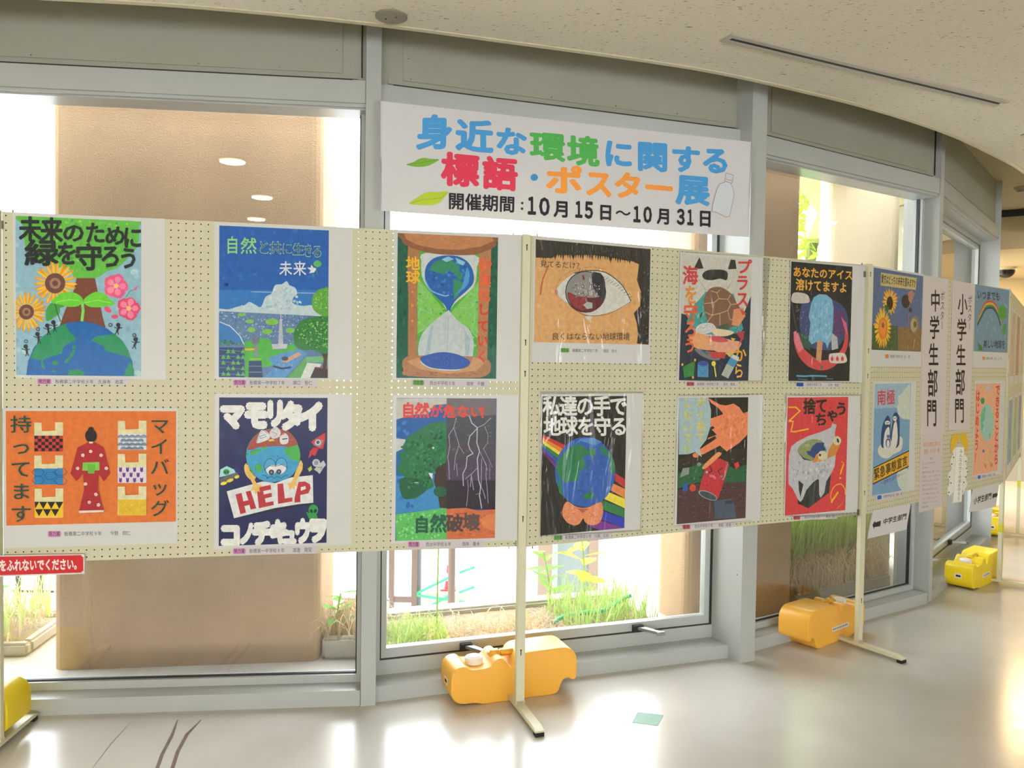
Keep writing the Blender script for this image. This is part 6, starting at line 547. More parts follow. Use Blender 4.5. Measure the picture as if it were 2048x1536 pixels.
{'name':'poster','label':'poster of a sea turtle shell held by two hands above a bucket and bottle','cat':'poster','panel':'p2','o':['0.9229','1.5628'],'paper':[[-225.1,268.7],[223.4,274.4],[231.7,-271.5],[-230.1,-271.6]],'group':"children's posters in the upper row",'pc':'e4e4e0','sleeve':[[-228.7,271.8],[265.7,275],[240.3,-275.9],[-231.6,-272.5]],'art':[[-219.9,260.9],[165.3,261.9],[156.3,-272.5],[-219,-270.4]],'bg':'d2d0c4','cap':[[-188.5,-274.8],[96,-276.1],[96.6,-298.4],[-188,-296.4]],'ops':[['P','1e2f44',[-213.6,11.5,-180.4,4.5,-142.7,-68.7,-38.1,-86.8,99.4,-19.3,135.7,50.4,160.6,103,156.3,-272.5,-219,-270.4],0],['D',['26384e','16263a'],40,16.4,[-215.5,-13.2,142.7,-0.8,150.5,-263.1,-214.1,-264.2],1],['P','3f9a98',[-90.5,107.8,-75.4,125.2,-95.5,99.2,-130.8,64.4,-146,55.5,-184.9,-20.3,-142.7,-68.7,-6.6,-77.6,100.7,-62,122,-44.3,63.2,106.9],0],['D',['56aca4','2f8888'],40,12.4,[-135.5,47.6,-84.9,91.4,-39.2,-49,-143.2,-52.1],1],['P','7c5c48',[-59.7,126,-12.5,132.7,30.6,118,63.6,94.2,86.2,61.2,120,24.1,99.4,-19.3,40.5,-42.4,-28.7,-44.5,-71.4,-20.7,-93.5,24.4,-97.4,74.2,-80.1,108.3],1],['L','d0b08c',2.9,[-59.4,113.5,-27.6,106.7,-12.1,120.1],0],['L','d0b08c',2.9,[-27.6,106.7,-16.3,82,31.6,82.1,47.2,101.9],0],['L','d0b08c',2.9,[-94.4,57.7,-42.3,64.1,-16.3,82],0],['L','d0b08c',2.9,[31.6,82.1,48.4,59.6,96.9,65.9],0],['L','d0b08c',3,[48.4,59.6,33,33.5,44.8,-4.1],0],['L','d0b08c',2.9,[33,33.5,-9.3,19.2],0],['L','d0b08c',2.9,[-88.2,20.4,-51.3,9.3,-9.3,19.2,-7.9,-31.3],0],['L','d0b08c',2.9,[-51.3,9.3,-76.7,-20.9],0],['L','d0b08c',3,[44.8,-4.1,99.3,-15.1],0],['L','d0b08c',2.9,[-42.3,64.1,-51.3,9.3],0],['P','dcdcd8',[-138,-52,-112.8,-30.4,-55.6,-24.4,-28.6,-48.7,-65,-66.5,-127.1,-76.6],1],['D',['2c3034'],90,2.5,[-132.9,-51.8,-102.4,-32.2,-50.2,-30.5,-34,-44.7,-70.3,-62.5,-122.1,-70.2],1],['P','3a5a44',[-18.4,-35.8,34.6,-21.4,46,-46.5,14.2,-60.1,-17.9,-52.6],0],['P','e8d4b0',[-54.8,-53.7,-7.4,-48.1,68,-58.6,36.1,-76.5,-27.8,-78.2],1],['D',['d8d8d0','2c3034'],50,3,[72.8,-37.2,99.8,-32.1,116.8,-53,84.4,-62.5],1],['P','d89068',[65.2,39,119.3,49.8,131.4,11.7,94.4,-32.3,56.3,-29.2],0],['P','c04a44',[97.6,44.6,136.5,24.7,114.8,15.4],0],['P','e2a070',[-172.9,-90.2,-132.5,-68.4,-75.1,-79.4,-6.2,-90.3,-27,-107.6,-15.7,-132.6,-47.2,-141.7,-141.1,-130.9],1],['P','e0a488',[-74.2,-112.8,-27.1,-103.4,15.1,-89.7,69.1,-96.9,112.8,-104.5,86.6,-139.2,27.7,-157.3,-36.6,-141.5],1],['P','c8505c',[-64.6,-79.1,14.9,-85.5,36.8,-101.9,-37.7,-103.6],1],['L','c08058',1.7,[-69.1,-108.5,-27.1,-101.3],0],['L','c08058',1.7,[-63.4,-125.2,-26.7,-116],0],['P','7c7884',[-141,-135,-62.8,-146.1,-36.3,-154.1,-3.8,-178.9,-46,-183.7,-109.3,-163.6],1],['P','b8403c',[-68,-146.2,27.4,-148.8,22.8,-174.3,-46.2,-175.3],0],['P','3c7c58',[-99.3,-146.8,-67.9,-150.4,-72.7,-167.3],0],['P','3a4a9c',[-109.9,-138.6,-73.4,-142.1,-88.8,-150.8],0],['P','dcb85c',[27.6,-153,91.9,-134.9,49.5,-169.7],0],['P','b03a48',[78.9,-62.6,127.8,-52.7,123.3,-87.1,96.8,-117.7,106.9,-87.5],0],['P','e8c84a',[52.5,-84.6,79.7,-88.2,63.8,-101.3],0],['P','2a2c2c',[-125.5,253,-103.6,206.8,-126.7,203.3,-152.5,204.6],0],['P','2a2c2c',[42.8,253.8,67.1,253.3,75.2,215.7,28,210.7],0],['P','262a2a',[-108.1,181.7,-82.6,199.8,-35.6,206,6.8,206,27.4,193.8,21.3,163.9,-13.4,168.3,-55.4,159.7,-97.2,161.5],1],['L','8a8878',1.7,[-128.2,159.8,-90.8,116.1],0],['L','8a8878',1.7,[56.2,161.6,25,126.1],0],['E','30343a',-111.2,7.9,3.4,-0.9,-5.4,-12.7],['L','dcd89c',2.9,[-121.8,15,-128.9,-6],0],['T','c83c3c','海',[-211,207.6,-134.7,212.3,-132.7,134.7,-209,130.7],0.05,0],['T','d98a34','を',[-198.8,127.1,-135.1,130.5,-133,51.9,-196.8,49.2],0.05,0],['T','d85a34','守',[-201.9,51,-130.5,54.1,-128.5,-22.6,-200,-25],0.05,0],['T','e07048','ろ',[-197.6,-20.8,-131.2,-18.5,-129.3,-89.1,-195.8,-90.7],0.05,0],['T','e0623c','う',[-198.2,-94.9,-136.9,-93.4,-135.3,-155.7,-196.6,-156.7],0.05,0],['T','c8343a','プ',[77.9,254,157.1,259.2,158.9,197.2,79.7,192.6],0.05,0],['T','c8343a','ラ',[74.4,188.1,142.5,192,144.6,123.6,76.4,120.3],0.05,0],['T','c8343a','ス',[76.5,116,144.7,119.4,146.7,50.9,78.4,48.1],0.05,0],['T','e8a83c','か',[69.9,-126.8,138.2,-125.4,140.1,-189.9,71.8,-190.7],0.04,0],['T','e8b04c','ら',[72,-197.1,126.5,-196.5,128.5,-263.1,73.9,-263.3],0.04,0],['P','2f8040',[-202.8,-214.6,-175.1,-201.9,-139.6,-189,-143.1,-251.5,-194,-260],0],['D',['46985a','1f5c30'],20,4.1,[-195.1,-214.5,-144.5,-197.4,-148.3,-247.3,-189,-255.8],1],['E','e8b850',-204.5,-204.3,5,0.1,0.1,-5.8],['E','e8b850',-138.7,-184,5.2,0,0.2,-5.9],['E','e8b850',-148.1,-257.7,5.2,0,0.2,-5.8],['P','4a90c4',[-124.8,-201.4,-66.6,-200.7,-66.1,-257.4,-124.9,-255.6],0],['E','3a5ca8',-95.3,-199,28.7,0.4,0.3,-11.7],['E','2a4a90',-95.4,-197.7,21.9,0.2,0.2,-7.5],['L','2a5a88',2.1,[-123.6,-209.7,-94.2,-242.9,-67.4,-209.1],1],['E','e8e04a',-39.3,-198.3,11.6,0.1,0.3,-11],['L','e8e04a',6.8,[-34.8,-208.8,-25.6,-253],0],['L','303030',1.7,[-41,-213.1,-21.4,-212.9],0],['P','b8bcb4',[31.5,-197.5,72.4,-214.2,41.4,-262.5,3.4,-246.6],0],['P','4a90b8',[52.2,-169.6,93.4,-186.2,72.4,-214.2,31.5,-197.5],0],['P','d4dcd8',[65.4,-156.7,101.1,-168.9,93.4,-186.2,52.2,-169.6],0]],'capops':[['P','c4625e',[-180.1,-281.3,-176.9,-277.5,-142,-277.6,-138.6,-281.6,-138.4,-290.7,-141.6,-294.5,-176.5,-294.3,-179.9,-290.4],0],['T','3a2030','銀賞',[-176.9,-279.2,-142,-279.4,-141.6,-292.8,-176.5,-292.6],0.01,0],['T','45454a','板橋第一中学校７年\u3000\u3000田中\u3000優真',[-124.7,-279.5,81.4,-280.5,81.8,-294.9,-124.4,-293.6],0.005,0]]},
{'name':'poster','label':'poster of a crying red can falling from an open hand','cat':'poster','panel':'p2','o':['0.932','0.9484'],'paper':[[-234,277.6],[235.9,280],[236.2,-285.3],[-237.9,-272.5]],'group':"children's posters in the lower row",'pc':'e4e4e0','sleeve':[[-236.7,282.6],[241.4,283.5],[237.9,-286.3],[-238.9,-274.5]],'art':[[-223.8,271],[149.4,268.4],[149.9,-269.9],[-225.5,-265.1]],'bg':'141a18','cap':[[-199.9,-269.1],[82.9,-279.4],[83.6,-303.2],[-199.3,-294.2]],'ops':[['P','24603e',[-221.6,-115.4,-220.8,-48.9,-121.7,-11.6,-32.8,1.7,87.1,-46.2,152.5,-23.1,149.6,-109.9,23.6,-103.3,-119.5,-95.8],0],['P','2c2420',[-222.2,9.3,-86.2,29.2,150.5,46.5,152.8,-31.8,-32.5,-6.8,-218.6,-32.4],0],['D',['1f4a34','2c7048','1a241e'],90,10,[-219.3,-7.5,151.8,3,149.3,-101.2,-216.8,-107.4],0.4],['P','4e3438',[-222.4,-123.7,-119.3,-100,155,-105.9,149.9,-269.9,-225.5,-265.1],0],['D',['5c4044','6a4a50','3a282c'],90,10.9,[-221.3,-127.9,149.7,-114.3,148.7,-266.7,-223.1,-256.9],0.4],['P','e8865c',[-71.7,267,-55.7,260.5,-7.4,238.9,24.9,234.3,67.9,242.4,101.1,224.8,123.9,198.7,151.3,206.9,153.1,107.2,105.7,69.6,35.9,33.2,-2.4,60.2,-96.6,23.2,-112.8,47,-76.9,71,-67.1,96.1,-19.7,107.5,-63,142.4,-52.7,150.7,-58.8,178.3,9.8,196.2,-17.6,222,-49.9,239.4],0],['P','141a18',[-66,252.2,-17.7,226.3,10.8,200.4,-53.5,180.3,-62.5,218.4],0],['P','141a18',[-68.2,138.3,-42,146.2,-33.8,137.5,-52.1,129.5,-70.6,129.1],0],['P','141a18',[-72.1,87.8,-30.2,102.7,-20.4,92.6,-107.7,48.9,-113.1,55.4],0],['D',['f09468','d87850'],40,21.3,[25.2,221.5,146.1,194,137.6,107.6,40.6,58.8,-4.8,145.4],1],['L','c8684a',1.7,[37.6,165.8,87.3,134.7],0],['P','a8c4cc',[-224.8,271,-71.8,269.9,-55.5,214.1,-55.3,146.5,-77.3,87.9,-112.9,51.2,-98.9,13.6,-133.3,37.2,-169.2,28.9,-221.2,29.1],0],['P','e8865c',[-115.3,42.8,-66.1,62.2,-86.2,29.2,-107,23.6],0],['E','e8865c',-131.9,23.3,16.6,-0.6,0.3,-10.9],['P','b4ccd0',[-139,56.2,-111.8,49,-99.4,13.6,-133.3,35.1],0],['P','222828',[-43.8,19.1,-33.6,31.5,-2.2,51.6,24.9,42.2,42.6,-9.9,21.3,-21.8,-1.5,26,-33.1,14.5],0],['P','c0303a',[-69.3,-13.8,-48.7,2.3,-0.9,4.7,42.7,-14.2,51.2,-27.4,28.5,-86.4,-6.7,-170.1,-113.1,-138.3,-98.8,-88.5],0],['D',['cc3c46','b02c38'],30,12.7,[-74.4,-22,43.2,-31.4,-7.2,-153,-97.7,-130.8],1],['E','9aa8ac',-62.9,-153.9,50.7,-19.4,-7.1,-14.6],['E','3c4a50',-61.3,-154.9,45.7,-17.4,-5.8,-11.8],['L','9c98a0',5.1,[42.7,-14.2,28.2,-73.5,15.2,-90],1],['P','e89860',[-92.6,-25.4,-22.8,26.8,-1.6,30.3,1.4,17.4,-79.2,-36.6],1],['L','1c1418',3.9,[-55.8,-27,-43,-48.8,-62.9,-56.4],0],['L','1c1418',3.9,[13.7,-38.6,-10,-51.2,6.6,-72.5],0],['L','dc7088',11.1,[-52,-69.6,-36,-72.5,-25.2,-81.6],1],['E','5a80c0',7.8,-74.7,6.4,-0.3,0.1,-5.1],['E','a0b0d0',-70.9,-53.1,6.3,-0.2,0.1,-5],['P','8a9492',[-198.4,-29.2,-165.1,-28.6,-167,-55.7,-213.7,-69.2],0],['P','2c5ca0',[-199.2,-95.8,-168.6,-93.2,-172.8,-130.7,-195.8,-129.4],0],['E','d0483c',-144.8,-116.3,16.6,-0.9,0.4,-16],['P','d8383c',[78.2,-22.1,99.9,-14.4,108.7,-34.2,87.2,-48.4],0],['E','8c8c90',-113.8,-16.1,11.5,-0.5,0.2,-7.6],['P','48566a',[-27.8,-179.5,74.4,-175,98.9,-263.2,-22.9,-258.8],0],['P','2c3a50',[31.3,-183.1,74.6,-181.5,75.1,-198.8,31.7,-198.2],0],['T','dcd060','ポ',[-136.9,269.5,-87.5,269.2,-86.3,225,-135.7,225.6],0.03,0],['T','dcd060','イ',[-135.5,217.3,-86,216.6,-84.9,172.4,-134.3,173.4],0.03,0],['T','dcd060','捨',[-134.2,169.2,-84.7,168.2,-83.6,123.9,-133.1,125.2],0.03,0],['T','dcd060','て',[-132.9,121,-83.4,119.7,-82.2,75.4,-131.8,77],0.03,0],['T','dcd060','し',[-205,270,-157.5,269.7,-156.3,225.9,-203.9,226.5],0.03,0],['T','dcd060','な',[-203.7,218.2,-156.1,217.6,-155,173.7,-202.6,174.6],0.03,0],['T','dcd060','い',[-202.4,168.4,-154.8,167.5,-153.7,123.6,-201.3,124.8],0.03,0],['T','dcd060','で',[-201.2,120.7,-153.6,119.4,-152.4,75.5,-200.1,77],0.03,0],['L','dcd060',6.7,[-190.7,68.4,-189.9,37.1],0],['L','dcd060',6.7,[-170.2,67.7,-169.4,36.4],0]],'capops':[['P','c4625e',[-194.3,-276.8,-191.1,-272.4,-156.5,-273.6,-153,-278.3,-152.8,-288.7,-156,-293.1,-190.6,-292,-194,-287.4],0],['T','3a2030','銀賞',[-191.1,-274.4,-156.4,-275.6,-156,-291.1,-190.7,-290],0.01,0],['T','45454a','西台中学校８年\u3000\u3000津留\u3000多喜',[-130.9,-276.5,68.4,-283.6,68.9,-299.2,-130.5,-292.7],0.005,0]]},
{'name':'poster','label':'black poster of a melting blue ice lolly above a red curve','cat':'poster','panel':'p2','o':['1.5488','1.5628'],'paper':[[-241.8,272.6],[241,280.4],[241.3,-279.5],[-240.4,-273.7]],'group':"children's posters in the upper row",'pc':'e4e4e0','sleeve':[[-247.3,273.5],[247.1,281.7],[244.5,-283.8],[-241.9,-275.8]],'art':[[-233.5,269],[152.4,268.4],[140.4,-273.1],[-237.7,-271.6]],'bg':'1a1e22','cap':[[-190.9,-277],[91.5,-279.6],[92.4,-302.4],[-190.1,-299.5]],'ops':[['P','3a4a78',[-166.7,76.4,-105.9,95.7,7.5,109.2,102.3,70.6,129.2,-18.6,73.4,-105.9,-7.1,-128.8,-121.3,-109.9,-174.3,-27.8],1],['P','5a3a68',[32.3,63.5,102.9,53.5,118.2,-40.5,37.4,-76.8],0],['P','30584c',[-184.6,-48.9,-100.3,-67.5,-109.4,-130.7,-177,-111.1],0],['D',['46588a','2c3a60','7c5068'],60,12.5,[-160.8,68.3,66.5,86.2,105.6,-19.3,15.4,-111.4,-139.1,-81],1],['P','c8484c',[-211.4,-70.3,-184.2,-61.3,-154.7,-114.8,-97.3,-155.7,-39.8,-175.9,40.4,-162.1,97.1,-109.7,112.3,-40.6,130.8,-61.6,121.3,-126.5,76.2,-183,7.6,-217.9,-61.1,-220.6,-129.6,-198.1,-187,-144.6],1],['P','d87888',[-212.1,-49.7,-190.4,-40.8,-148.8,-123,-175.9,-144.4,-205,-99.2],0],['P','d0607c',[80.2,31.2,116.6,2.5,130.7,-57.3,112.3,-40.6],0],['P','cfc8c0',[-225.9,119.2,-201.6,130.7,-146.1,127.2,-123.3,111.6,-128,86.3,-222,84.3],1],['P','b8bcb8',[18.8,-43.2,60.3,-67.7,68.1,-118.9,27.6,-128.2],0],['P','7cb4d2',[-110.9,78.7,-95.2,112.9,-61.9,129.1,-16.2,129.2,19.1,109.7,32.2,67.8,29.7,-25.9,20.3,-85.7,9,-94.5,-1.5,-122.3,-14,-95,-37.2,-87.1,-71.2,-92,-99.1,-103.2,-119.4,-84.8,-110.9,-5,-123.1,23.9],0],['D',['8cc4e0','62a0c8','a4d2e6'],70,15.1,[-99.7,79.2,7.8,100.7,20,-77.2,-105.4,-84.4],2.5],['P','c8946c',[-65.7,-87.7,-31.5,-86.9,-39.4,-188.6,-71.3,-172.1],0],['E','606870',-33,-207.6,9.2,0,0.3,-9.4],['L','3c3c44',9.8,[-227.4,82,-208.5,8.4,-190.1,-49],0],['D',['d8e0e4','8c989c'],36,4.1,[-221.7,74,-127.2,61.3,-99.6,-88.5,-155.5,-89.8],6],['P','e0d4cc',[11,-149.8,28.1,-143.1,98.2,-139.8,121.3,-156.6,117.6,-184.7,29.7,-187.9,11.8,-173.2],1],['E','c8404c',30.2,-168.6,9.3,0.1,0.4,-10.3],['P','c8404c',[25.4,-164.4,29.5,-149.5,34.7,-164.3],0],['E','c8404c',64,-168.2,9.4,0.1,0.4,-10.3],['P','c8404c',[59.2,-164,63.3,-148.9,68.5,-163.8],0],['E','c8404c',96.3,-167.7,9.4,0.1,0.3,-10.4],['P','c8404c',[91.4,-163.5,95.6,-148.4,100.8,-163.4],0],['L','5c9cc4',7.5,[-186.3,-248.6,-139,-250.5,-94.1,-248.2,-2.8,-249.9],1],['L','4a80a8',3.3,[-177.5,-263.2,-121.6,-267.2],0],['L','4a80a8',3.4,[-2.4,-261.4,38.2,-262.6],0],['T','e8a83c','あなたのアイス',[-227.4,246.8,148.9,251,150.7,201.7,-225.7,197.5],0.05,0],['T','e4ac48','溶けてますよ',[-208.1,194.4,115.5,191.2,117.4,139.9,-206.2,136.7],0.05,0]],'capops':[['P','2a62b0',[-187.9,-283.7,-184.7,-279.7,-147.3,-280.1,-143.9,-284.2,-143.6,-293.6,-146.8,-297.7,-184.2,-297.3,-187.6,-293.2],0],['T','101c40','銅賞',[-184.7,-281.5,-147.3,-281.9,-146.8,-295.9,-184.2,-295.5],0.01,0],['T','45454a','赤塚中学校７年\u3000\u3000\u3000石井\u3000美結',[-124.6,-282.1,77.1,-284,77.7,-298.9,-124.1,-296.8],0.005,0]]},
{'name':'poster','label':'red poster of a bin with the earth and cans in a plastic bag','cat':'poster','panel':'p2','o':['1.5379','0.9447'],'paper':[[-233.2,279.3],[231.7,276.5],[234.1,-284.4],[-232.3,-271.2]],'group':"children's posters in the lower row",'pc':'e4e4e0','sleeve':[[-245.8,284.5],[245.3,281.9],[247.5,-305.9],[-233.4,-272.9]],'art':[[-227.3,272.3],[152.9,268.9],[153.7,-271.2],[-225.1,-268.3]],'bg':'cf3c42','cap':[[-181,-272.2],[97.5,-281.8],[98.4,-306.6],[-180.3,-294.1]],'ops':[['D',['d6464c','c4343a'],40,21.5,[-227.1,267.2,138.8,264.5,158.7,-272.5,-210.4,-247.6],1],['P','222c2c',[-151.8,-111.8,54.3,-95.5,45.3,-179.9,-83.4,-245.1,-148.3,-219],0],['P','2c3636',[-83.4,-245.1,-89.4,-154.5,-22.9,-113.9,54.3,-95.5,45.3,-179.9],0],['P','c4c4ca',[-197.2,46.6,-163.5,67.2,-94.8,91.4,-12.9,109,46.4,127.5,54.7,147.4,82.2,140.1,72.6,104.6,81.3,-2.8,77.2,-56.3,54.2,-91,25.2,-125.3,15.1,-178.1,-8,-201.2,-17.5,-185.1,-22,-107.3,-58.1,-125.4,-98,-158.4,-119.9,-201,-134,-212.4,-148.9,-199.3,-185.2,-144.8,-208.7,-126.2,-211.9,-61,-210.2,8.1],0],['D',['d8d8de','b0b0b8','a4a4ac'],50,17.3,[-195.1,-18.5,-60.8,-45.9,69.5,-11.3,36.4,-99.1,-116.6,-126.7,-197.9,-105.1],1.5],['P','222c2c',[-148.9,-111.9,-117.6,-131,-134.7,-191.4,-144.6,-155.8],0],['P','8a9462',[-159.3,28,-128.6,57.4,-88.4,73.7,-41.3,74.5,-5.3,62.4,19.9,26.1,8.8,-0.1,-61.5,-23.9,-120.4,-12.7],1],['P','24407c',[-69.7,42.4,-40.8,59.1,6.8,57.6,1.3,44.5,20.1,21.7,-15.7,18.5,-38.2,-16,-62,-10.6,-97.8,8.3,-104.1,21.6,-80.7,20.8],0],['P','1c2c50',[-162.1,23.7,-120.5,-8.4,-67.4,-23.6,-120.3,-17.1],0],['E','a0a676',-99.2,47.7,17.6,-0.5,0.3,-7.8],['P','c8843c',[-64.2,-32.6,-44.7,1.9,-15.7,18.5,24.3,-14,15.8,-27],0],['E','d8cfae',-3,-3.2,24.5,9.7,16.3,-20.6],['E','1c1c20',-19.8,0.1,7.8,-0.3,0.2,-5.8],['P','c8843c',[27.5,-18.6,32.2,16.8,66.7,64.7,109.9,49.9,81.3,-2.8],0],['E','d8cfae',88,64,25.7,-0.8,0.8,-21.5],['E','242428',92.3,64.8,7,1.2,4.1,-10.5],['L','f0b82c',6.9,[-220.1,226.3,-177.4,225.7,-150.9,208.1,-184.6,184.8,-215.3,163.7,-189.5,161.1,-202.3,115.9,-182.3,113.3,-95.9,124.2],0],['L','f0b02c',4,[119.2,-35.7,135,-49.9,115.1,-93.9],1],['L','f0b02c',9,[133.2,-49.8,120.6,-76.2,115.1,-93.9],0],['E','f0b02c',114.7,-114.2,7.3,-0.3,0.2,-5.4],['L','f0b02c',5.3,[65.1,-228.1,54.8,-193.9,74.6,-154.7,116.9,-142.6,145.5,-167.6,148.4,-194.9],1],['L','f0b02c',11.6,[61.9,-223.4,79.5,-204.3,100,-183.1],0],['L','e8a42c',2.2,[96.7,-259.3,126.6,-238.7,141.3,-219.3],0],['T','1c1c1e','捨',[-129.7,263,-56.7,262.4,-54.2,191.3,-127.3,192.5],0.07,0],['T','1c1c1e','て',[-53.8,263.7,17.5,263.2,19.9,194.6,-51.4,195.7],0.07,0],['T','1c1c1e','ち',[-57.3,195.8,19.9,194.6,22,134.7,-55.3,136.5],0.07,0],['T','1c1c1e','ゃ',[13.1,219,91.6,218,93.8,155.5,15.3,157],0.07,0],['T','1c1c1e','う',[72.4,245,145.8,244.3,148.1,181.4,74.6,182.6],0.07,0]],'capops':[['P','c4625e',[-175.4,-279,-172.3,-275.2,-135.4,-276.5,-132,-280.6,-131.6,-290,-134.8,-293.9,-171.7,-292.3,-175.1,-288.2],0],['T','3a2030','銀賞',[-172.2,-276.9,-135.3,-278.3,-134.8,-292.1,-171.8,-290.5],0.01,0],['T','45454a','西台中学校８年\u3000\u3000\u3000菊池\u3000高',[-107.4,-279.3,83.3,-286.3,83.9,-302.3,-106.9,-294],0.005,0]]},
{'name':'poster','label':'poster of bright and withered sunflowers under a dusky blue sky','cat':'poster','panel':'p3','o':['0.2892','1.6044'],'paper':[[-281.9,237.1],[280.7,245.5],[285.2,-240.7],[-283.9,-242]],'group':"children's posters in the upper row",'pc':'e4e4e0','sleeve':1,'art':[[-268.8,230.1],[278.2,236.4],[274.7,-160.7],[-262.9,-164.2]],'bg':'5a6c90','ops':[['D',['64769a','4c6088','6c7c9c'],50,24.3,[-264,220.4,273.7,229.5,270.2,-18.7,-258.8,-15.2],1],['P','4a5c38',[-265.9,-39.9,0.6,-37.9,17.6,-161,-262.9,-164.2],0],['P','8a6c44',[10.1,-41.8,273.4,-36.4,274.7,-160.7,12.9,-161.1],0],['D',['587044','3a4a30','6c8850'],60,9,[-261.1,-47.9,0.8,-42.1,8,-157,-259,-158],2],['D',['9c7c50','70583a','b08c58'],60,9.4,[19.7,-45.7,266.7,-41,269.4,-156.4,22,-156.7],2],['F','e0a030',-87.3,80.3,83.8,4.8,4.1,-66.9,18,0.3,0.8],['F','f0c040',-87.3,80.3,72.8,4.2,3.6,-58.5,18,0.3,0.5],['E','3c2018',-90.4,71.7,34.4,1.9,2.1,-33.4],['F','e8b030',-159.4,-54.4,93.8,3.4,6.1,-101.5,26,0.3,0.8],['F','f4c838',-159.4,-54.4,84.7,3.1,5.5,-91.1,26,0.35,0.5],['E','d87c2c',-155.7,-56.3,48.8,1.7,3.2,-53.9],['E','e88c3c',-156,-52.2,37.2,1.4,2.5,-41.4],['E','8a5a28',-156.7,-39.8,13.2,0.5,0.8,-14.4],['L','3a6038',4.1,[-123.1,49,-103.2,16.7,-74.7,-7.2],0],['P','2f6a34',[-146.2,64.4,-96.3,50.5,-103.7,25,-139.8,31.5],0],['L','a87464',6,[140.3,149.8,125,88.2,121,1.4,113.6,-33.6],1],['E','3a2c2c',81.7,90,45.9,2.7,2.2,-34.3],['E','4a3a34',137.1,49.8,19.4,1,0.9,-12.9],['P','b07c70',[102.5,138.7,150,150.4,180.3,135,144.8,80.6,114.8,96.3],0],['E','8a7860',191,-26.2,54.5,2.1,3.2,-48.2],['E','b0a078',183.1,-26.6,37.5,1.5,2.3,-34.9],['E','6a5840',195.6,-21.7,17.8,0.7,1.2,-17.5],['L','c8a040',7.1,[195.9,-100.6,184.3,-149.2],0],['P','c8b880',[-192.1,214.8,199.4,218.5,193.7,155.5,-195.3,151.3],0],['T','20242a','貴方はどっちの未来を望みますか',[-187.3,208.2,193,211,188.3,163.9,-189.7,159.9],0.03,0]],'capops':[['P','d98a3c',[-123.9,-186.1,-120.6,-181.6,-89.3,-181.6,-85.4,-186.1,-84.8,-196.7,-88.1,-201.2,-119.5,-201.2,-123.3,-196.6],0],['T','45454a','板橋第三中学校９年\u3000森\u3000\u3000蘭',[-70.7,-183.5,146,-183.3,147.1,-200.3,-69.7,-200],0.005,0]]},
{'name':'poster','label':'pale blue poster of two penguins on an ice floe with a yellow tape','cat':'poster','panel':'p3','o':['0.2919','1.0045'],'paper':[[-240.2,283.4],[227.9,280.5],[245.9,-288],[-233.6,-275.9]],'group':"children's posters in the lower row",'pc':'e4e4e0','art':[[-226.1,272.5],[157.5,272.3],[178.4,-284.6],[-222.6,-271.5]],'bg':'a4c0d0','cap':[[-182.6,-276.5],[111.2,-284],[112.8,-310],[-181.1,-301.8]],'ops':[['P','7ca4c4',[-224.7,151.2,163,148.9,178.4,-284.6,-219.2,-271.9],0],['P','d4dccc',[157.5,272.3,96.2,244.4,72.7,222.1,24.5,206,32.7,172.1,15.8,150,30.1,115.9,81,91.5,167.3,82.7],0],['P','e4e2d4',[-167.8,-41.4,-93.6,-18.2,24.9,3.5,87.6,-11,78.7,-67.4,-6.1,-84.7,-76.7,-102.3,-159.8,-80.2],1],['P','d4dccc',[48.6,-178.8,171.4,-177,178.4,-284.6,91.8,-273.6,45.7,-229.6],1],['P','2a4470',[-133,-43.5,-144.5,12,-133.8,66.4,-106.5,98.3,-80.4,113.9,-52.9,90.8,-46.7,29.4,-54.6,-37],1],['P','e8e6dc',[-115.5,-44.5,-106.1,32.1,-60.1,52.2,-59,-42.3],1],['P','2a4470',[-45.4,7,-27.9,73.1,-24.3,112.1,5.1,126.8,43.1,104.2,54.3,24.7,49.9,-43,-8.1,-50.9],1],['P','eae8de',[-32.7,-43.9,-15.1,61.5,13.9,82.7,34.8,3,16.2,-52.3],1],['E','e8e8e4',-81.7,76.4,28.6,-1.1,0.7,-11.1],['E','eae8e4',-2.7,95.7,21.9,-0.8,0.8,-12.4],['E','18202c',-90,76.7,5.9,-0.2,0.2,-2.8],['E','18202c',-73.5,77.2,6,-0.3,0.2,-2.8],['E','18202c',-8.8,97,4.8,-0.2,0.1,-2.2],['E','18202c',4.4,97.7,4.9,-0.2,0.2,-2.3],['P','3a3c40',[-93.1,70.2,-60.9,66.1,-80.8,61.4],0],['P','7a3c34',[-26,81.4,14,81.6,-15.8,72.7],0],['E','4a7aa4',-69.3,8.2,16.7,-0.8,0.6,-8.9],['E','2a4470',-69.6,-25,26.3,-1.5,1.4,-23.4],['E','e8e8e4',-69.4,-27.8,16.7,-1,1.1,-19],['T','c84a54','南極',[-201.7,242.6,-8.2,242.9,-3.2,161.7,-197,162.3],0.03,0],['P','1c1c1c',[-215.8,-136.3,167.4,-75.7,172.9,-160.9,-217.7,-220.9],0],['P','e0ac34',[-215.5,-141.7,167.8,-81.5,172.6,-155.1,-215.8,-214.5],0],['T','1e2024','緊急事態宣言',[-213.1,-144.6,149.7,-97.6,153.3,-152.5,-209.4,-207.5],0.03,0],['T','6c5aa8','〜温暖化進行中〜',[-140.3,-213.5,98.7,-185.6,99.9,-205.7,-139.1,-232.8],0.01,0]],'capops':[['P','2a62b0',[-168.1,-284.5,-165,-280,-126.4,-281,-122.7,-285.7,-122.1,-296.4,-125.2,-300.8,-163.8,-299.8,-167.5,-295.1],0],['T','45454a','赤塚中学校８年\u3000田中\u3000寛',[-105.6,-283.6,102.3,-289,103.4,-305.8,-104.7,-300.1],0.005,0]]},
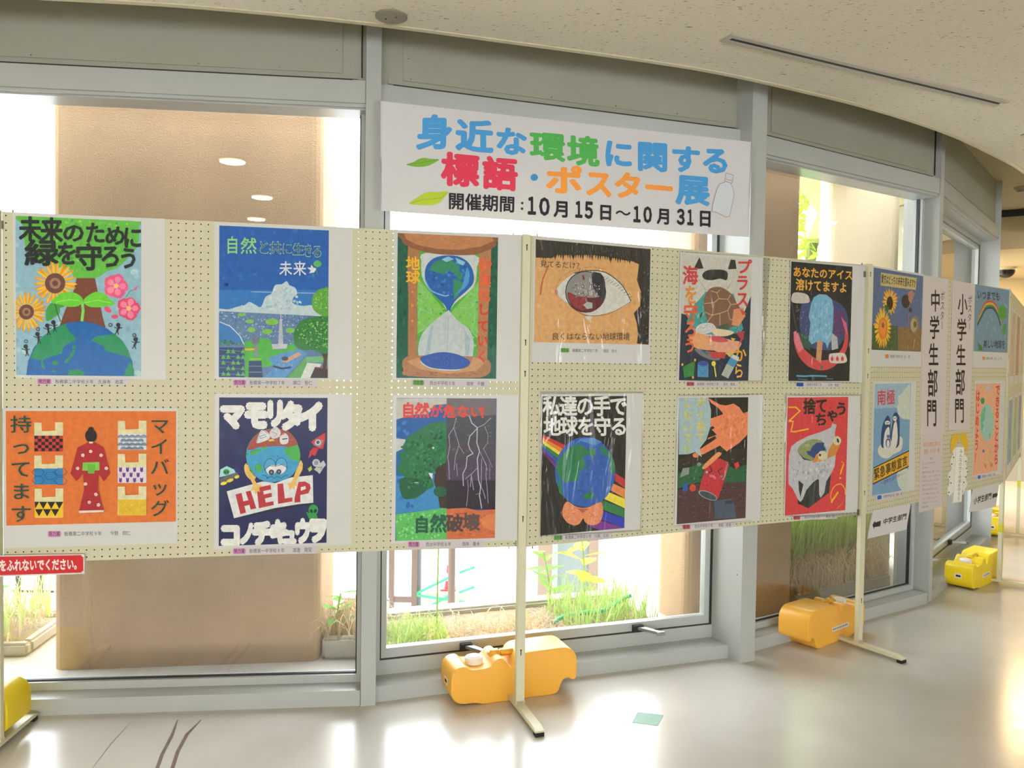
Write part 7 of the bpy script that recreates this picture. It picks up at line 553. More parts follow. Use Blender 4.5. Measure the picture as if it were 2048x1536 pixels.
{'name':'vertical_notice','label':'white vertical strip headed for the junior high school poster section','cat':'notice','panel':'p3','o':['0.7334','1.4241'],'paper':[[-161.1,419.3],[146.5,422.7],[163.7,-423.4],[-149.1,-418.6]],'group':'vertical section strips','pc':'e6dcd8','ops':[['T','1c1818','中',[-71.6,343.3,43.4,350.9,51.5,237,-63.8,231.3],0.03,0],['T','1c1818','学',[-74.5,205.1,42.6,210.4,51.3,87.9,-66.2,84.7],0.03,0],['T','1c1818','生',[-76.9,59.6,42.4,62.4,50.9,-56.9,-68.8,-57.7],0.03,0],['T','1c1818','部',[-79.7,-80.3,41.7,-80,52,-225.1,-69.9,-222.8],0.03,0],['T','1c1818','門',[-81.3,-238.4,42.4,-241,52.7,-386.7,-71.5,-381.5],0.03,0],['T','3a3434','ポスター',[47.8,348.9,107.4,352.9,106.4,140.3,57.5,138.6],0,1]],'capops':[]},
{'name':'vertical_notice','label':'white vertical strip headed for the elementary school poster section','cat':'notice','panel':'p3','o':['1.0899','1.4256'],'paper':[[-153.7,418.4],[159,419.8],[143.4,-424.5],[-148.8,-413.7]],'group':'vertical section strips','pc':'e6dcd8','ops':[['T','1c1818','小',[-75.1,343.9,50.1,351.8,59.1,236.5,-66.5,230.6],0.03,0],['T','1c1818','学',[-76.1,204.1,50.4,209.6,60,86.7,-67,83.4],0.03,0],['T','1c1818','生',[-76.7,59.4,51.1,62.3,60.2,-56.2,-67.9,-57],0.03,0],['T','1c1818','部',[-77.9,-78.5,51.2,-78.1,62.4,-223.7,-67.2,-221.5],0.03,0],['T','1c1818','門',[-77.3,-240.4,53.1,-243,64,-384.4,-66.9,-379.2],0.03,0],['T','3a3434','ポスター',[58.9,347.5,127.6,351.8,125.4,147,67.4,145],0,1]],'capops':[]},
{'name':'text_notice','label':'long white notice with orange heading and rows of small grey text','cat':'notice','panel':'p3','o':['0.7377','0.7971'],'paper':[[-146.7,208.9],[134.7,210.5],[150.4,-208.8],[-138.5,-210.4]],'group':None,'pc':'e2d8d6','ops':[['T','d08a58','身近な環境に関する',[-112.8,162.9,105.2,160.1,103.1,129.7,-111,136.2],0.01,0],['T','d08a58','標語・ポスター展',[-100.9,126.7,97.8,123.9,97.1,93.4,-99,98.8],0.01,0],['T','8a8080','（趣旨）',[-36.3,78,26.2,76.2,27.1,62.8,-35.4,64.7],0,0],['T','8a8084','わたしたちの身近な環境',[-118.9,53.9,47.8,48.6,45.5,41.4,-120.7,42.3],0,0],['T','8a8084','を守るために',[-117.3,30.8,-27.4,28.1,-29.7,21.1,-119.2,19.1],0,0],['T','8a8084','板橋区では毎年、標語・ポスター',[-115.7,7.6,113.9,-1.9,111.6,-9.1,-117.6,-4.1],0,0],['T','8a8084','を募集しています。小学生・中学',[-114.1,-15.7,115.6,-25.9,113.3,-33.1,-116,-27.3],0,0],['T','8a8084','生のみなさんから、多くの作品',[-112.6,-38.9,101.5,-49.1,99.2,-56.3,-114.5,-50.6],0,0],['T','8a8084','が寄せられました。その中から',[-111,-62.1,103.2,-73.2,100.9,-80.3,-112.9,-73.8],0,0],['T','8a8084','優秀な作品を展示いたします。',[-109.4,-85.4,105,-97.2,102.6,-104.3,-111.3,-97.1],0,0],['T','8a8084','ごみの減量や省エネなど、地球',[-107.9,-108.7,106.7,-121.2,104.3,-128.4,-109.8,-120.4],0,0],['T','8a8084','にやさしい暮らしについて、こ',[-106.3,-132,108.4,-145.3,106,-152.4,-108.2,-143.7],0,0],['T','8a8084','の機会に考えてみましょう。',[-104.7,-155.4,94.3,-168.3,91.9,-175.4,-106.6,-167],0,0],['T','8a8084','環境政策課',[-103.1,-178.7,-28,-183.1,-30.3,-190.1,-105,-190.4],0,0],['L','b8a8a8',1.2,[-115.9,-189.2,123.3,-193.6],0]],'capops':[]},
{'name':'cutout_sign','label':'white wavy cut-out sign with two yellow teardrop tops and tiny writing','cat':'sign','panel':'p3','o':['1.0892','0.7498'],'paper':[[-82,167.3],[76.9,158],[65.6,-164.4],[-60.6,-160.8]],'group':None,'pc':'dcd8cc','ops':[['P','f6f4ea',[-116,163,-71.2,122.8,-106.9,100.2,-109.1,69.1,-86.2,42.4,-130.8,21,-139.9,3,-110.7,-30.6,-139.3,-65.4,-132.5,-97.2,-106.3,-111,-62.3,-97.7,-14.2,-70.6,43.3,-75.9,78.4,-127.2,107.7,-97.8,141.7,-65.4,110.1,-27.2,142.6,5.6,111.8,53.1,130.1,84,83.5,112.8,64.8,152.3],0],['P','e0b830',[-99,133.9,-112.5,175.3,-100.7,218.2,-64.5,236.4,-18.9,236.1,-4.5,207,-36.9,170.9],1],['P','e0b830',[117.7,120.2,130.5,161.3,120.5,206.9,82.3,231.2,27.3,235.8,14.1,206,56,165.6],1],['E','38342e',-66.7,103.7,7.6,-0.5,0.3,-4.4],['E','38342e',-89.6,67.7,7.5,-0.5,0.3,-4.4],['E','38342e',-114.3,-2.2,7.5,-0.6,0.3,-4.4],['E','38342e',-115.3,-89.5,7.5,-0.7,0.3,-4.4],['E','38342e',-92.2,-38.4,7.5,-0.7,0.3,-4.4],['E','38342e',105.8,69.6,8,-0.6,0.4,-4.5],['E','38342e',136.2,6.1,8,-0.6,0.3,-4.5],['E','38342e',109.6,-20.7,8,-0.7,0.4,-4.6],['E','38342e',88.3,-51.1,7.9,-0.7,0.3,-4.5],['E','38342e',118.6,26.8,8,-0.6,0.4,-4.5],['E','38342e',68.6,-100.6,7.8,-0.7,0.3,-4.5],['P','fffdf4',[-36.4,164.6,77.1,155.4,65.4,-161.1,-57.8,-157.9],0],['L','504a44',1.2,[-36.3,163.3,77.2,154.1,65.3,-159.9,-56.4,-156.8,-36.3,163.3],0],['T','4a4440','みんなの力で地球を守ろう',[10.9,146,57.7,143.2,41.3,-152.3,-2.2,-147.8],0,1]],'capops':[]},
{'name':'poster','label':'blue poster of a rainbow with green leaves','cat':'poster','panel':'p3','o':['1.54','1.6065'],'paper':[[-278.8,239.8],[273.6,247.7],[288.8,-243.6],[-283.6,-243.8]],'group':"children's posters in the upper row",'pc':'e4e4e0','sleeve':1,'art':[[-272.4,237.8],[252.7,241],[244.7,-148.8],[-290.9,-150.5]],'bg':'7494a8','ops':[['D',['809fb0','6a8aa0','8caab8'],50,24.4,[-258.9,224,232.7,226.6,222.8,-141.3,-267,-140.2],1],['L','c45440',13.3,[-236.3,21,-185.2,90.1,-125.2,138.2,-61.2,151.9,5.6,145.6,69.4,108.1,115.1,53.6],1],['L','dcae44',13.3,[-235.9,15.8,-184.2,77.3,-124.1,125.3,-60.1,138.9,6.7,132.4,70.6,94.8,116.2,41.5],1],['L','4a8a4c',13.3,[-235.5,11.1,-183.2,65.4,-123.1,113.3,-59.1,126.8,7.7,120.2,71.6,82.5,117.2,30.4],1],['L','2c4468',13.3,[-235.2,6.4,-182.2,53.5,-122.1,101.3,-58.1,114.7,8.8,108.1,72.7,70.2,118.1,19.2],1],['E','4f9440',145.9,96.4,69.7,3.5,3.9,-43.9],['D',['5aa44c','3f8038'],20,10.2,[88.5,124.5,198.8,130.4,204.3,67.9,93.8,62.9],1],['P','4f9440',[142.1,-18,180,25.1,222.5,21.5,205.1,-21.1,185.5,-37.4],1],['P','3f8044',[-220.8,-94.7,-168.6,-113.4,-140.7,-142.8,-210.5,-144.1],0],['T','24343a','いつまでも',[-260.2,209.2,94.1,217.6,99,161.2,-255.5,150.5],0.04,0],['T','24343a','美しい地球を',[-139.4,-80.2,205.3,-70.8,210.4,-128.4,-141.7,-130.3],0.04,0]],'capops':[['P','d98a3c',[-149.2,-183.2,-145.5,-178.7,-110.1,-178.5,-105.7,-183,-104.8,-193.6,-108.4,-198.1,-143.9,-198.2,-148.3,-193.7],0],['T','45454a','板橋小学校\u3000２年\u3000小\u3000林',[-89,-180.4,151.9,-178.9,153.4,-195.9,-87.6,-196.8],0.005,0]]},
{'name':'poster','label':'peach poster of a pale globe with red writing down both sides','cat':'poster','panel':'p3','o':['1.5322','0.9985'],'paper':[[-240.6,288.1],[236.7,285.5],[232.5,-298.9],[-228.5,-274.9]],'group':"children's posters in the lower row",'pc':'e4e4e0','art':[[-231.2,271.8],[147.1,265.5],[166.7,-276.4],[-221.1,-265.7]],'bg':'ecae8c','cap':[[-171.2,-273],[125.6,-280.1],[127.9,-307.6],[-169,-299.5]],'ops':[['E','a4ccc0',-35.9,33.7,108.5,-4.2,9.5,-114.1],['P','6abc94',[-133.6,86.9,-69.6,131.3,-73.2,71.7,-108.1,-19.7],1],['P','6abc94',[-20.3,-50.6,29.8,-26.1,15.7,-65.8],0],['D',['b4d4c4','96c0b8'],16,19.9,[-102,112.4,18.5,108.9,32.1,-53.2,-89,-47.1],1],['D',['c8cc90','b4c8a8','e0b8a0'],30,14.4,[-138.9,254.7,50.1,252.9,56.7,175.3,-132.7,179],1],['E','3f9058',-114.9,166.8,30.5,-0.6,1.6,-19.8],['E','d0c8c4',-27.5,243.6,41.6,-0.4,1.7,-20],['D',['b8cc7c','dcb070','88b478'],26,17.2,[-153.2,-83.4,70.8,-95.8,65.7,-244.8,-157.7,-234.5],1],['E','4a6cb0',-78.3,-135.4,15.4,-1,0.8,-10],['L','a8c870',9.5,[21.3,-133.5,11.2,-220.4],0],['E','c88c50',55.7,-230.4,17.8,-1.3,1.3,-15.1],['E','c88c50',-36.5,-229,12.1,-0.9,1.2,-14.9],['T','cc4c40','できることから',[79.3,262.7,151,262.1,163.4,-238.4,91.3,-233.1],0.06,1],['T','cc4c40','はじめよう！',[-219.9,232.8,-158.7,232,-156.4,-208.3,-209.6,-204.4],0.06,1]],'capops':[['P','2a62b0',[-153.4,-281.4,-150.3,-276.7,-114,-277.6,-110.1,-282.4,-109.2,-293.7,-112.3,-298.4,-148.6,-297.4,-152.5,-292.5],0],['T','45454a','板橋第一小学校\u3000５年',[-92.9,-280.2,116.8,-285.3,118.3,-303.2,-91.5,-297.6],0.005,0]]},
{'name':'arrow_sign','label':'white arrow notice pointing left to the junior high section, below the board','cat':'sign','panel':'p3','o':['0.2682','0.5845'],'paper':[[-183.1,70.6],[228.9,60.2],[185.9,-68.5],[-231.6,-62.2]],'group':'white arrow notices','pc':'e8e6e6','ops':[['P','26262a',[-186.9,0.1,-163,18,-157.8,8.6,-99.2,11.6,-103.4,-15.6,-165.7,-13.5,-167.3,-24.2],0],['T','1c1c20','中学生部門',[-72.6,16.8,189.2,18,178.7,-15.5,-80.1,-14],0.05,0]],'capops':[]},
{'name':'arrow_sign','label':'white arrow notice pointing right to the elementary section, below the board','cat':'sign','panel':'p3','o':['1.4959','0.5786'],'paper':[[-185.9,66.1],[232.8,72],[185.6,-75.2],[-232.5,-63]],'group':'white arrow notices','pc':'e8e6e6','ops':[['P','26262a',[124.8,9.8,183.8,9.6,186.8,16.2,210.2,-3.9,175.6,-21.2,174.8,-12.2,121.8,-17.1],0],['T','1c1c20','小学生部門',[-157.5,17.4,115,21,101,-21.9,-173.7,-26.9],0.05,0]],'capops':[]},
{'name':'banner','label':'long white paper banner with large coloured title and exhibition dates','cat':'banner','panel':'ban','o':['0.8197','2.1448'],'paper':[[-823.6,211.7],[821.9,208.9],[821.3,-212.8],[-819.7,-207.7]],'group':None,'pc':'eceaec','ops':[['T','4a9cdc','身',[-676.9,166,-540.6,180,-543,53.4,-677.5,41.2],0.085,0],['T','4a9cdc','近',[-520.6,167.8,-378,171.4,-374.3,49.2,-519.1,49.8],0.085,0],['T','4a9cdc','な',[-359.4,155.7,-229.2,158.7,-229.7,52.2,-357.9,48.7],0.085,0],['T','52b056','環',[-210.2,150.7,-67.8,152.5,-65.9,42.6,-206.5,46.3],0.085,0],['T','dc3a58','標',[-576.2,33.1,-432.8,32.4,-433.2,-88,-574.7,-91.2],0.085,0],['T','dc3a58','語',[-408.6,30.6,-271.1,32.8,-271.3,-91.3,-408.9,-91.9],0.085,0],['E','3f8fcc',-194.7,-29.9,16,1.3,0.2,-14.3],['T','26222c','開催期間',[-554.7,-116.5,-273,-113.1,-274.1,-182.2,-553.8,-187.6],0.045,0],['E','26222c',-244.7,-137.9,5.4,0.4,0.1,-5.1],['E','26222c',-245.2,-160.5,5.5,0.4,0.1,-5.1],['T','26222c','１',[-231.4,-106.1,-176.7,-104,-175.3,-187.5,-230.1,-189.2],0.085,0],['T','26222c','０',[-183,-106.5,-114.9,-103.5,-113.5,-187.4,-181.6,-189.9],0.085,0],['T','26222c','月',[-106.1,-118.8,-39.3,-118,-38.1,-184.5,-105,-184.9],0.07,0],['P','7ab040',[-721,-22,-694.3,-11.4,-671.3,3.8,-648.2,9.6,-624.8,7.9,-591.6,8.1,-612.9,-8.3,-640,-22,-671,-27.6,-701.8,-27.2],1],['L','4a7a2c',1.1,[-717.2,-21.7,-663.4,-10.7,-593.6,7.5],0],['P','b4cc38',[-707.9,-172.4,-681.2,-150.7,-658.2,-133.8,-631.1,-122.2,-592.1,-119.3,-552.8,-114.4,-572.1,-142.8,-591.5,-163.3,-622.7,-173.2,-661.6,-175.2],1],['L','6a8a2c',1.2,[-704.1,-171.3,-646.3,-152,-583.9,-143.6,-554.7,-116.5],0],['T','52b056','境',[-49.3,148.1,85.1,152.6,89.5,36.5,-45.1,35.4],0.085,0],['T','4a9cdc','に',[112.4,151,246.1,153,243.8,41,114.6,38.6],0.085,0],['T','4a9cdc','関',[267.1,155,406.8,159.5,409.5,39.9,269.6,36.9],0.085,0],['T','4a9cdc','す',[428.6,155,564.9,158.9,562.7,46,428.7,43.6],0.085,0],['T','4a9cdc','る',[574.7,162,711.9,165.7,714.8,54,577.4,49.4],0.085,0],['T','f49c44','ポ',[-141.7,21.1,13,23.8,15.1,-89.9,-139.9,-89.1],0.085,0],['T','f49c44','ス',[31.1,19.1,151.5,20.8,153.8,-92.3,33.1,-90.7],0.085,0],['T','f49c44','タ',[160.7,21.5,288.7,19.4,291.1,-90.8,162.9,-87.4],0.085,0],['T','f49c44','ー',[302.8,20.5,438.8,23,441.3,-88.6,305.1,-85.5],0.085,0],['T','4a9cdc','展',[458,31,612.5,32.6,613,-89.5,460.8,-91.5],0.085,0],['T','26222c','１',[-22.6,-109.2,26.7,-107.7,28.1,-186.6,-21.2,-187.7],0.085,0],['T','26222c','５',[19.9,-108.2,76.4,-107.1,77.9,-187.5,21.4,-188.3],0.085,0],['T','26222c','日',[92.5,-119.7,156.6,-119.4,155.6,-184.6,93.8,-184.4],0.07,0],['T','26222c','〜',[170.4,-120.5,237.7,-120,239,-179.2,171.6,-179.4],0.04,0],['T','26222c','１',[242.2,-111.3,293.8,-109.7,295.5,-188.3,243.8,-189.5],0.085,0],['T','26222c','０',[289.1,-110.1,348.3,-108.9,350,-187,290.8,-188.6],0.085,0],['T','26222c','月',[365.1,-117.6,427.5,-117.6,429,-184.2,366.6,-183.8],0.07,0],['T','26222c','３',[449.1,-109.6,507.4,-107.7,509.2,-185.6,450.8,-186.2],0.085,0],['T','26222c','１',[500.1,-108.2,546.6,-107.2,548.5,-185.3,501.9,-185.2],0.085,0],['T','26222c','日',[564,-112.5,631,-111,631.3,-182.4,565.7,-182.1],0.07,0],['P','dfe4ea',[665.5,10.6,687.9,20.3,720.8,14.9,739.2,-10.1,736.6,-45.5,717,-130.7,701.8,-132.6,683.7,-115.3,633.6,-114.3,631.9,-88.2,644.2,-39.2],0],['L','9a8c8c',2.2,[690.4,20.5,665.5,10.6,651.1,-16.8,632.8,-83.7,631,-112.3,653.6,-115.2,701.8,-132.6,719.4,-126.1,739.8,-32.1,731.3,2.5,720.8,14.1],0],['L','9a8c8c',2.2,[696.9,61.4,734,53.4,726.8,17.6,690.3,24.8,696.9,61.4],0],['L','9a8c8c',1.8,[692.5,34.7,728.6,28.7],0]],'capops':[]},
{'name':'hanging_sign','label':'red sign with white lettering hanging under the first board','cat':'sign','panel':'red','o':['0.0973','0.6385'],'paper':[[-171,38.8],[171.2,33.1],[171.1,-36.2],[-171.3,-35.6]],'group':None,'pc':'f2eeee','ops':[['P','c8282c',[-171,34.6,160,30,168,20.9,167.9,-24.6,159.9,-31.3,-171.3,-30.4],0],['T','f6ece8','展示物に手をふれないでください。',[-213.6,25.8,161.6,17.7,161.5,-22.6,-213.8,-18.5],0.07,0]],'capops':[]}]

GLYPH = {}
def prepare_glyphs():
    need = set()
    for d in POSTERS:
        for op in d['ops'] + d['capops']:
            if op[0] == 'T':
                for ch in op[2]:
                    if ch not in ' 　': need.add((ch, 0))
    objs = []
    for ch, b in sorted(need):
        c = bpy.data.curves.new('glyph', 'FONT'); c.body = ch; c.size = 1; c.resolution_u = 2; c.fill_mode = 'FRONT'
        o = bpy.data.objects.new('glyph', c); COL.objects.link(o); objs.append(((ch, b), o))
    bpy.context.view_layer.update()
    dg = bpy.context.evaluated_depsgraph_get()
    for k, o in objs:
        me = o.evaluated_get(dg).to_mesh()
        vs = [(v.co.x, v.co.y) for v in me.vertices]
        me.calc_loop_triangles()
        ts = [tuple(t.vertices) for t in me.loop_triangles]
        GLYPH[k] = (vs, ts)
        o.evaluated_get(dg).to_mesh_clear()
    for k, o in objs:
        c = o.data; bpy.data.objects.remove(o); bpy.data.curves.remove(c)
prepare_glyphs()
_k = [k for k in GLYPH if k[0] == '日'][0]
EM = 1.0
if GLYPH[_k][0]:
    ys = [p[1] for p in GLYPH[_k][0]]; xs = [p[0] for p in GLYPH[_k][0]]
    EMX = (max(xs) + min(xs)); EMY0 = (max(ys) + min(ys)) / 2   # glyph is centred in its em square
    EM = EMX

def crom(P):
    n = len(P); o = []
    for i in range(n):
        p0, p1, p2, p3 = P[i - 1], P[i], P[(i + 1) % n], P[(i + 2) % n]
        for j in range(4):
            t = j / 4
            o.append(tuple(0.5 * (2 * p1[k] + (p2[k] - p0[k]) * t + (2 * p0[k] - 5 * p1[k] + 4 * p2[k] - p3[k]) * t * t + (3 * p1[k] - p0[k] - 3 * p2[k] + p3[k]) * t ** 3) for k in (0, 1)))
    return o
def inpoly(x, y, P):
    c = False; j = len(P) - 1
    for i in range(len(P)):
        if (P[i][1] > y) != (P[j][1] > y) and x < (P[j][0] - P[i][0]) * (y - P[i][1]) / (P[j][1] - P[i][1]) + P[i][0]: c = not c
        j = i
    return c
def clip_tri(tri, r):
    P = tri
    for ax, lim, sg in ((0, r[0], 1), (0, r[2], -1), (1, r[1], 1), (1, r[3], -1)):
        Q = []
        for i in range(len(P)):
            a, b = P[i - 1], P[i]
            ia, ib = (a[ax] - lim) * sg >= 0, (b[ax] - lim) * sg >= 0
            if ia != ib:
                t = (lim - a[ax]) / (b[ax] - a[ax]); Q.append((a[0] + (b[0] - a[0]) * t, a[1] + (b[1] - a[1]) * t))
            if ib: Q.append(b)
        P = Q
        if not P: return None
    return P

class Canvas:
    """flat painting: every stroke is a thin sheet of paint a few hundredths of a millimetre above the last"""
    def __init__(s, rect, base, rng): s.v = []; s.f = []; s.c = []; s.y = base; s.r = rect; s.rng = rng
    def face(s, pts, col, y):
        if s.r:
            r = s.r
            if any(p[0] < r[0] or p[0] > r[2] or p[1] < r[1] or p[1] > r[3] for p in pts):
                pts = clip_tri(pts, r)
                if not pts or len(pts) < 3: return
        n = len(s.v)
        s.v += [(p[0] / 1000, -y, p[1] / 1000) for p in pts]
        s.f.append(tuple(range(n, n + len(pts)))); s.c += [col] * len(pts)
    def poly(s, pts, col, y=None):
        y = s.y if y is None else y
        if len(pts) < 3: return
        for t in tessellate_polygon([[Vector((p[0], p[1], 0)) for p in pts]]): s.face([pts[i] for i in t], col, y)
    def ell(s, cx, cy, ax, ay, bx, by, col, y=None, n=24):
        s.face([(cx + ax * math.cos(t) + bx * math.sin(t), cy + ay * math.cos(t) + by * math.sin(t)) for t in (2 * math.pi * k / n for k in range(n))], col, s.y if y is None else y)
    def run(s, ops):
        R = s.rng
        for op in ops:
            k = op[0]
            s.y += .00003
            if k == 'P':
                c = lin(op[1]); P = list(zip(op[2][::2], op[2][1::2])); s.poly(crom(P) if op[3] else P, c)
            elif k == 'E': s.ell(*op[2:8], lin(op[1]))
            elif k == 'L':
                c = lin(op[1]); P = list(zip(op[3][::2], op[3][1::2])); h = op[2] / 2
                if op[4] and len(P) > 2:
                    Q = []
                    for i in range(len(P) - 1):
                        p0, p1, p2, p3 = P[max(i - 1, 0)], P[i], P[i + 1], P[min(i + 2, len(P) - 1)]
                        for j in range(5):
                            t = j / 5; Q.append(tuple(0.5 * (2 * p1[k_] + (p2[k_] - p0[k_]) * t + (2 * p0[k_] - 5 * p1[k_] + 4 * p2[k_] - p3[k_]) * t * t + (3 * p1[k_] - p0[k_] - 3 * p2[k_] + p3[k_]) * t ** 3) for k_ in (0, 1)))
                    P = Q + [P[-1]]
                for i in range(len(P) - 1):
                    a, b = P[i], P[i + 1]; dx, dy = b[0] - a[0], b[1] - a[1]; l = math.hypot(dx, dy) or 1; nx, ny = -dy / l * h, dx / l * h
                    s.face([(a[0] + nx, a[1] + ny), (b[0] + nx, b[1] + ny), (b[0] - nx, b[1] - ny), (a[0] - nx, a[1] - ny)], c, s.y + (i % 3) * .000004)
                    if op[2] > 1.5: s.ell(b[0], b[1], h, 0, 0, h, c, s.y + .000012 + (i % 3) * .000004, 8)
                if op[2] > 1.5: s.ell(P[0][0], P[0][1], h, 0, 0, h, c, s.y + .000024, 8)
            elif k == 'F':
                _, col, cx, cy, ax, ay, bx, by, n, r0, wd = op; c = lin(col)
                for i in range(n):
                    a = 2 * math.pi * i / n + R.uniform(-.06, .06); q = math.pi / n * wd; ln = R.uniform(.9, 1.05)
                    pts = []
                    for rr, da in ((r0, -q * .6), (.62 * ln, -q * 1.15), (.88 * ln, -q * .7), (ln, 0), (.88 * ln, q * .7), (.62 * ln, q * 1.15), (r0, q * .6)):
                        u, v_ = rr * math.cos(a + da), rr * math.sin(a + da); pts.append((cx + ax * u + bx * v_, cy + ay * u + by * v_))
                    s.poly(pts, tuple(x * R.uniform(.9, 1.08) for x in c), s.y + (i % 3) * .000005)
            elif k == 'D':
                _, cols, n, sz, pl, ar = op; P = list(zip(pl[::2], pl[1::2]))
                x0, x1 = min(p[0] for p in P), max(p[0] for p in P); y0, y1 = min(p[1] for p in P), max(p[1] for p in P)
                cs = [lin(c) for c in cols]; done = 0; tries = 0
                while done < n and tries < n * 6:
                    tries += 1; x, y = R.uniform(x0, x1), R.uniform(y0, y1)
                    if not inpoly(x, y, P): continue
                    m_ = R.uniform(.5, 1.1) * sz * .5; wx, wy = (m_ / math.sqrt(ar), m_ * math.sqrt(ar)) if ar >= 1 else (m_ / math.sqrt(ar), m_ * math.sqrt(ar))
                    an = R.uniform(-.5, .5) if ar != 1 else R.uniform(0, 3)
                    if ar != 1: an *= .25
                    s.ell(x, y, wx * math.cos(an), wx * math.sin(an), -wy * .8 * math.sin(an), wy * .8 * math.cos(an), cs[done % len(cs)], s.y + (done % 12) * .000004, 8)
                    done += 1
                s.y += .00005
            elif k == 'T':
                _, col, txt, q, b, vert = op; c = lin(col); n = len(txt)
                TL, TR, BR, BL = (q[0], q[1]), (q[2], q[3]), (q[4], q[5]), (q[6], q[7])
                for i, ch in enumerate(txt):
                    if ch in ' 　': continue
                    vs, ts = GLYPH[(ch, 0)]
                    pts = []
                    for x, y in vs:
                        u, v_ = x / EM, .5 - (y - EMY0) / EM
                        if n == 1: u, v_ = .5 + (u - .5) * 1.1, .5 + (v_ - .5) * 1.1
                        if vert:
                            if ch in 'ー〜': u, v_ = 1 - v_, u
                            if ch in 'っゃゅょ': u += .1; v_ -= .1
                            U, V = u, (i + v_) / n
                        else: U, V = (i + u) / n, v_
                        pts.append((((TL[0] * (1 - U) + TR[0] * U) * (1 - V) + (BL[0] * (1 - U) + BR[0] * U) * V), ((TL[1] * (1 - U) + TR[1] * U) * (1 - V) + (BL[1] * (1 - U) + BR[1] * U) * V)))
                    hw = abs(TR[0] - TL[0]) / (1 if vert else n); hh = abs(TL[1] - BL[1]) / (n if vert else 1)
                    sh = [(0, 0)] if b < .008 else [(math.cos(q_ * math.pi / 4) * b * .55 * hw, math.sin(q_ * math.pi / 4) * b * .55 * hh) for q_ in (range(8) if b > .025 else (0, 2, 4, 6))]
                    for q_, (sx_, sy_) in enumerate(sh):
                        for t in ts: s.face([(pts[j][0] + sx_, pts[j][1] + sy_) for j in t], c, s.y + q_ * .000005)
                s.y += .00004
    def build(s, name, m, parent):
        me = bpy.data.meshes.new(name); me.from_pydata(s.v, [], s.f); me.materials.append(m)
        at = me.color_attributes.new('paint', 'FLOAT_COLOR', 'CORNER')
        buf = []
        for c in s.c: buf += [c[0], c[1], c[2], 1]
        at.data.foreach_set('color', buf); me.update()
        o = bpy.data.objects.new(name, me); COL.objects.link(o); o.parent = parent
        return o

def add_film(m, wr):
    nt = m.node_tree; b = nt.nodes['Principled BSDF']; L = nt.links.new
    b.inputs['Coat Weight'].default_value = 0.75 if wr > .5 else .12; b.inputs['Coat Roughness'].default_value = .06 if wr > .5 else .12; b.inputs['Coat IOR'].default_value = 1.5
    tc = nt.nodes.new('ShaderNodeTexCoord'); mp = nt.nodes.new('ShaderNodeMapping'); mp.inputs['Scale'].default_value = (14, 1, 3.2) if wr > .5 else (6, 1, 2); mp.inputs['Rotation'].default_value = (0, -.75, 0)
    n = nt.nodes.new('ShaderNodeTexNoise'); n.inputs['Scale'].default_value = 1; n.inputs['Detail'].default_value = 3; n.inputs['Distortion'].default_value = .5
    bp = nt.nodes.new('ShaderNodeBump'); bp.inputs['Strength'].default_value = wr; bp.inputs['Distance'].default_value = .035
    oi = nt.nodes.new('ShaderNodeObjectInfo'); ad = nt.nodes.new('ShaderNodeVectorMath'); ad.operation = 'ADD'; L(tc.outputs['Object'], mp.inputs['Vector']); L(mp.outputs['Vector'], ad.inputs[0]); L(oi.outputs['Location'], ad.inputs[1]); L(ad.outputs['Vector'], n.inputs['Vector'])
    L(n.outputs['Fac'], bp.inputs['Height']); L(bp.outputs['Normal'], b.inputs['Coat Normal'])
    return m
def paint_material(name, var, rough, gain):
    m = bpy.data.materials.new(name); m.use_nodes = True; nt = m.node_tree; b = nt.nodes['Principled BSDF']; L = nt.links.new
    a = nt.nodes.new('ShaderNodeAttribute'); a.attribute_name = 'paint'
    tc = nt.nodes.new('ShaderNodeTexCoord')
    n = nt.nodes.new('ShaderNodeTexNoise'); n.inputs['Scale'].default_value = 55; n.inputs['Detail'].default_value = 4
    mr = nt.nodes.new('ShaderNodeMapRange'); mr.inputs['From Min'].default_value = .3; mr.inputs['From Max'].default_value = .7; mr.inputs['To Min'].default_value = gain * (1 - var); mr.inputs['To Max'].default_value = gain * (1 + var)
    vm = nt.nodes.new('ShaderNodeVectorMath'); vm.operation = 'SCALE'
    L(tc.outputs['Object'], n.inputs['Vector']); L(n.outputs['Fac'], mr.inputs['Value']); L(a.outputs['Color'], vm.inputs[0]); L(mr.outputs['Result'], vm.inputs['Scale']); L(vm.outputs['Vector'], b.inputs['Base Color'])
    b.inputs['Roughness'].default_value = rough; b.inputs['Specular IOR Level'].default_value = .3
    return m
M_paint = paint_material('poster_paint', .1, .6, .95)
M_paint_film = {'p1': add_film(paint_material('poster_paint_under_flat_film', .1, .6, .95), .25), 'p2': add_film(paint_material('poster_paint_under_wrinkled_film', .1, .6, .95), .6)}
M_paint_film['p3'] = M_paint_film['p1']
M_paper_film = {}
M_print = paint_material('printed_ink', .02, .6, 1.0)
PAPER = {}
def paper_mat(c):
    if c not in PAPER: PAPER[c] = mat('white_paper', tuple(x * .88 for x in lin(c)), .65, noise=(3, .015))
    return PAPER[c]
PANEL = {'p1': (J[0], J[1]), 'p2': (J[2], J[3]), 'p3': (J[4], J[5]), 'ban': ((-.519, 3.112), (1.057, 3.599)), 'red': ((-1.742, 2.711), (.0237, 3.0687))}

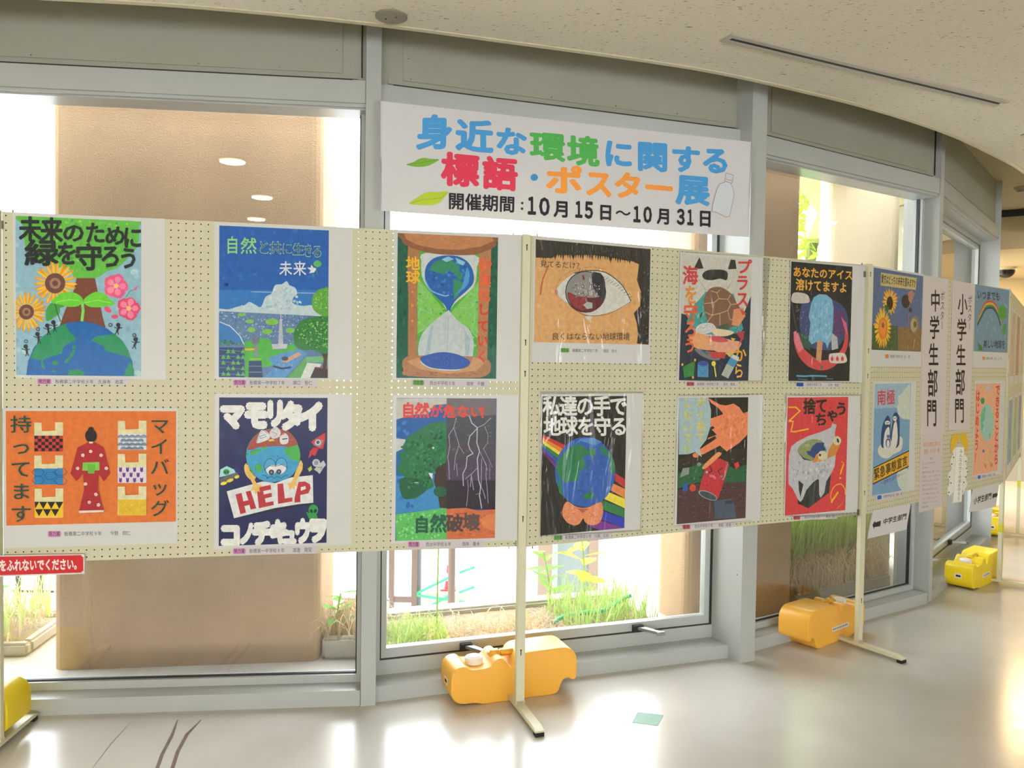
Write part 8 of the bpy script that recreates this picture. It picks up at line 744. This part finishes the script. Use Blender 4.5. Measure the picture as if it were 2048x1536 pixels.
def sheet(name, quad, y0, y1, m, parent=None, loc=None, rz=None):
    TL, TR, BR, BL = [(p[0] / 1000, p[1] / 1000) for p in quad]
    v = [(p[0], -y1, p[1]) for p in (BL, BR, TR, TL)] + [(p[0], -y0, p[1]) for p in (BL, BR, TR, TL)]
    return mesh_obj(name, v, [(0, 1, 2, 3), (7, 6, 5, 4), (0, 4, 5, 1), (1, 5, 6, 2), (2, 6, 7, 3), (3, 7, 4, 0)], m, parent, loc, rz)
def film(name, quad, y, m, parent, amp, rng):
    TL, TR, BR, BL = [(p[0] / 1000, p[1] / 1000) for p in quad]
    N, K = 16, 22; v = []; f = []
    ph = [rng.uniform(0, 6) for _ in range(6)]
    for j in range(K + 1):
        for i in range(N + 1):
            U, V = i / N, j / K
            x = (TL[0] * (1 - U) + TR[0] * U) * (1 - V) + (BL[0] * (1 - U) + BR[0] * U) * V
            z = (TL[1] * (1 - U) + TR[1] * U) * (1 - V) + (BL[1] * (1 - U) + BR[1] * U) * V
            e = min(1, 6 * min(U, 1 - U, V, 1 - V) + .15)
            yy = y + amp * e * (1 + .5 * math.sin(9 * U + 6 * V + ph[0]) + .4 * math.sin(17 * U - 9 * V + ph[1]) + .3 * math.sin(31 * (U + .5 * V) + ph[2]))
            v.append((x, -yy, z))
    for j in range(K):
        for i in range(N): a = j * (N + 1) + i; f.append((a, a + N + 1, a + N + 2, a + 1))
    return mesh_obj(name, v, f, m, parent, smooth=True)

for pi, d in enumerate(POSTERS):
    a, b = PANEL[d['panel']]; A = ang(a, b); ds, z = float(d['o'][0]), float(d['o'][1])
    loc = (a[0] + math.cos(A) * ds, a[1] + math.sin(A) * ds, z)
    rng = random.Random(pi * 13 + 5)
    off = .0015 + (.0006 if d['name'] in ('vertical_notice', 'cutout_sign', 'arrow_sign') else 0)
    if d['name'] == 'text_notice': off = .0012
    big = d['name'] == 'banner'
    pm = paper_mat(d['pc'])
    if d.get('sleeve'):
        kk_ = 'p2' if d['panel'] == 'p2' else 'p1'
        if kk_ not in M_paper_film: M_paper_film[kk_] = add_film(mat('white_paper_under_film', tuple(x * .88 for x in lin(d['pc'])), .65, noise=(3, .015)), .6 if kk_ == 'p2' else .25)
        pm = M_paper_film[kk_]
    root = sheet(d['name'], d['paper'], 0.0 if big else .0002, off, pm, None, loc, A)
    tag(root, d['label'], d['cat'], d['group'])
    y = off + .0001
    if 'art' in d:
        q = d['art']
        rect = (min(q[0][0], q[3][0]), min(q[2][1], q[3][1]), max(q[1][0], q[2][0]), max(q[0][1], q[1][1]))
        rect = ((q[0][0] + q[3][0]) / 2, (q[2][1] + q[3][1]) / 2, (q[1][0] + q[2][0]) / 2, (q[0][1] + q[1][1]) / 2)
        cv = Canvas(rect, y, rng); cv.poly([(rect[0], rect[3]), (rect[2], rect[3]), (rect[2], rect[1]), (rect[0], rect[1])], lin(d['bg']))
        cv.run(d['ops']); cv.build('painting', M_paint_film[d['panel']] if d.get('sleeve') else M_paint, root); y = cv.y
    elif d['ops']:
        cv = Canvas(None, y, rng); cv.run(d['ops']); cv.build('print', M_print, root); y = cv.y
    if d['capops']:
        if 'cap' in d:
            cs = sheet('caption_strip', d['cap'], off, off + .0006, paper_mat('dcd6da'), root)
            cv = Canvas(None, off + .0007, rng)
        else:
            cs = root; cv = Canvas(None, off + .0003, rng)
        cv.run(d['capops']); cv.build('caption_print', M_print, cs)
    if isinstance(d.get('sleeve'), list):      # the loose film reaches past the sheet: its free borders
        q_, p_ = d['sleeve'], d['paper']
        for e_ in range(4):
            film('film_border', [q_[e_], q_[(e_ + 1) % 4], p_[(e_ + 1) % 4], p_[e_]], off + .001, M_film2, root, .0012, rng)['label'] = 'clear film border of the sleeve'
    if big:     # clear tape strips at both ends
        TL, TR, BR, BL = d['paper']
        for (t, bt, sx) in ((TL, BL, -1), (TR, BR, 1)):
            sheet('clear_tape', [(t[0] - (25 if sx < 0 else 5), t[1]), (t[0] + (5 if sx < 0 else 25), t[1]), (bt[0] + (5 if sx < 0 else 25), bt[1]), (bt[0] - (25 if sx < 0 else 5), bt[1])], off, off + .0004, M_film1, root)

a, b = J[6], J[7]; A = ang(a, b); PT = [('c9b49c', 'tan'), ('8fa8b8', 'grey blue'), ('b98f78', 'brown'), ('a8b890', 'pale green'), ('d0c0a0', 'sand'), ('98a0b0', 'slate')]
names_ = ['nearest, upper row', 'nearest, lower row', 'middle, upper row', 'middle, lower row', 'farthest, upper row', 'farthest, lower row']
for k_ in range(6):
    i_, j_ = k_ // 2, k_ % 2
    s_ = .30 + i_ * .58
    o = sheet('poster', [(-190, 250), (190, 250), (190, -250), (-190, -250)], .0002, .0015, paper_mat('e4e4e0'), None, (a[0] + math.cos(A) * s_, a[1] + math.sin(A) * s_, 1.50 - j_ * .58), A)
    sheet('painting', [(-170, 230), (170, 230), (170, -190), (-170, -190)], .0015, .0022, mat('muted_poster_ink', PT[k_][0], .6, noise=(9, .25)), o)
    tag(o, 'poster seen edge-on on the far board, ' + names_[k_], 'poster', 'posters on the far edge-on board')

# ------------------------------------------------------------------ ceiling fittings
def downlight(loc, z, r, power, label, warm=(1.0, .82, .55), strength=14):
    t = empty('downlight', (loc[0], loc[1], z))
    ring = MB(); n = 28
    for k, (rr, zz) in enumerate(((r * .86, -.002), (r, -.004), (r * 1.08, -.001), (r * 1.08, 0.0), (r * .86, 0.0))):
        for i in range(n): a = 2 * math.pi * i / n; ring.v.append((rr * math.cos(a), rr * math.sin(a), zz))
    for k in range(4):
        for i in range(n): j = (i + 1) % n; ring.f.append((k * n + i, k * n + j, (k + 1) * n + j, (k + 1) * n + i))
    ring.build('trim_ring', M_white, t)
    m = bpy.data.materials.get('lamp_diffuser') or mat('lamp_diffuser', 'fff0c8', .5, emit=(warm, strength))
    MB().cyl((0, 0, -.0015), r * .85, .001, 'z', 24).build('diffuser', m, t)
    tag(t, label, 'light', 'recessed ceiling downlights')
    area_light('downlight_lamp', (loc[0], loc[1], z - .01), r * 1.6, power, warm)
    return t
PWR = 5
k = 0
for x, y in ((-1.34, 1.35), (-1.27, .26), (-1.41, -.73), (4.31, 4.07), (4.7, 2.6), (1.6, .4), (1.6, -1.6), (4.6, .4), (-1.3, -2.6), (4.6, -1.8)):  # lamps mirrored in the windows come first; the later ones are added fill
    k += 1
    downlight((x, y), 2.548, .09, PWR, 'warm recessed downlight, %s, %s' % (('in the ceiling row seen mirrored in the left window' if x < 0 else 'added as fill in a middle ceiling row behind the viewer' if x < 3 else 'in the right-hand ceiling row'), ['', 'foremost', 'second', 'third', 'foremost', 'second', 'foremost', 'second', 'third', 'fourth', 'fourth'][k]))
for x, y in ((4.55, 8.9), (5.6, 8.6)): downlight((x, y), 2.429,   .09, 110, ('warm recessed downlight in the low far ceiling, the left one' if x < 5 else 'warm recessed downlight in the low far ceiling, the right one'), (1.0, .72, .38))

cv_ = MB().cyl((0, 0, -.006), .055, .006, 'z', 32).cyl((0, 0, -.009), .050, .003, 'z', 32)
o = cv_.build('ceiling_cover_plate', mat('grey_cover_plate', '8f8876', 0.6), loc=(-.435, 2.80, 2.55)); tag(o, 'small round grey cover plate on the ceiling near the edge', 'cover plate')
for sx, sy in ((-.02, 0.005), (.018, -.01)): MB().cyl((sx, sy, -.0105), .003, .002, 'z', 8).build('screw', M_dark, o)
# linear slot diffuser
a, b = (.775, 2.945), (2.18, 3.625); A = ang(a, b); Ls = math.hypot(b[0] - a[0], b[1] - a[1])
t = empty('slot_diffuser', (a[0], a[1], 2.55), A)
MB().box(-.02, Ls, -.032, -.010, -.006, 0).box(-.02, Ls, .014, .034, -.006, 0).box(-.02, 0, -.010, .014, -.006, 0).build('frame', mat('diffuser_frame', 'b3ada2', .5), t)
MB().box(0, Ls - .01, -.010, .014, -.0015, 0).build('slot', M_gasket, t)
tag(t, 'long narrow ceiling air slot with pale frame and black gap', 'air vent')
t = empty('smoke_detector', (3.98, 6.32, 2.78)); MB().cyl((0, 0, -.02), .05, .02, 'z', 24, .06).build('base', M_wallwarm, t); MB().cyl((0, 0, -.04), .03, .02, 'z', 24, .045).build('sensor', M_greywall, t)
tag(t, 'small round detector on the recessed ceiling at the right border', 'detector')
t = empty('sprinkler_head', (2.60, 4.10, 2.55)); MB().cyl((0, 0, -.006), .03, .006, 'z', 20).build('rosette', M_steel, t); MB().cyl((0, 0, -.03), .006, .026, 'z', 10).cyl((0, 0, -.033), .014, .003, 'z', 16).build('nozzle', M_gasket, t)
tag(t, 'little metal sprinkler head on the ceiling by the right border', 'sprinkler')
t = empty('dome_camera', (5.25, 8.58, 2.43))
MB().cyl((0, 0, -.03), .1, .03, 'z', 28).build('base', M_wallwarm, t)
dm = MB(); 
for kk in range(7):
    ph_ = math.pi / 2 * kk / 6
    for i in range(24): th = 2 * math.pi * i / 24; dm.v.append((.095 * math.cos(ph_) * math.cos(th), .095 * math.cos(ph_) * math.sin(th), -.03 - .085 * math.sin(ph_)))
for kk in range(6):
    for i in range(24): j = (i + 1) % 24; dm.f.append((kk * 24 + i, (kk + 1) * 24 + i, (kk + 1) * 24 + j, kk * 24 + j))
dm.build('dome', mat('smoked_dome', '14120e', .15), t, smooth=True)
tag(t, 'black dome security camera under the far ceiling', 'security camera')

# ------------------------------------------------------------------ outside
gp = MB().box(-14, 16, -1.0, 26, -0.9, -0.62)   # street, below the planting terrace
g = gp.build('street_pavement', mat('street_paving', 'dcdad6', .9, noise=(3, .1), spec=.1)); tag(g, kind='structure')
ter = [(-5.5, 3.3), (-3.93, 3.24), (-2.24, 3.03), (-.546, 3.2), (1.07, 3.75), (2.43, 4.72), (3.7, 6.25), (4.2, 7.9), (4.2, 10.5), (6.3, 10.5), (5.6, 6.2), (3.75, 4.9), (3.1, 4.6)]
def offs(P, d):
    o = []
    for i, p in enumerate(P):
        a_ = P[max(i - 1, 0)]; b_ = P[min(i + 1, len(P) - 1)]; t_ = Vector((b_[0] - a_[0], b_[1] - a_[1])).normalized(); o.append((p[0] - t_.y * d, p[1] + t_.x * d))
    return o
nodes = [(-5.4, 3.5), (-3.93, 3.17), (-2.24, 2.96), (-.546, 3.13), (1.07, 3.68), (2.447, 4.64), (3.72, 6.17), (4.3, 8.0)]
tr_ = nodes + list(reversed(offs(nodes, 1.22)))
te = MB().prism(tr_, -.62, -.01).build('terrace', M_conc); tag(te, kind='structure')

def pillar(x, y, A, W, D, H, label, z0=-.01):
    R = .05; pts = []
    for cx, cy, a0 in ((W - R, R, -90), (W - R, D - R, 0), (R, D - R, 90), (R, R, 180)):
        for kk in range(5): t_ = math.radians(a0 + 22.5 * kk); pts.append((cx + R * math.cos(t_), cy + R * math.sin(t_)))
    o = MB().prism(pts, z0, H).build('pillar', M_render, loc=(x, y, 0), rotz=math.radians(A)); tag(o, label, 'pillar', 'rendered pillars outside the windows'); return o
pillar(-1.98, 3.435, 7.8, 1.137, .75, 3.2, 'wide sandy pillar close outside the left window')
pillar(.925, 4.13, 22, .70, .30, 3.2, 'sandy pillar outside, behind the window corner column')
p3_ = pillar(2.06, 5.30, -12, .45, .35, 2.66, 'sandy pillar toned lighter for daylight, outside the right-hand window, behind grass')
pillar(3.45, 7.2, 50, .8, .4, 2.66, 'far sandy pillar outside beyond the narrow opening window')
p3_.data.materials[0] = mat('daylit_sand_render', 'e6d8bc', .95, noise=(3, .06, 9), bump=(170, .3), spec=.1)  # paler copy of the sand render; its stronger daylight is put into the colour
sf = MB().prism([(1.35, 4.45), (2.15, 5.08), (3.3, 6.5), (3.9, 8.1), (3.2, 8.9), (2.6, 6.9), (2.0, 5.75), (1.5, 5.1), (1.1, 4.7)], 2.66, 2.95).build('ceiling', mat('outdoor_soffit_paint', 'c9bd8c', .9, spec=.1)); tag(sf, kind='structure')

# planters between the pillars, each with its own growth
M_curb = mat('planter_curb_concrete', 'c4bfb4', .9, noise=(10, .06), spec=.2)
def band(i0, d0, d1, s0=0.0, s1=1.0):
    a_, b_ = Vector(nodes[i0]), Vector(nodes[i0 + 1]); t_ = (b_ - a_).normalized(); n_ = Vector((-t_.y, t_.x)); L_ = (b_ - a_).length
    return a_, t_, n_, L_
def planter(i0, s0, s1, d0, d1, h, label):
    a_, t_, n_, L_ = band(i0, 0, 0)
    r = empty('planter', (a_.x, a_.y, 0), math.atan2(t_.y, t_.x))
    c = .05
    MB().box(s0, s1, d0, d0 + c, -.01, h).box(s0, s1, d1 - c, d1, -.01, h).box(s0, s0 + c, d0 + c, d1 - c, -.01, h).box(s1 - c, s1, d0 + c, d1 - c, -.01, h).build('curb', M_curb, r, bevel=(.012, 2))
    MB().box(s0 + c, s1 - c, d0 + c, d1 - c, -.008, h - .03).build('soil', M_soil, r)
    tag(r, label, 'planter'); return r
P_A = planter(2, 1.45, 1.72, .50, 1.15, .09, 'low concrete planter right of the wide pillar')
P_A2 = planter(2, -1.2, .12, .62, 1.15, .05, 'low concrete planter left of the wide pillar')
P_B = planter(3, .02, 1.56, .30, 1.0, .04, 'long planter bed outside the middle window')
P_C = planter(4, .86, 1.78, .28, .88, .08, 'raised planter bed outside the right-hand window')

def blades(name, mtl, spots, hmin, hmax, spread, wd, parent_loc, rz, label, cat='grass', droop=.5, kind='stuff'):
    R = random.Random(hash(label) % 1000 if False else len(label) * 7 + len(spots))
    v = []; f = []
    for (x, y, z) in spots:
        h = R.uniform(hmin, hmax); a_ = R.uniform(0, 6.28); l_ = R.uniform(.2, 1) * spread; ww = wd * R.uniform(.6, 1.3)
        px_, py_ = -math.sin(a_) * ww, math.cos(a_) * ww
        n0 = len(v); K = 5
        for q in range(K):
            t_ = q / (K - 1); rr = l_ * t_ ** 1.5; zz = z + h * (t_ * (1 + droop) - droop * 1.6 * t_ * t_)
            k_ = (1 - t_) * .9 + .1
            cx_, cy_ = x + math.cos(a_) * rr, y + math.sin(a_) * rr
            v += [(cx_ - px_ * k_, cy_ - py_ * k_, zz), (cx_ + px_ * k_, cy_ + py_ * k_, zz)]
        for q in range(K - 1): f.append((n0 + 2 * q, n0 + 2 * q + 1, n0 + 2 * q + 3, n0 + 2 * q + 2))
    o = mesh_obj(name, v, f, mtl, None, parent_loc, rz)
    tag(o, label, cat, kind=kind); return o
def in_planter(P, s0, s1, d0, d1, z, n, seed):
    R = random.Random(seed); return [(R.uniform(s0, s1), R.uniform(d0, d1), z) for _ in range(n)]
def gl(P): return tuple(P.location), P.rotation_euler[2]
l_, r_ = gl(P_A); blades('dry_grass', M_straw, in_planter(P_A, 1.46, 1.70, .50, .8, .07, 260, 1), .10, .22, .24, .004, l_, r_, 'drooping dry brown grass right of the wide pillar', droop=1.3)
l_, r_ = gl(P_A2); blades('dry_grass', M_straw, in_planter(P_A2, -.8, .08, .58, 1.1, .07, 500, 2), .08, .2, .22, .004, l_, r_, 'dry grass at the far left window edge', droop=1.2)
blades('green_grass', M_grass, in_planter(P_A2, -.8, .08, .62, 1.1, .07, 260, 12), .15, .38, .14, .005, l_, r_, 'green weeds at the far left window edge', droop=.4)
l_, r_ = gl(P_B); blades('dry_grass', M_straw, in_planter(P_B, .03, 1.5, .33, .75, .03, 900, 3), .04, .11, .16, .004, l_, r_, 'low dry grass along the middle window', droop=.9)
blades('green_grass', M_grass, in_planter(P_B, 1.05, 1.5, .36, .8, .03, 420, 4), .10, .30, .14, .004, l_, r_, 'fresh green weeds at the right of the middle window', droop=.4)
blades('green_grass', M_grass, in_planter(P_B, .12, .44, .36, .7, .03, 420, 5), .06, .16, .09, .005, l_, r_, 'low green tuft at the left of the middle window', droop=.4)
l_, r_ = gl(P_C); blades('dry_grass', M_straw, in_planter(P_C, .88, 1.75, .29, .5, .07, 1000, 6), .16, .34, .2, .004, l_, r_, 'thick brown dead grass hanging over the right planter', droop=1.5)
blades('green_grass', M_grass, in_planter(P_C, .90, 1.75, .42, .84, .07, 2600, 7), .4, .95, .26, .005, l_, r_, 'tall green grass filling the right-hand window', droop=.55)

def leaf_mesh(L_, W_, fold=.15):
    v = [(0, 0, 0)]; 
    st = [(.2, .6), (.45, 1.0), (.7, .75), (.88, .35)]
    for t_, w_ in st: v += [(L_ * t_, -W_ / 2 * w_, -.1 * L_ * t_ * t_ + fold * W_ * w_ * .5), (L_ * t_, 0, -.1 * L_ * t_ * t_), (L_ * t_, W_ / 2 * w_, -.1 * L_ * t_ * t_ + fold * W_ * w_ * .5)]
    v.append((L_, 0, -.14 * L_))
    f = [(0, 1, 2), (0, 2, 3)]
    for q in range(3): b_ = 1 + q * 3; f += [(b_, b_ + 3, b_ + 4, b_ + 1), (b_ + 1, b_ + 4, b_ + 5, b_ + 2)]
    f += [(10, 13, 11), (11, 13, 12)]
    return v, f
def leafy_plant(name, loc, h, nl, L_, W_, mtl, label, cat='plant', seed=0, lean=.15):
    R = random.Random(seed + 100)
    t_ = empty(name, loc)
    pts = [(lean * h * (q / 5) ** 2 * math.cos(seed), lean * h * (q / 5) ** 2 * math.sin(seed), h * q / 5) for q in range(6)]
    MB().tube(pts, .004, 5).build('stem', M_grass, t_)
    v, f = leaf_mesh(L_, W_); me = bpy.data.meshes.new('leaf'); me.from_pydata(v, [], f); me.materials.append(mtl); me.update()
    for q in range(nl):
        o = bpy.data.objects.new('leaf', me); COL.objects.link(o); o.parent = t_
        u = .25 + .75 * q / max(nl - 1, 1); i_ = min(int(u * 5), 4); fr_ = u * 5 - i_
        p = [pts[i_][c_] * (1 - fr_) + pts[i_ + 1][c_] * fr_ for c_ in range(3)]
        o.location = p; o.rotation_euler = (R.uniform(-.3, .3), R.uniform(-.7, .1), q * 2.4 + R.uniform(-.3, .3)); s_ = R.uniform(.7, 1.1); o.scale = (s_, s_, s_)
    tag(t_, label, cat); return t_
def w_at(i0, s, d, z):
    a_, t_, n_, L_ = band(i0, 0, 0); p = a_ + t_ * s + n_ * d; return (p.x, p.y, z)
leafy_plant('leafy_weed', w_at(2, 1.50, .60, .06), .20, 9, .11, .05, M_leaf, 'bright leafy weed rising from dry grass right of the wide pillar', seed=1)
leafy_plant('leafy_weed', w_at(2, -.10, .75, .06), .5, 16, .10, .05, M_leaf, 'tall leafy weed seen at the left photo edge', seed=2)
leafy_plant('broadleaf_shrub', w_at(3, 1.13, .92, .02), .30, 16, .13, .045, M_leaf, 'pale broad-leaved shrub by the entrance door outside', seed=3)
leafy_plant('yellow_plant', w_at(3, 1.32, .88, .02), .55, 16, .17, .10, M_leafy, 'tall plant with big yellow leaves outside the middle window', seed=4)
leafy_plant('thin_reed', w_at(3, .42, .62, .02), .55, 3, .06, .01, M_grass, 'single thin reed in front of the green pipes', seed=5, lean=.05)
leafy_plant('leafy_weed', w_at(4, 1.0, .46, .06), .5, 8, .08, .07, M_leaf, 'round-leaved weed in the tall grass of the right window', seed=6)
# garden hose
hp = [Vector(w_at(3, 1.0 + .05 * q, .55 + .04 * math.sin(q * .9), .055 + .01 * q)) for q in range(10)]
o = MB().tube(hp, .011, 8).build('garden_hose', M_greenpipe); tag(o, 'green garden hose lying by the pillar foot outside', 'hose')

# tree beyond the right-hand window
t = empty('tree', (3.17, 8.6, -.62))
MB().tube([(0, 0, 0), (.03, .02, 1.2), (-.02, .05, 2.6), (.05, 0, 3.6)], .06, 8).build('trunk', mat('tree_bark', '7a7a50', .9, noise=(20, .2)), t)
R = random.Random(3); v = []; f = []
for q in range(1500):
    th = R.uniform(0, 6.28); zz = R.uniform(1.2, 4.0); rr = .38 * (.5 + .5 * math.sin((zz - 1) * 2.2) ** 2) * R.random() ** .5
    c_ = Vector((rr * math.cos(th), rr * math.sin(th), zz)); ax_ = Vector((R.uniform(-1, 1), R.uniform(-1, 1), R.uniform(-.6, .6))).normalized(); bx_ = ax_.cross(Vector((R.uniform(-1, 1), R.uniform(-1, 1), 1))).normalized()
    n0 = len(v); v += [tuple(c_ - ax_ * .06), tuple(c_ + bx_ * .03), tuple(c_ + ax_ * .06), tuple(c_ - bx_ * .03)]; f.append((n0, n0 + 1, n0 + 2, n0 + 3))
fo = mesh_obj('foliage', v, f, leaf_mat('tree_leaf', 'b0e048', .2), t); fo['kind'] = 'stuff'
tag(t, 'slender bright green tree between two pillars in the upper right window', 'tree')

# things in the street, mostly burnt out by the daylight
def wp(x, y, z): return Vector((x, y, z))
Yf = 5.4
fence = empty('street_fence', (-.80, Yf, -.75))
for x, hh in ((0, 1.05), (.155, .80)): MB().box(x - .018, x + .018, -.018, .018, 0, hh + .15).build('fence_post', M_brownpost, fence)
MB().box(0, .155, -.012, .012, .82, .86).build('rail', M_brownpost, fence); MB().box(0, .155, -.012, .012, .46, .50).build('rail', M_brownpost, fence)
tag(fence, 'brown steel fence posts outside the left part of the middle window', 'fence')
o = MB().cyl((0, 0, 0), .022, 1.0, 'z', 12).build('bollard', M_greypost, loc=(-.625, Yf + .05, -.75)); tag(o, 'grey steel post joined to green pipes outside', 'post')
o = MB().cyl((0, 0, 0), .024, 1.25, 'z', 12).build('bollard', M_brownpost, loc=(-.385, Yf - .1, -.62)); tag(o, 'brownish steel post in front of the red and white cone', 'post')
pr = empty('pipe_barrier', (0, 0, 0))
for a_, b_ in (((-.64, Yf, -.236), (-.40, Yf, -.111)), ((-.64, Yf, -.24), (-.39, Yf, -.27)), ((-.60, Yf, -.354), (-.39, Yf, -.23)), ((-.34, Yf, -.084), (-.235, Yf, -.043)), ((-.34, Yf, -.219), (-.235, Yf, -.178)), ((-.34, Yf, -.279), (-.235, Yf, -.293))): MB().tube([a_, b_], .010, 8).build('pipe', M_greenpipe, pr)
tag(pr, 'green plastic pipe barrier outside the middle window', 'barrier')
cn = empty('traffic_cone', (-.43, Yf + .25, -.27)); cn.scale = (.6, .6, .6)
MB().box(-.09, .09, -.09, .09, 0, .02).build('base', M_red, cn)
for q in range(5):
    MB().cyl((0, 0, .02 + q * .09), .05 - q * .009, .09, 'z', 16, .05 - (q + 1) * .009).build('red_band' if q % 2 == 0 else 'white_band', M_red if q % 2 == 0 else M_white, cn)
tag(cn, 'red and white striped cone behind the green pipes', 'cone')
st = MB().box(-.6, -.26, Yf + .15, Yf + .5, -.62, -.27).build('cone_plinth', M_conc); tag(st, 'pale concrete block under the striped cone', 'block')
lf = empty('street_fence', (-3.34, Yf, -.70))
for x in (0, .15): MB().box(x - .012, x + .012, -.012, .012, 0, .78).build('fence_post', M_gasket, lf)
for z in (.44, .75): MB().box(-.05, .5, -.008, .008, z, z + .015).build('rail', M_gasket, lf)
tag(lf, 'black steel railing outside at the far left of the photo', 'fence')
lw = empty('louvred_wall', (3.12, 6.45, -.01), math.radians(10))
MB().box(0, .62, 0, .3, 0, 2.66).build('wall_body', mat('olive_wall_paint', '8f8f78', .8, noise=(4, .1)), lw)
for q in range(9): MB().box(-.01, .63, -.03, 0, .2 + q * .28, .235 + q * .28).build('louvre_blade', M_greywall, lw)
tag(lw, 'olive wall with pale horizontal louvres right of the daylight-toned pillar outside', 'wall')
dr = empty('entrance_door', (.235, 6.6, -.62))
MB().box(0, .12, -.05, .05, 0, 2.2).box(.42, .50, -.04, .04, 0, 2.2).box(.12, .42, -.04, .04, 1.55, 2.2).build('door_frame', mat('taupe_frame', '8d7a6c', .6), dr)
MB().box(.13, .42, .0, .02, 0, 1.55).build('door_leaf', mat('grey_door_glass', '7c8a8c', .2), dr)
MB().box(.18, .36, -.006, 0, .95, 1.5).build('door_notice', mat('pale_notice', 'cfe0e6', .6), dr); MB().box(.18, .37, -.008, -.006, 1.18, 1.23).build('yellow_strip', mat('yellow_strip', 'e0d020', .6), dr)
MB().box(.13, .165, -.006, 0, .1, 1.52).build('side_notice', mat('mint_notice', 'c4e6d6', .6), dr)
tag(dr, 'entrance door with notices and taupe frame across the street', 'door')
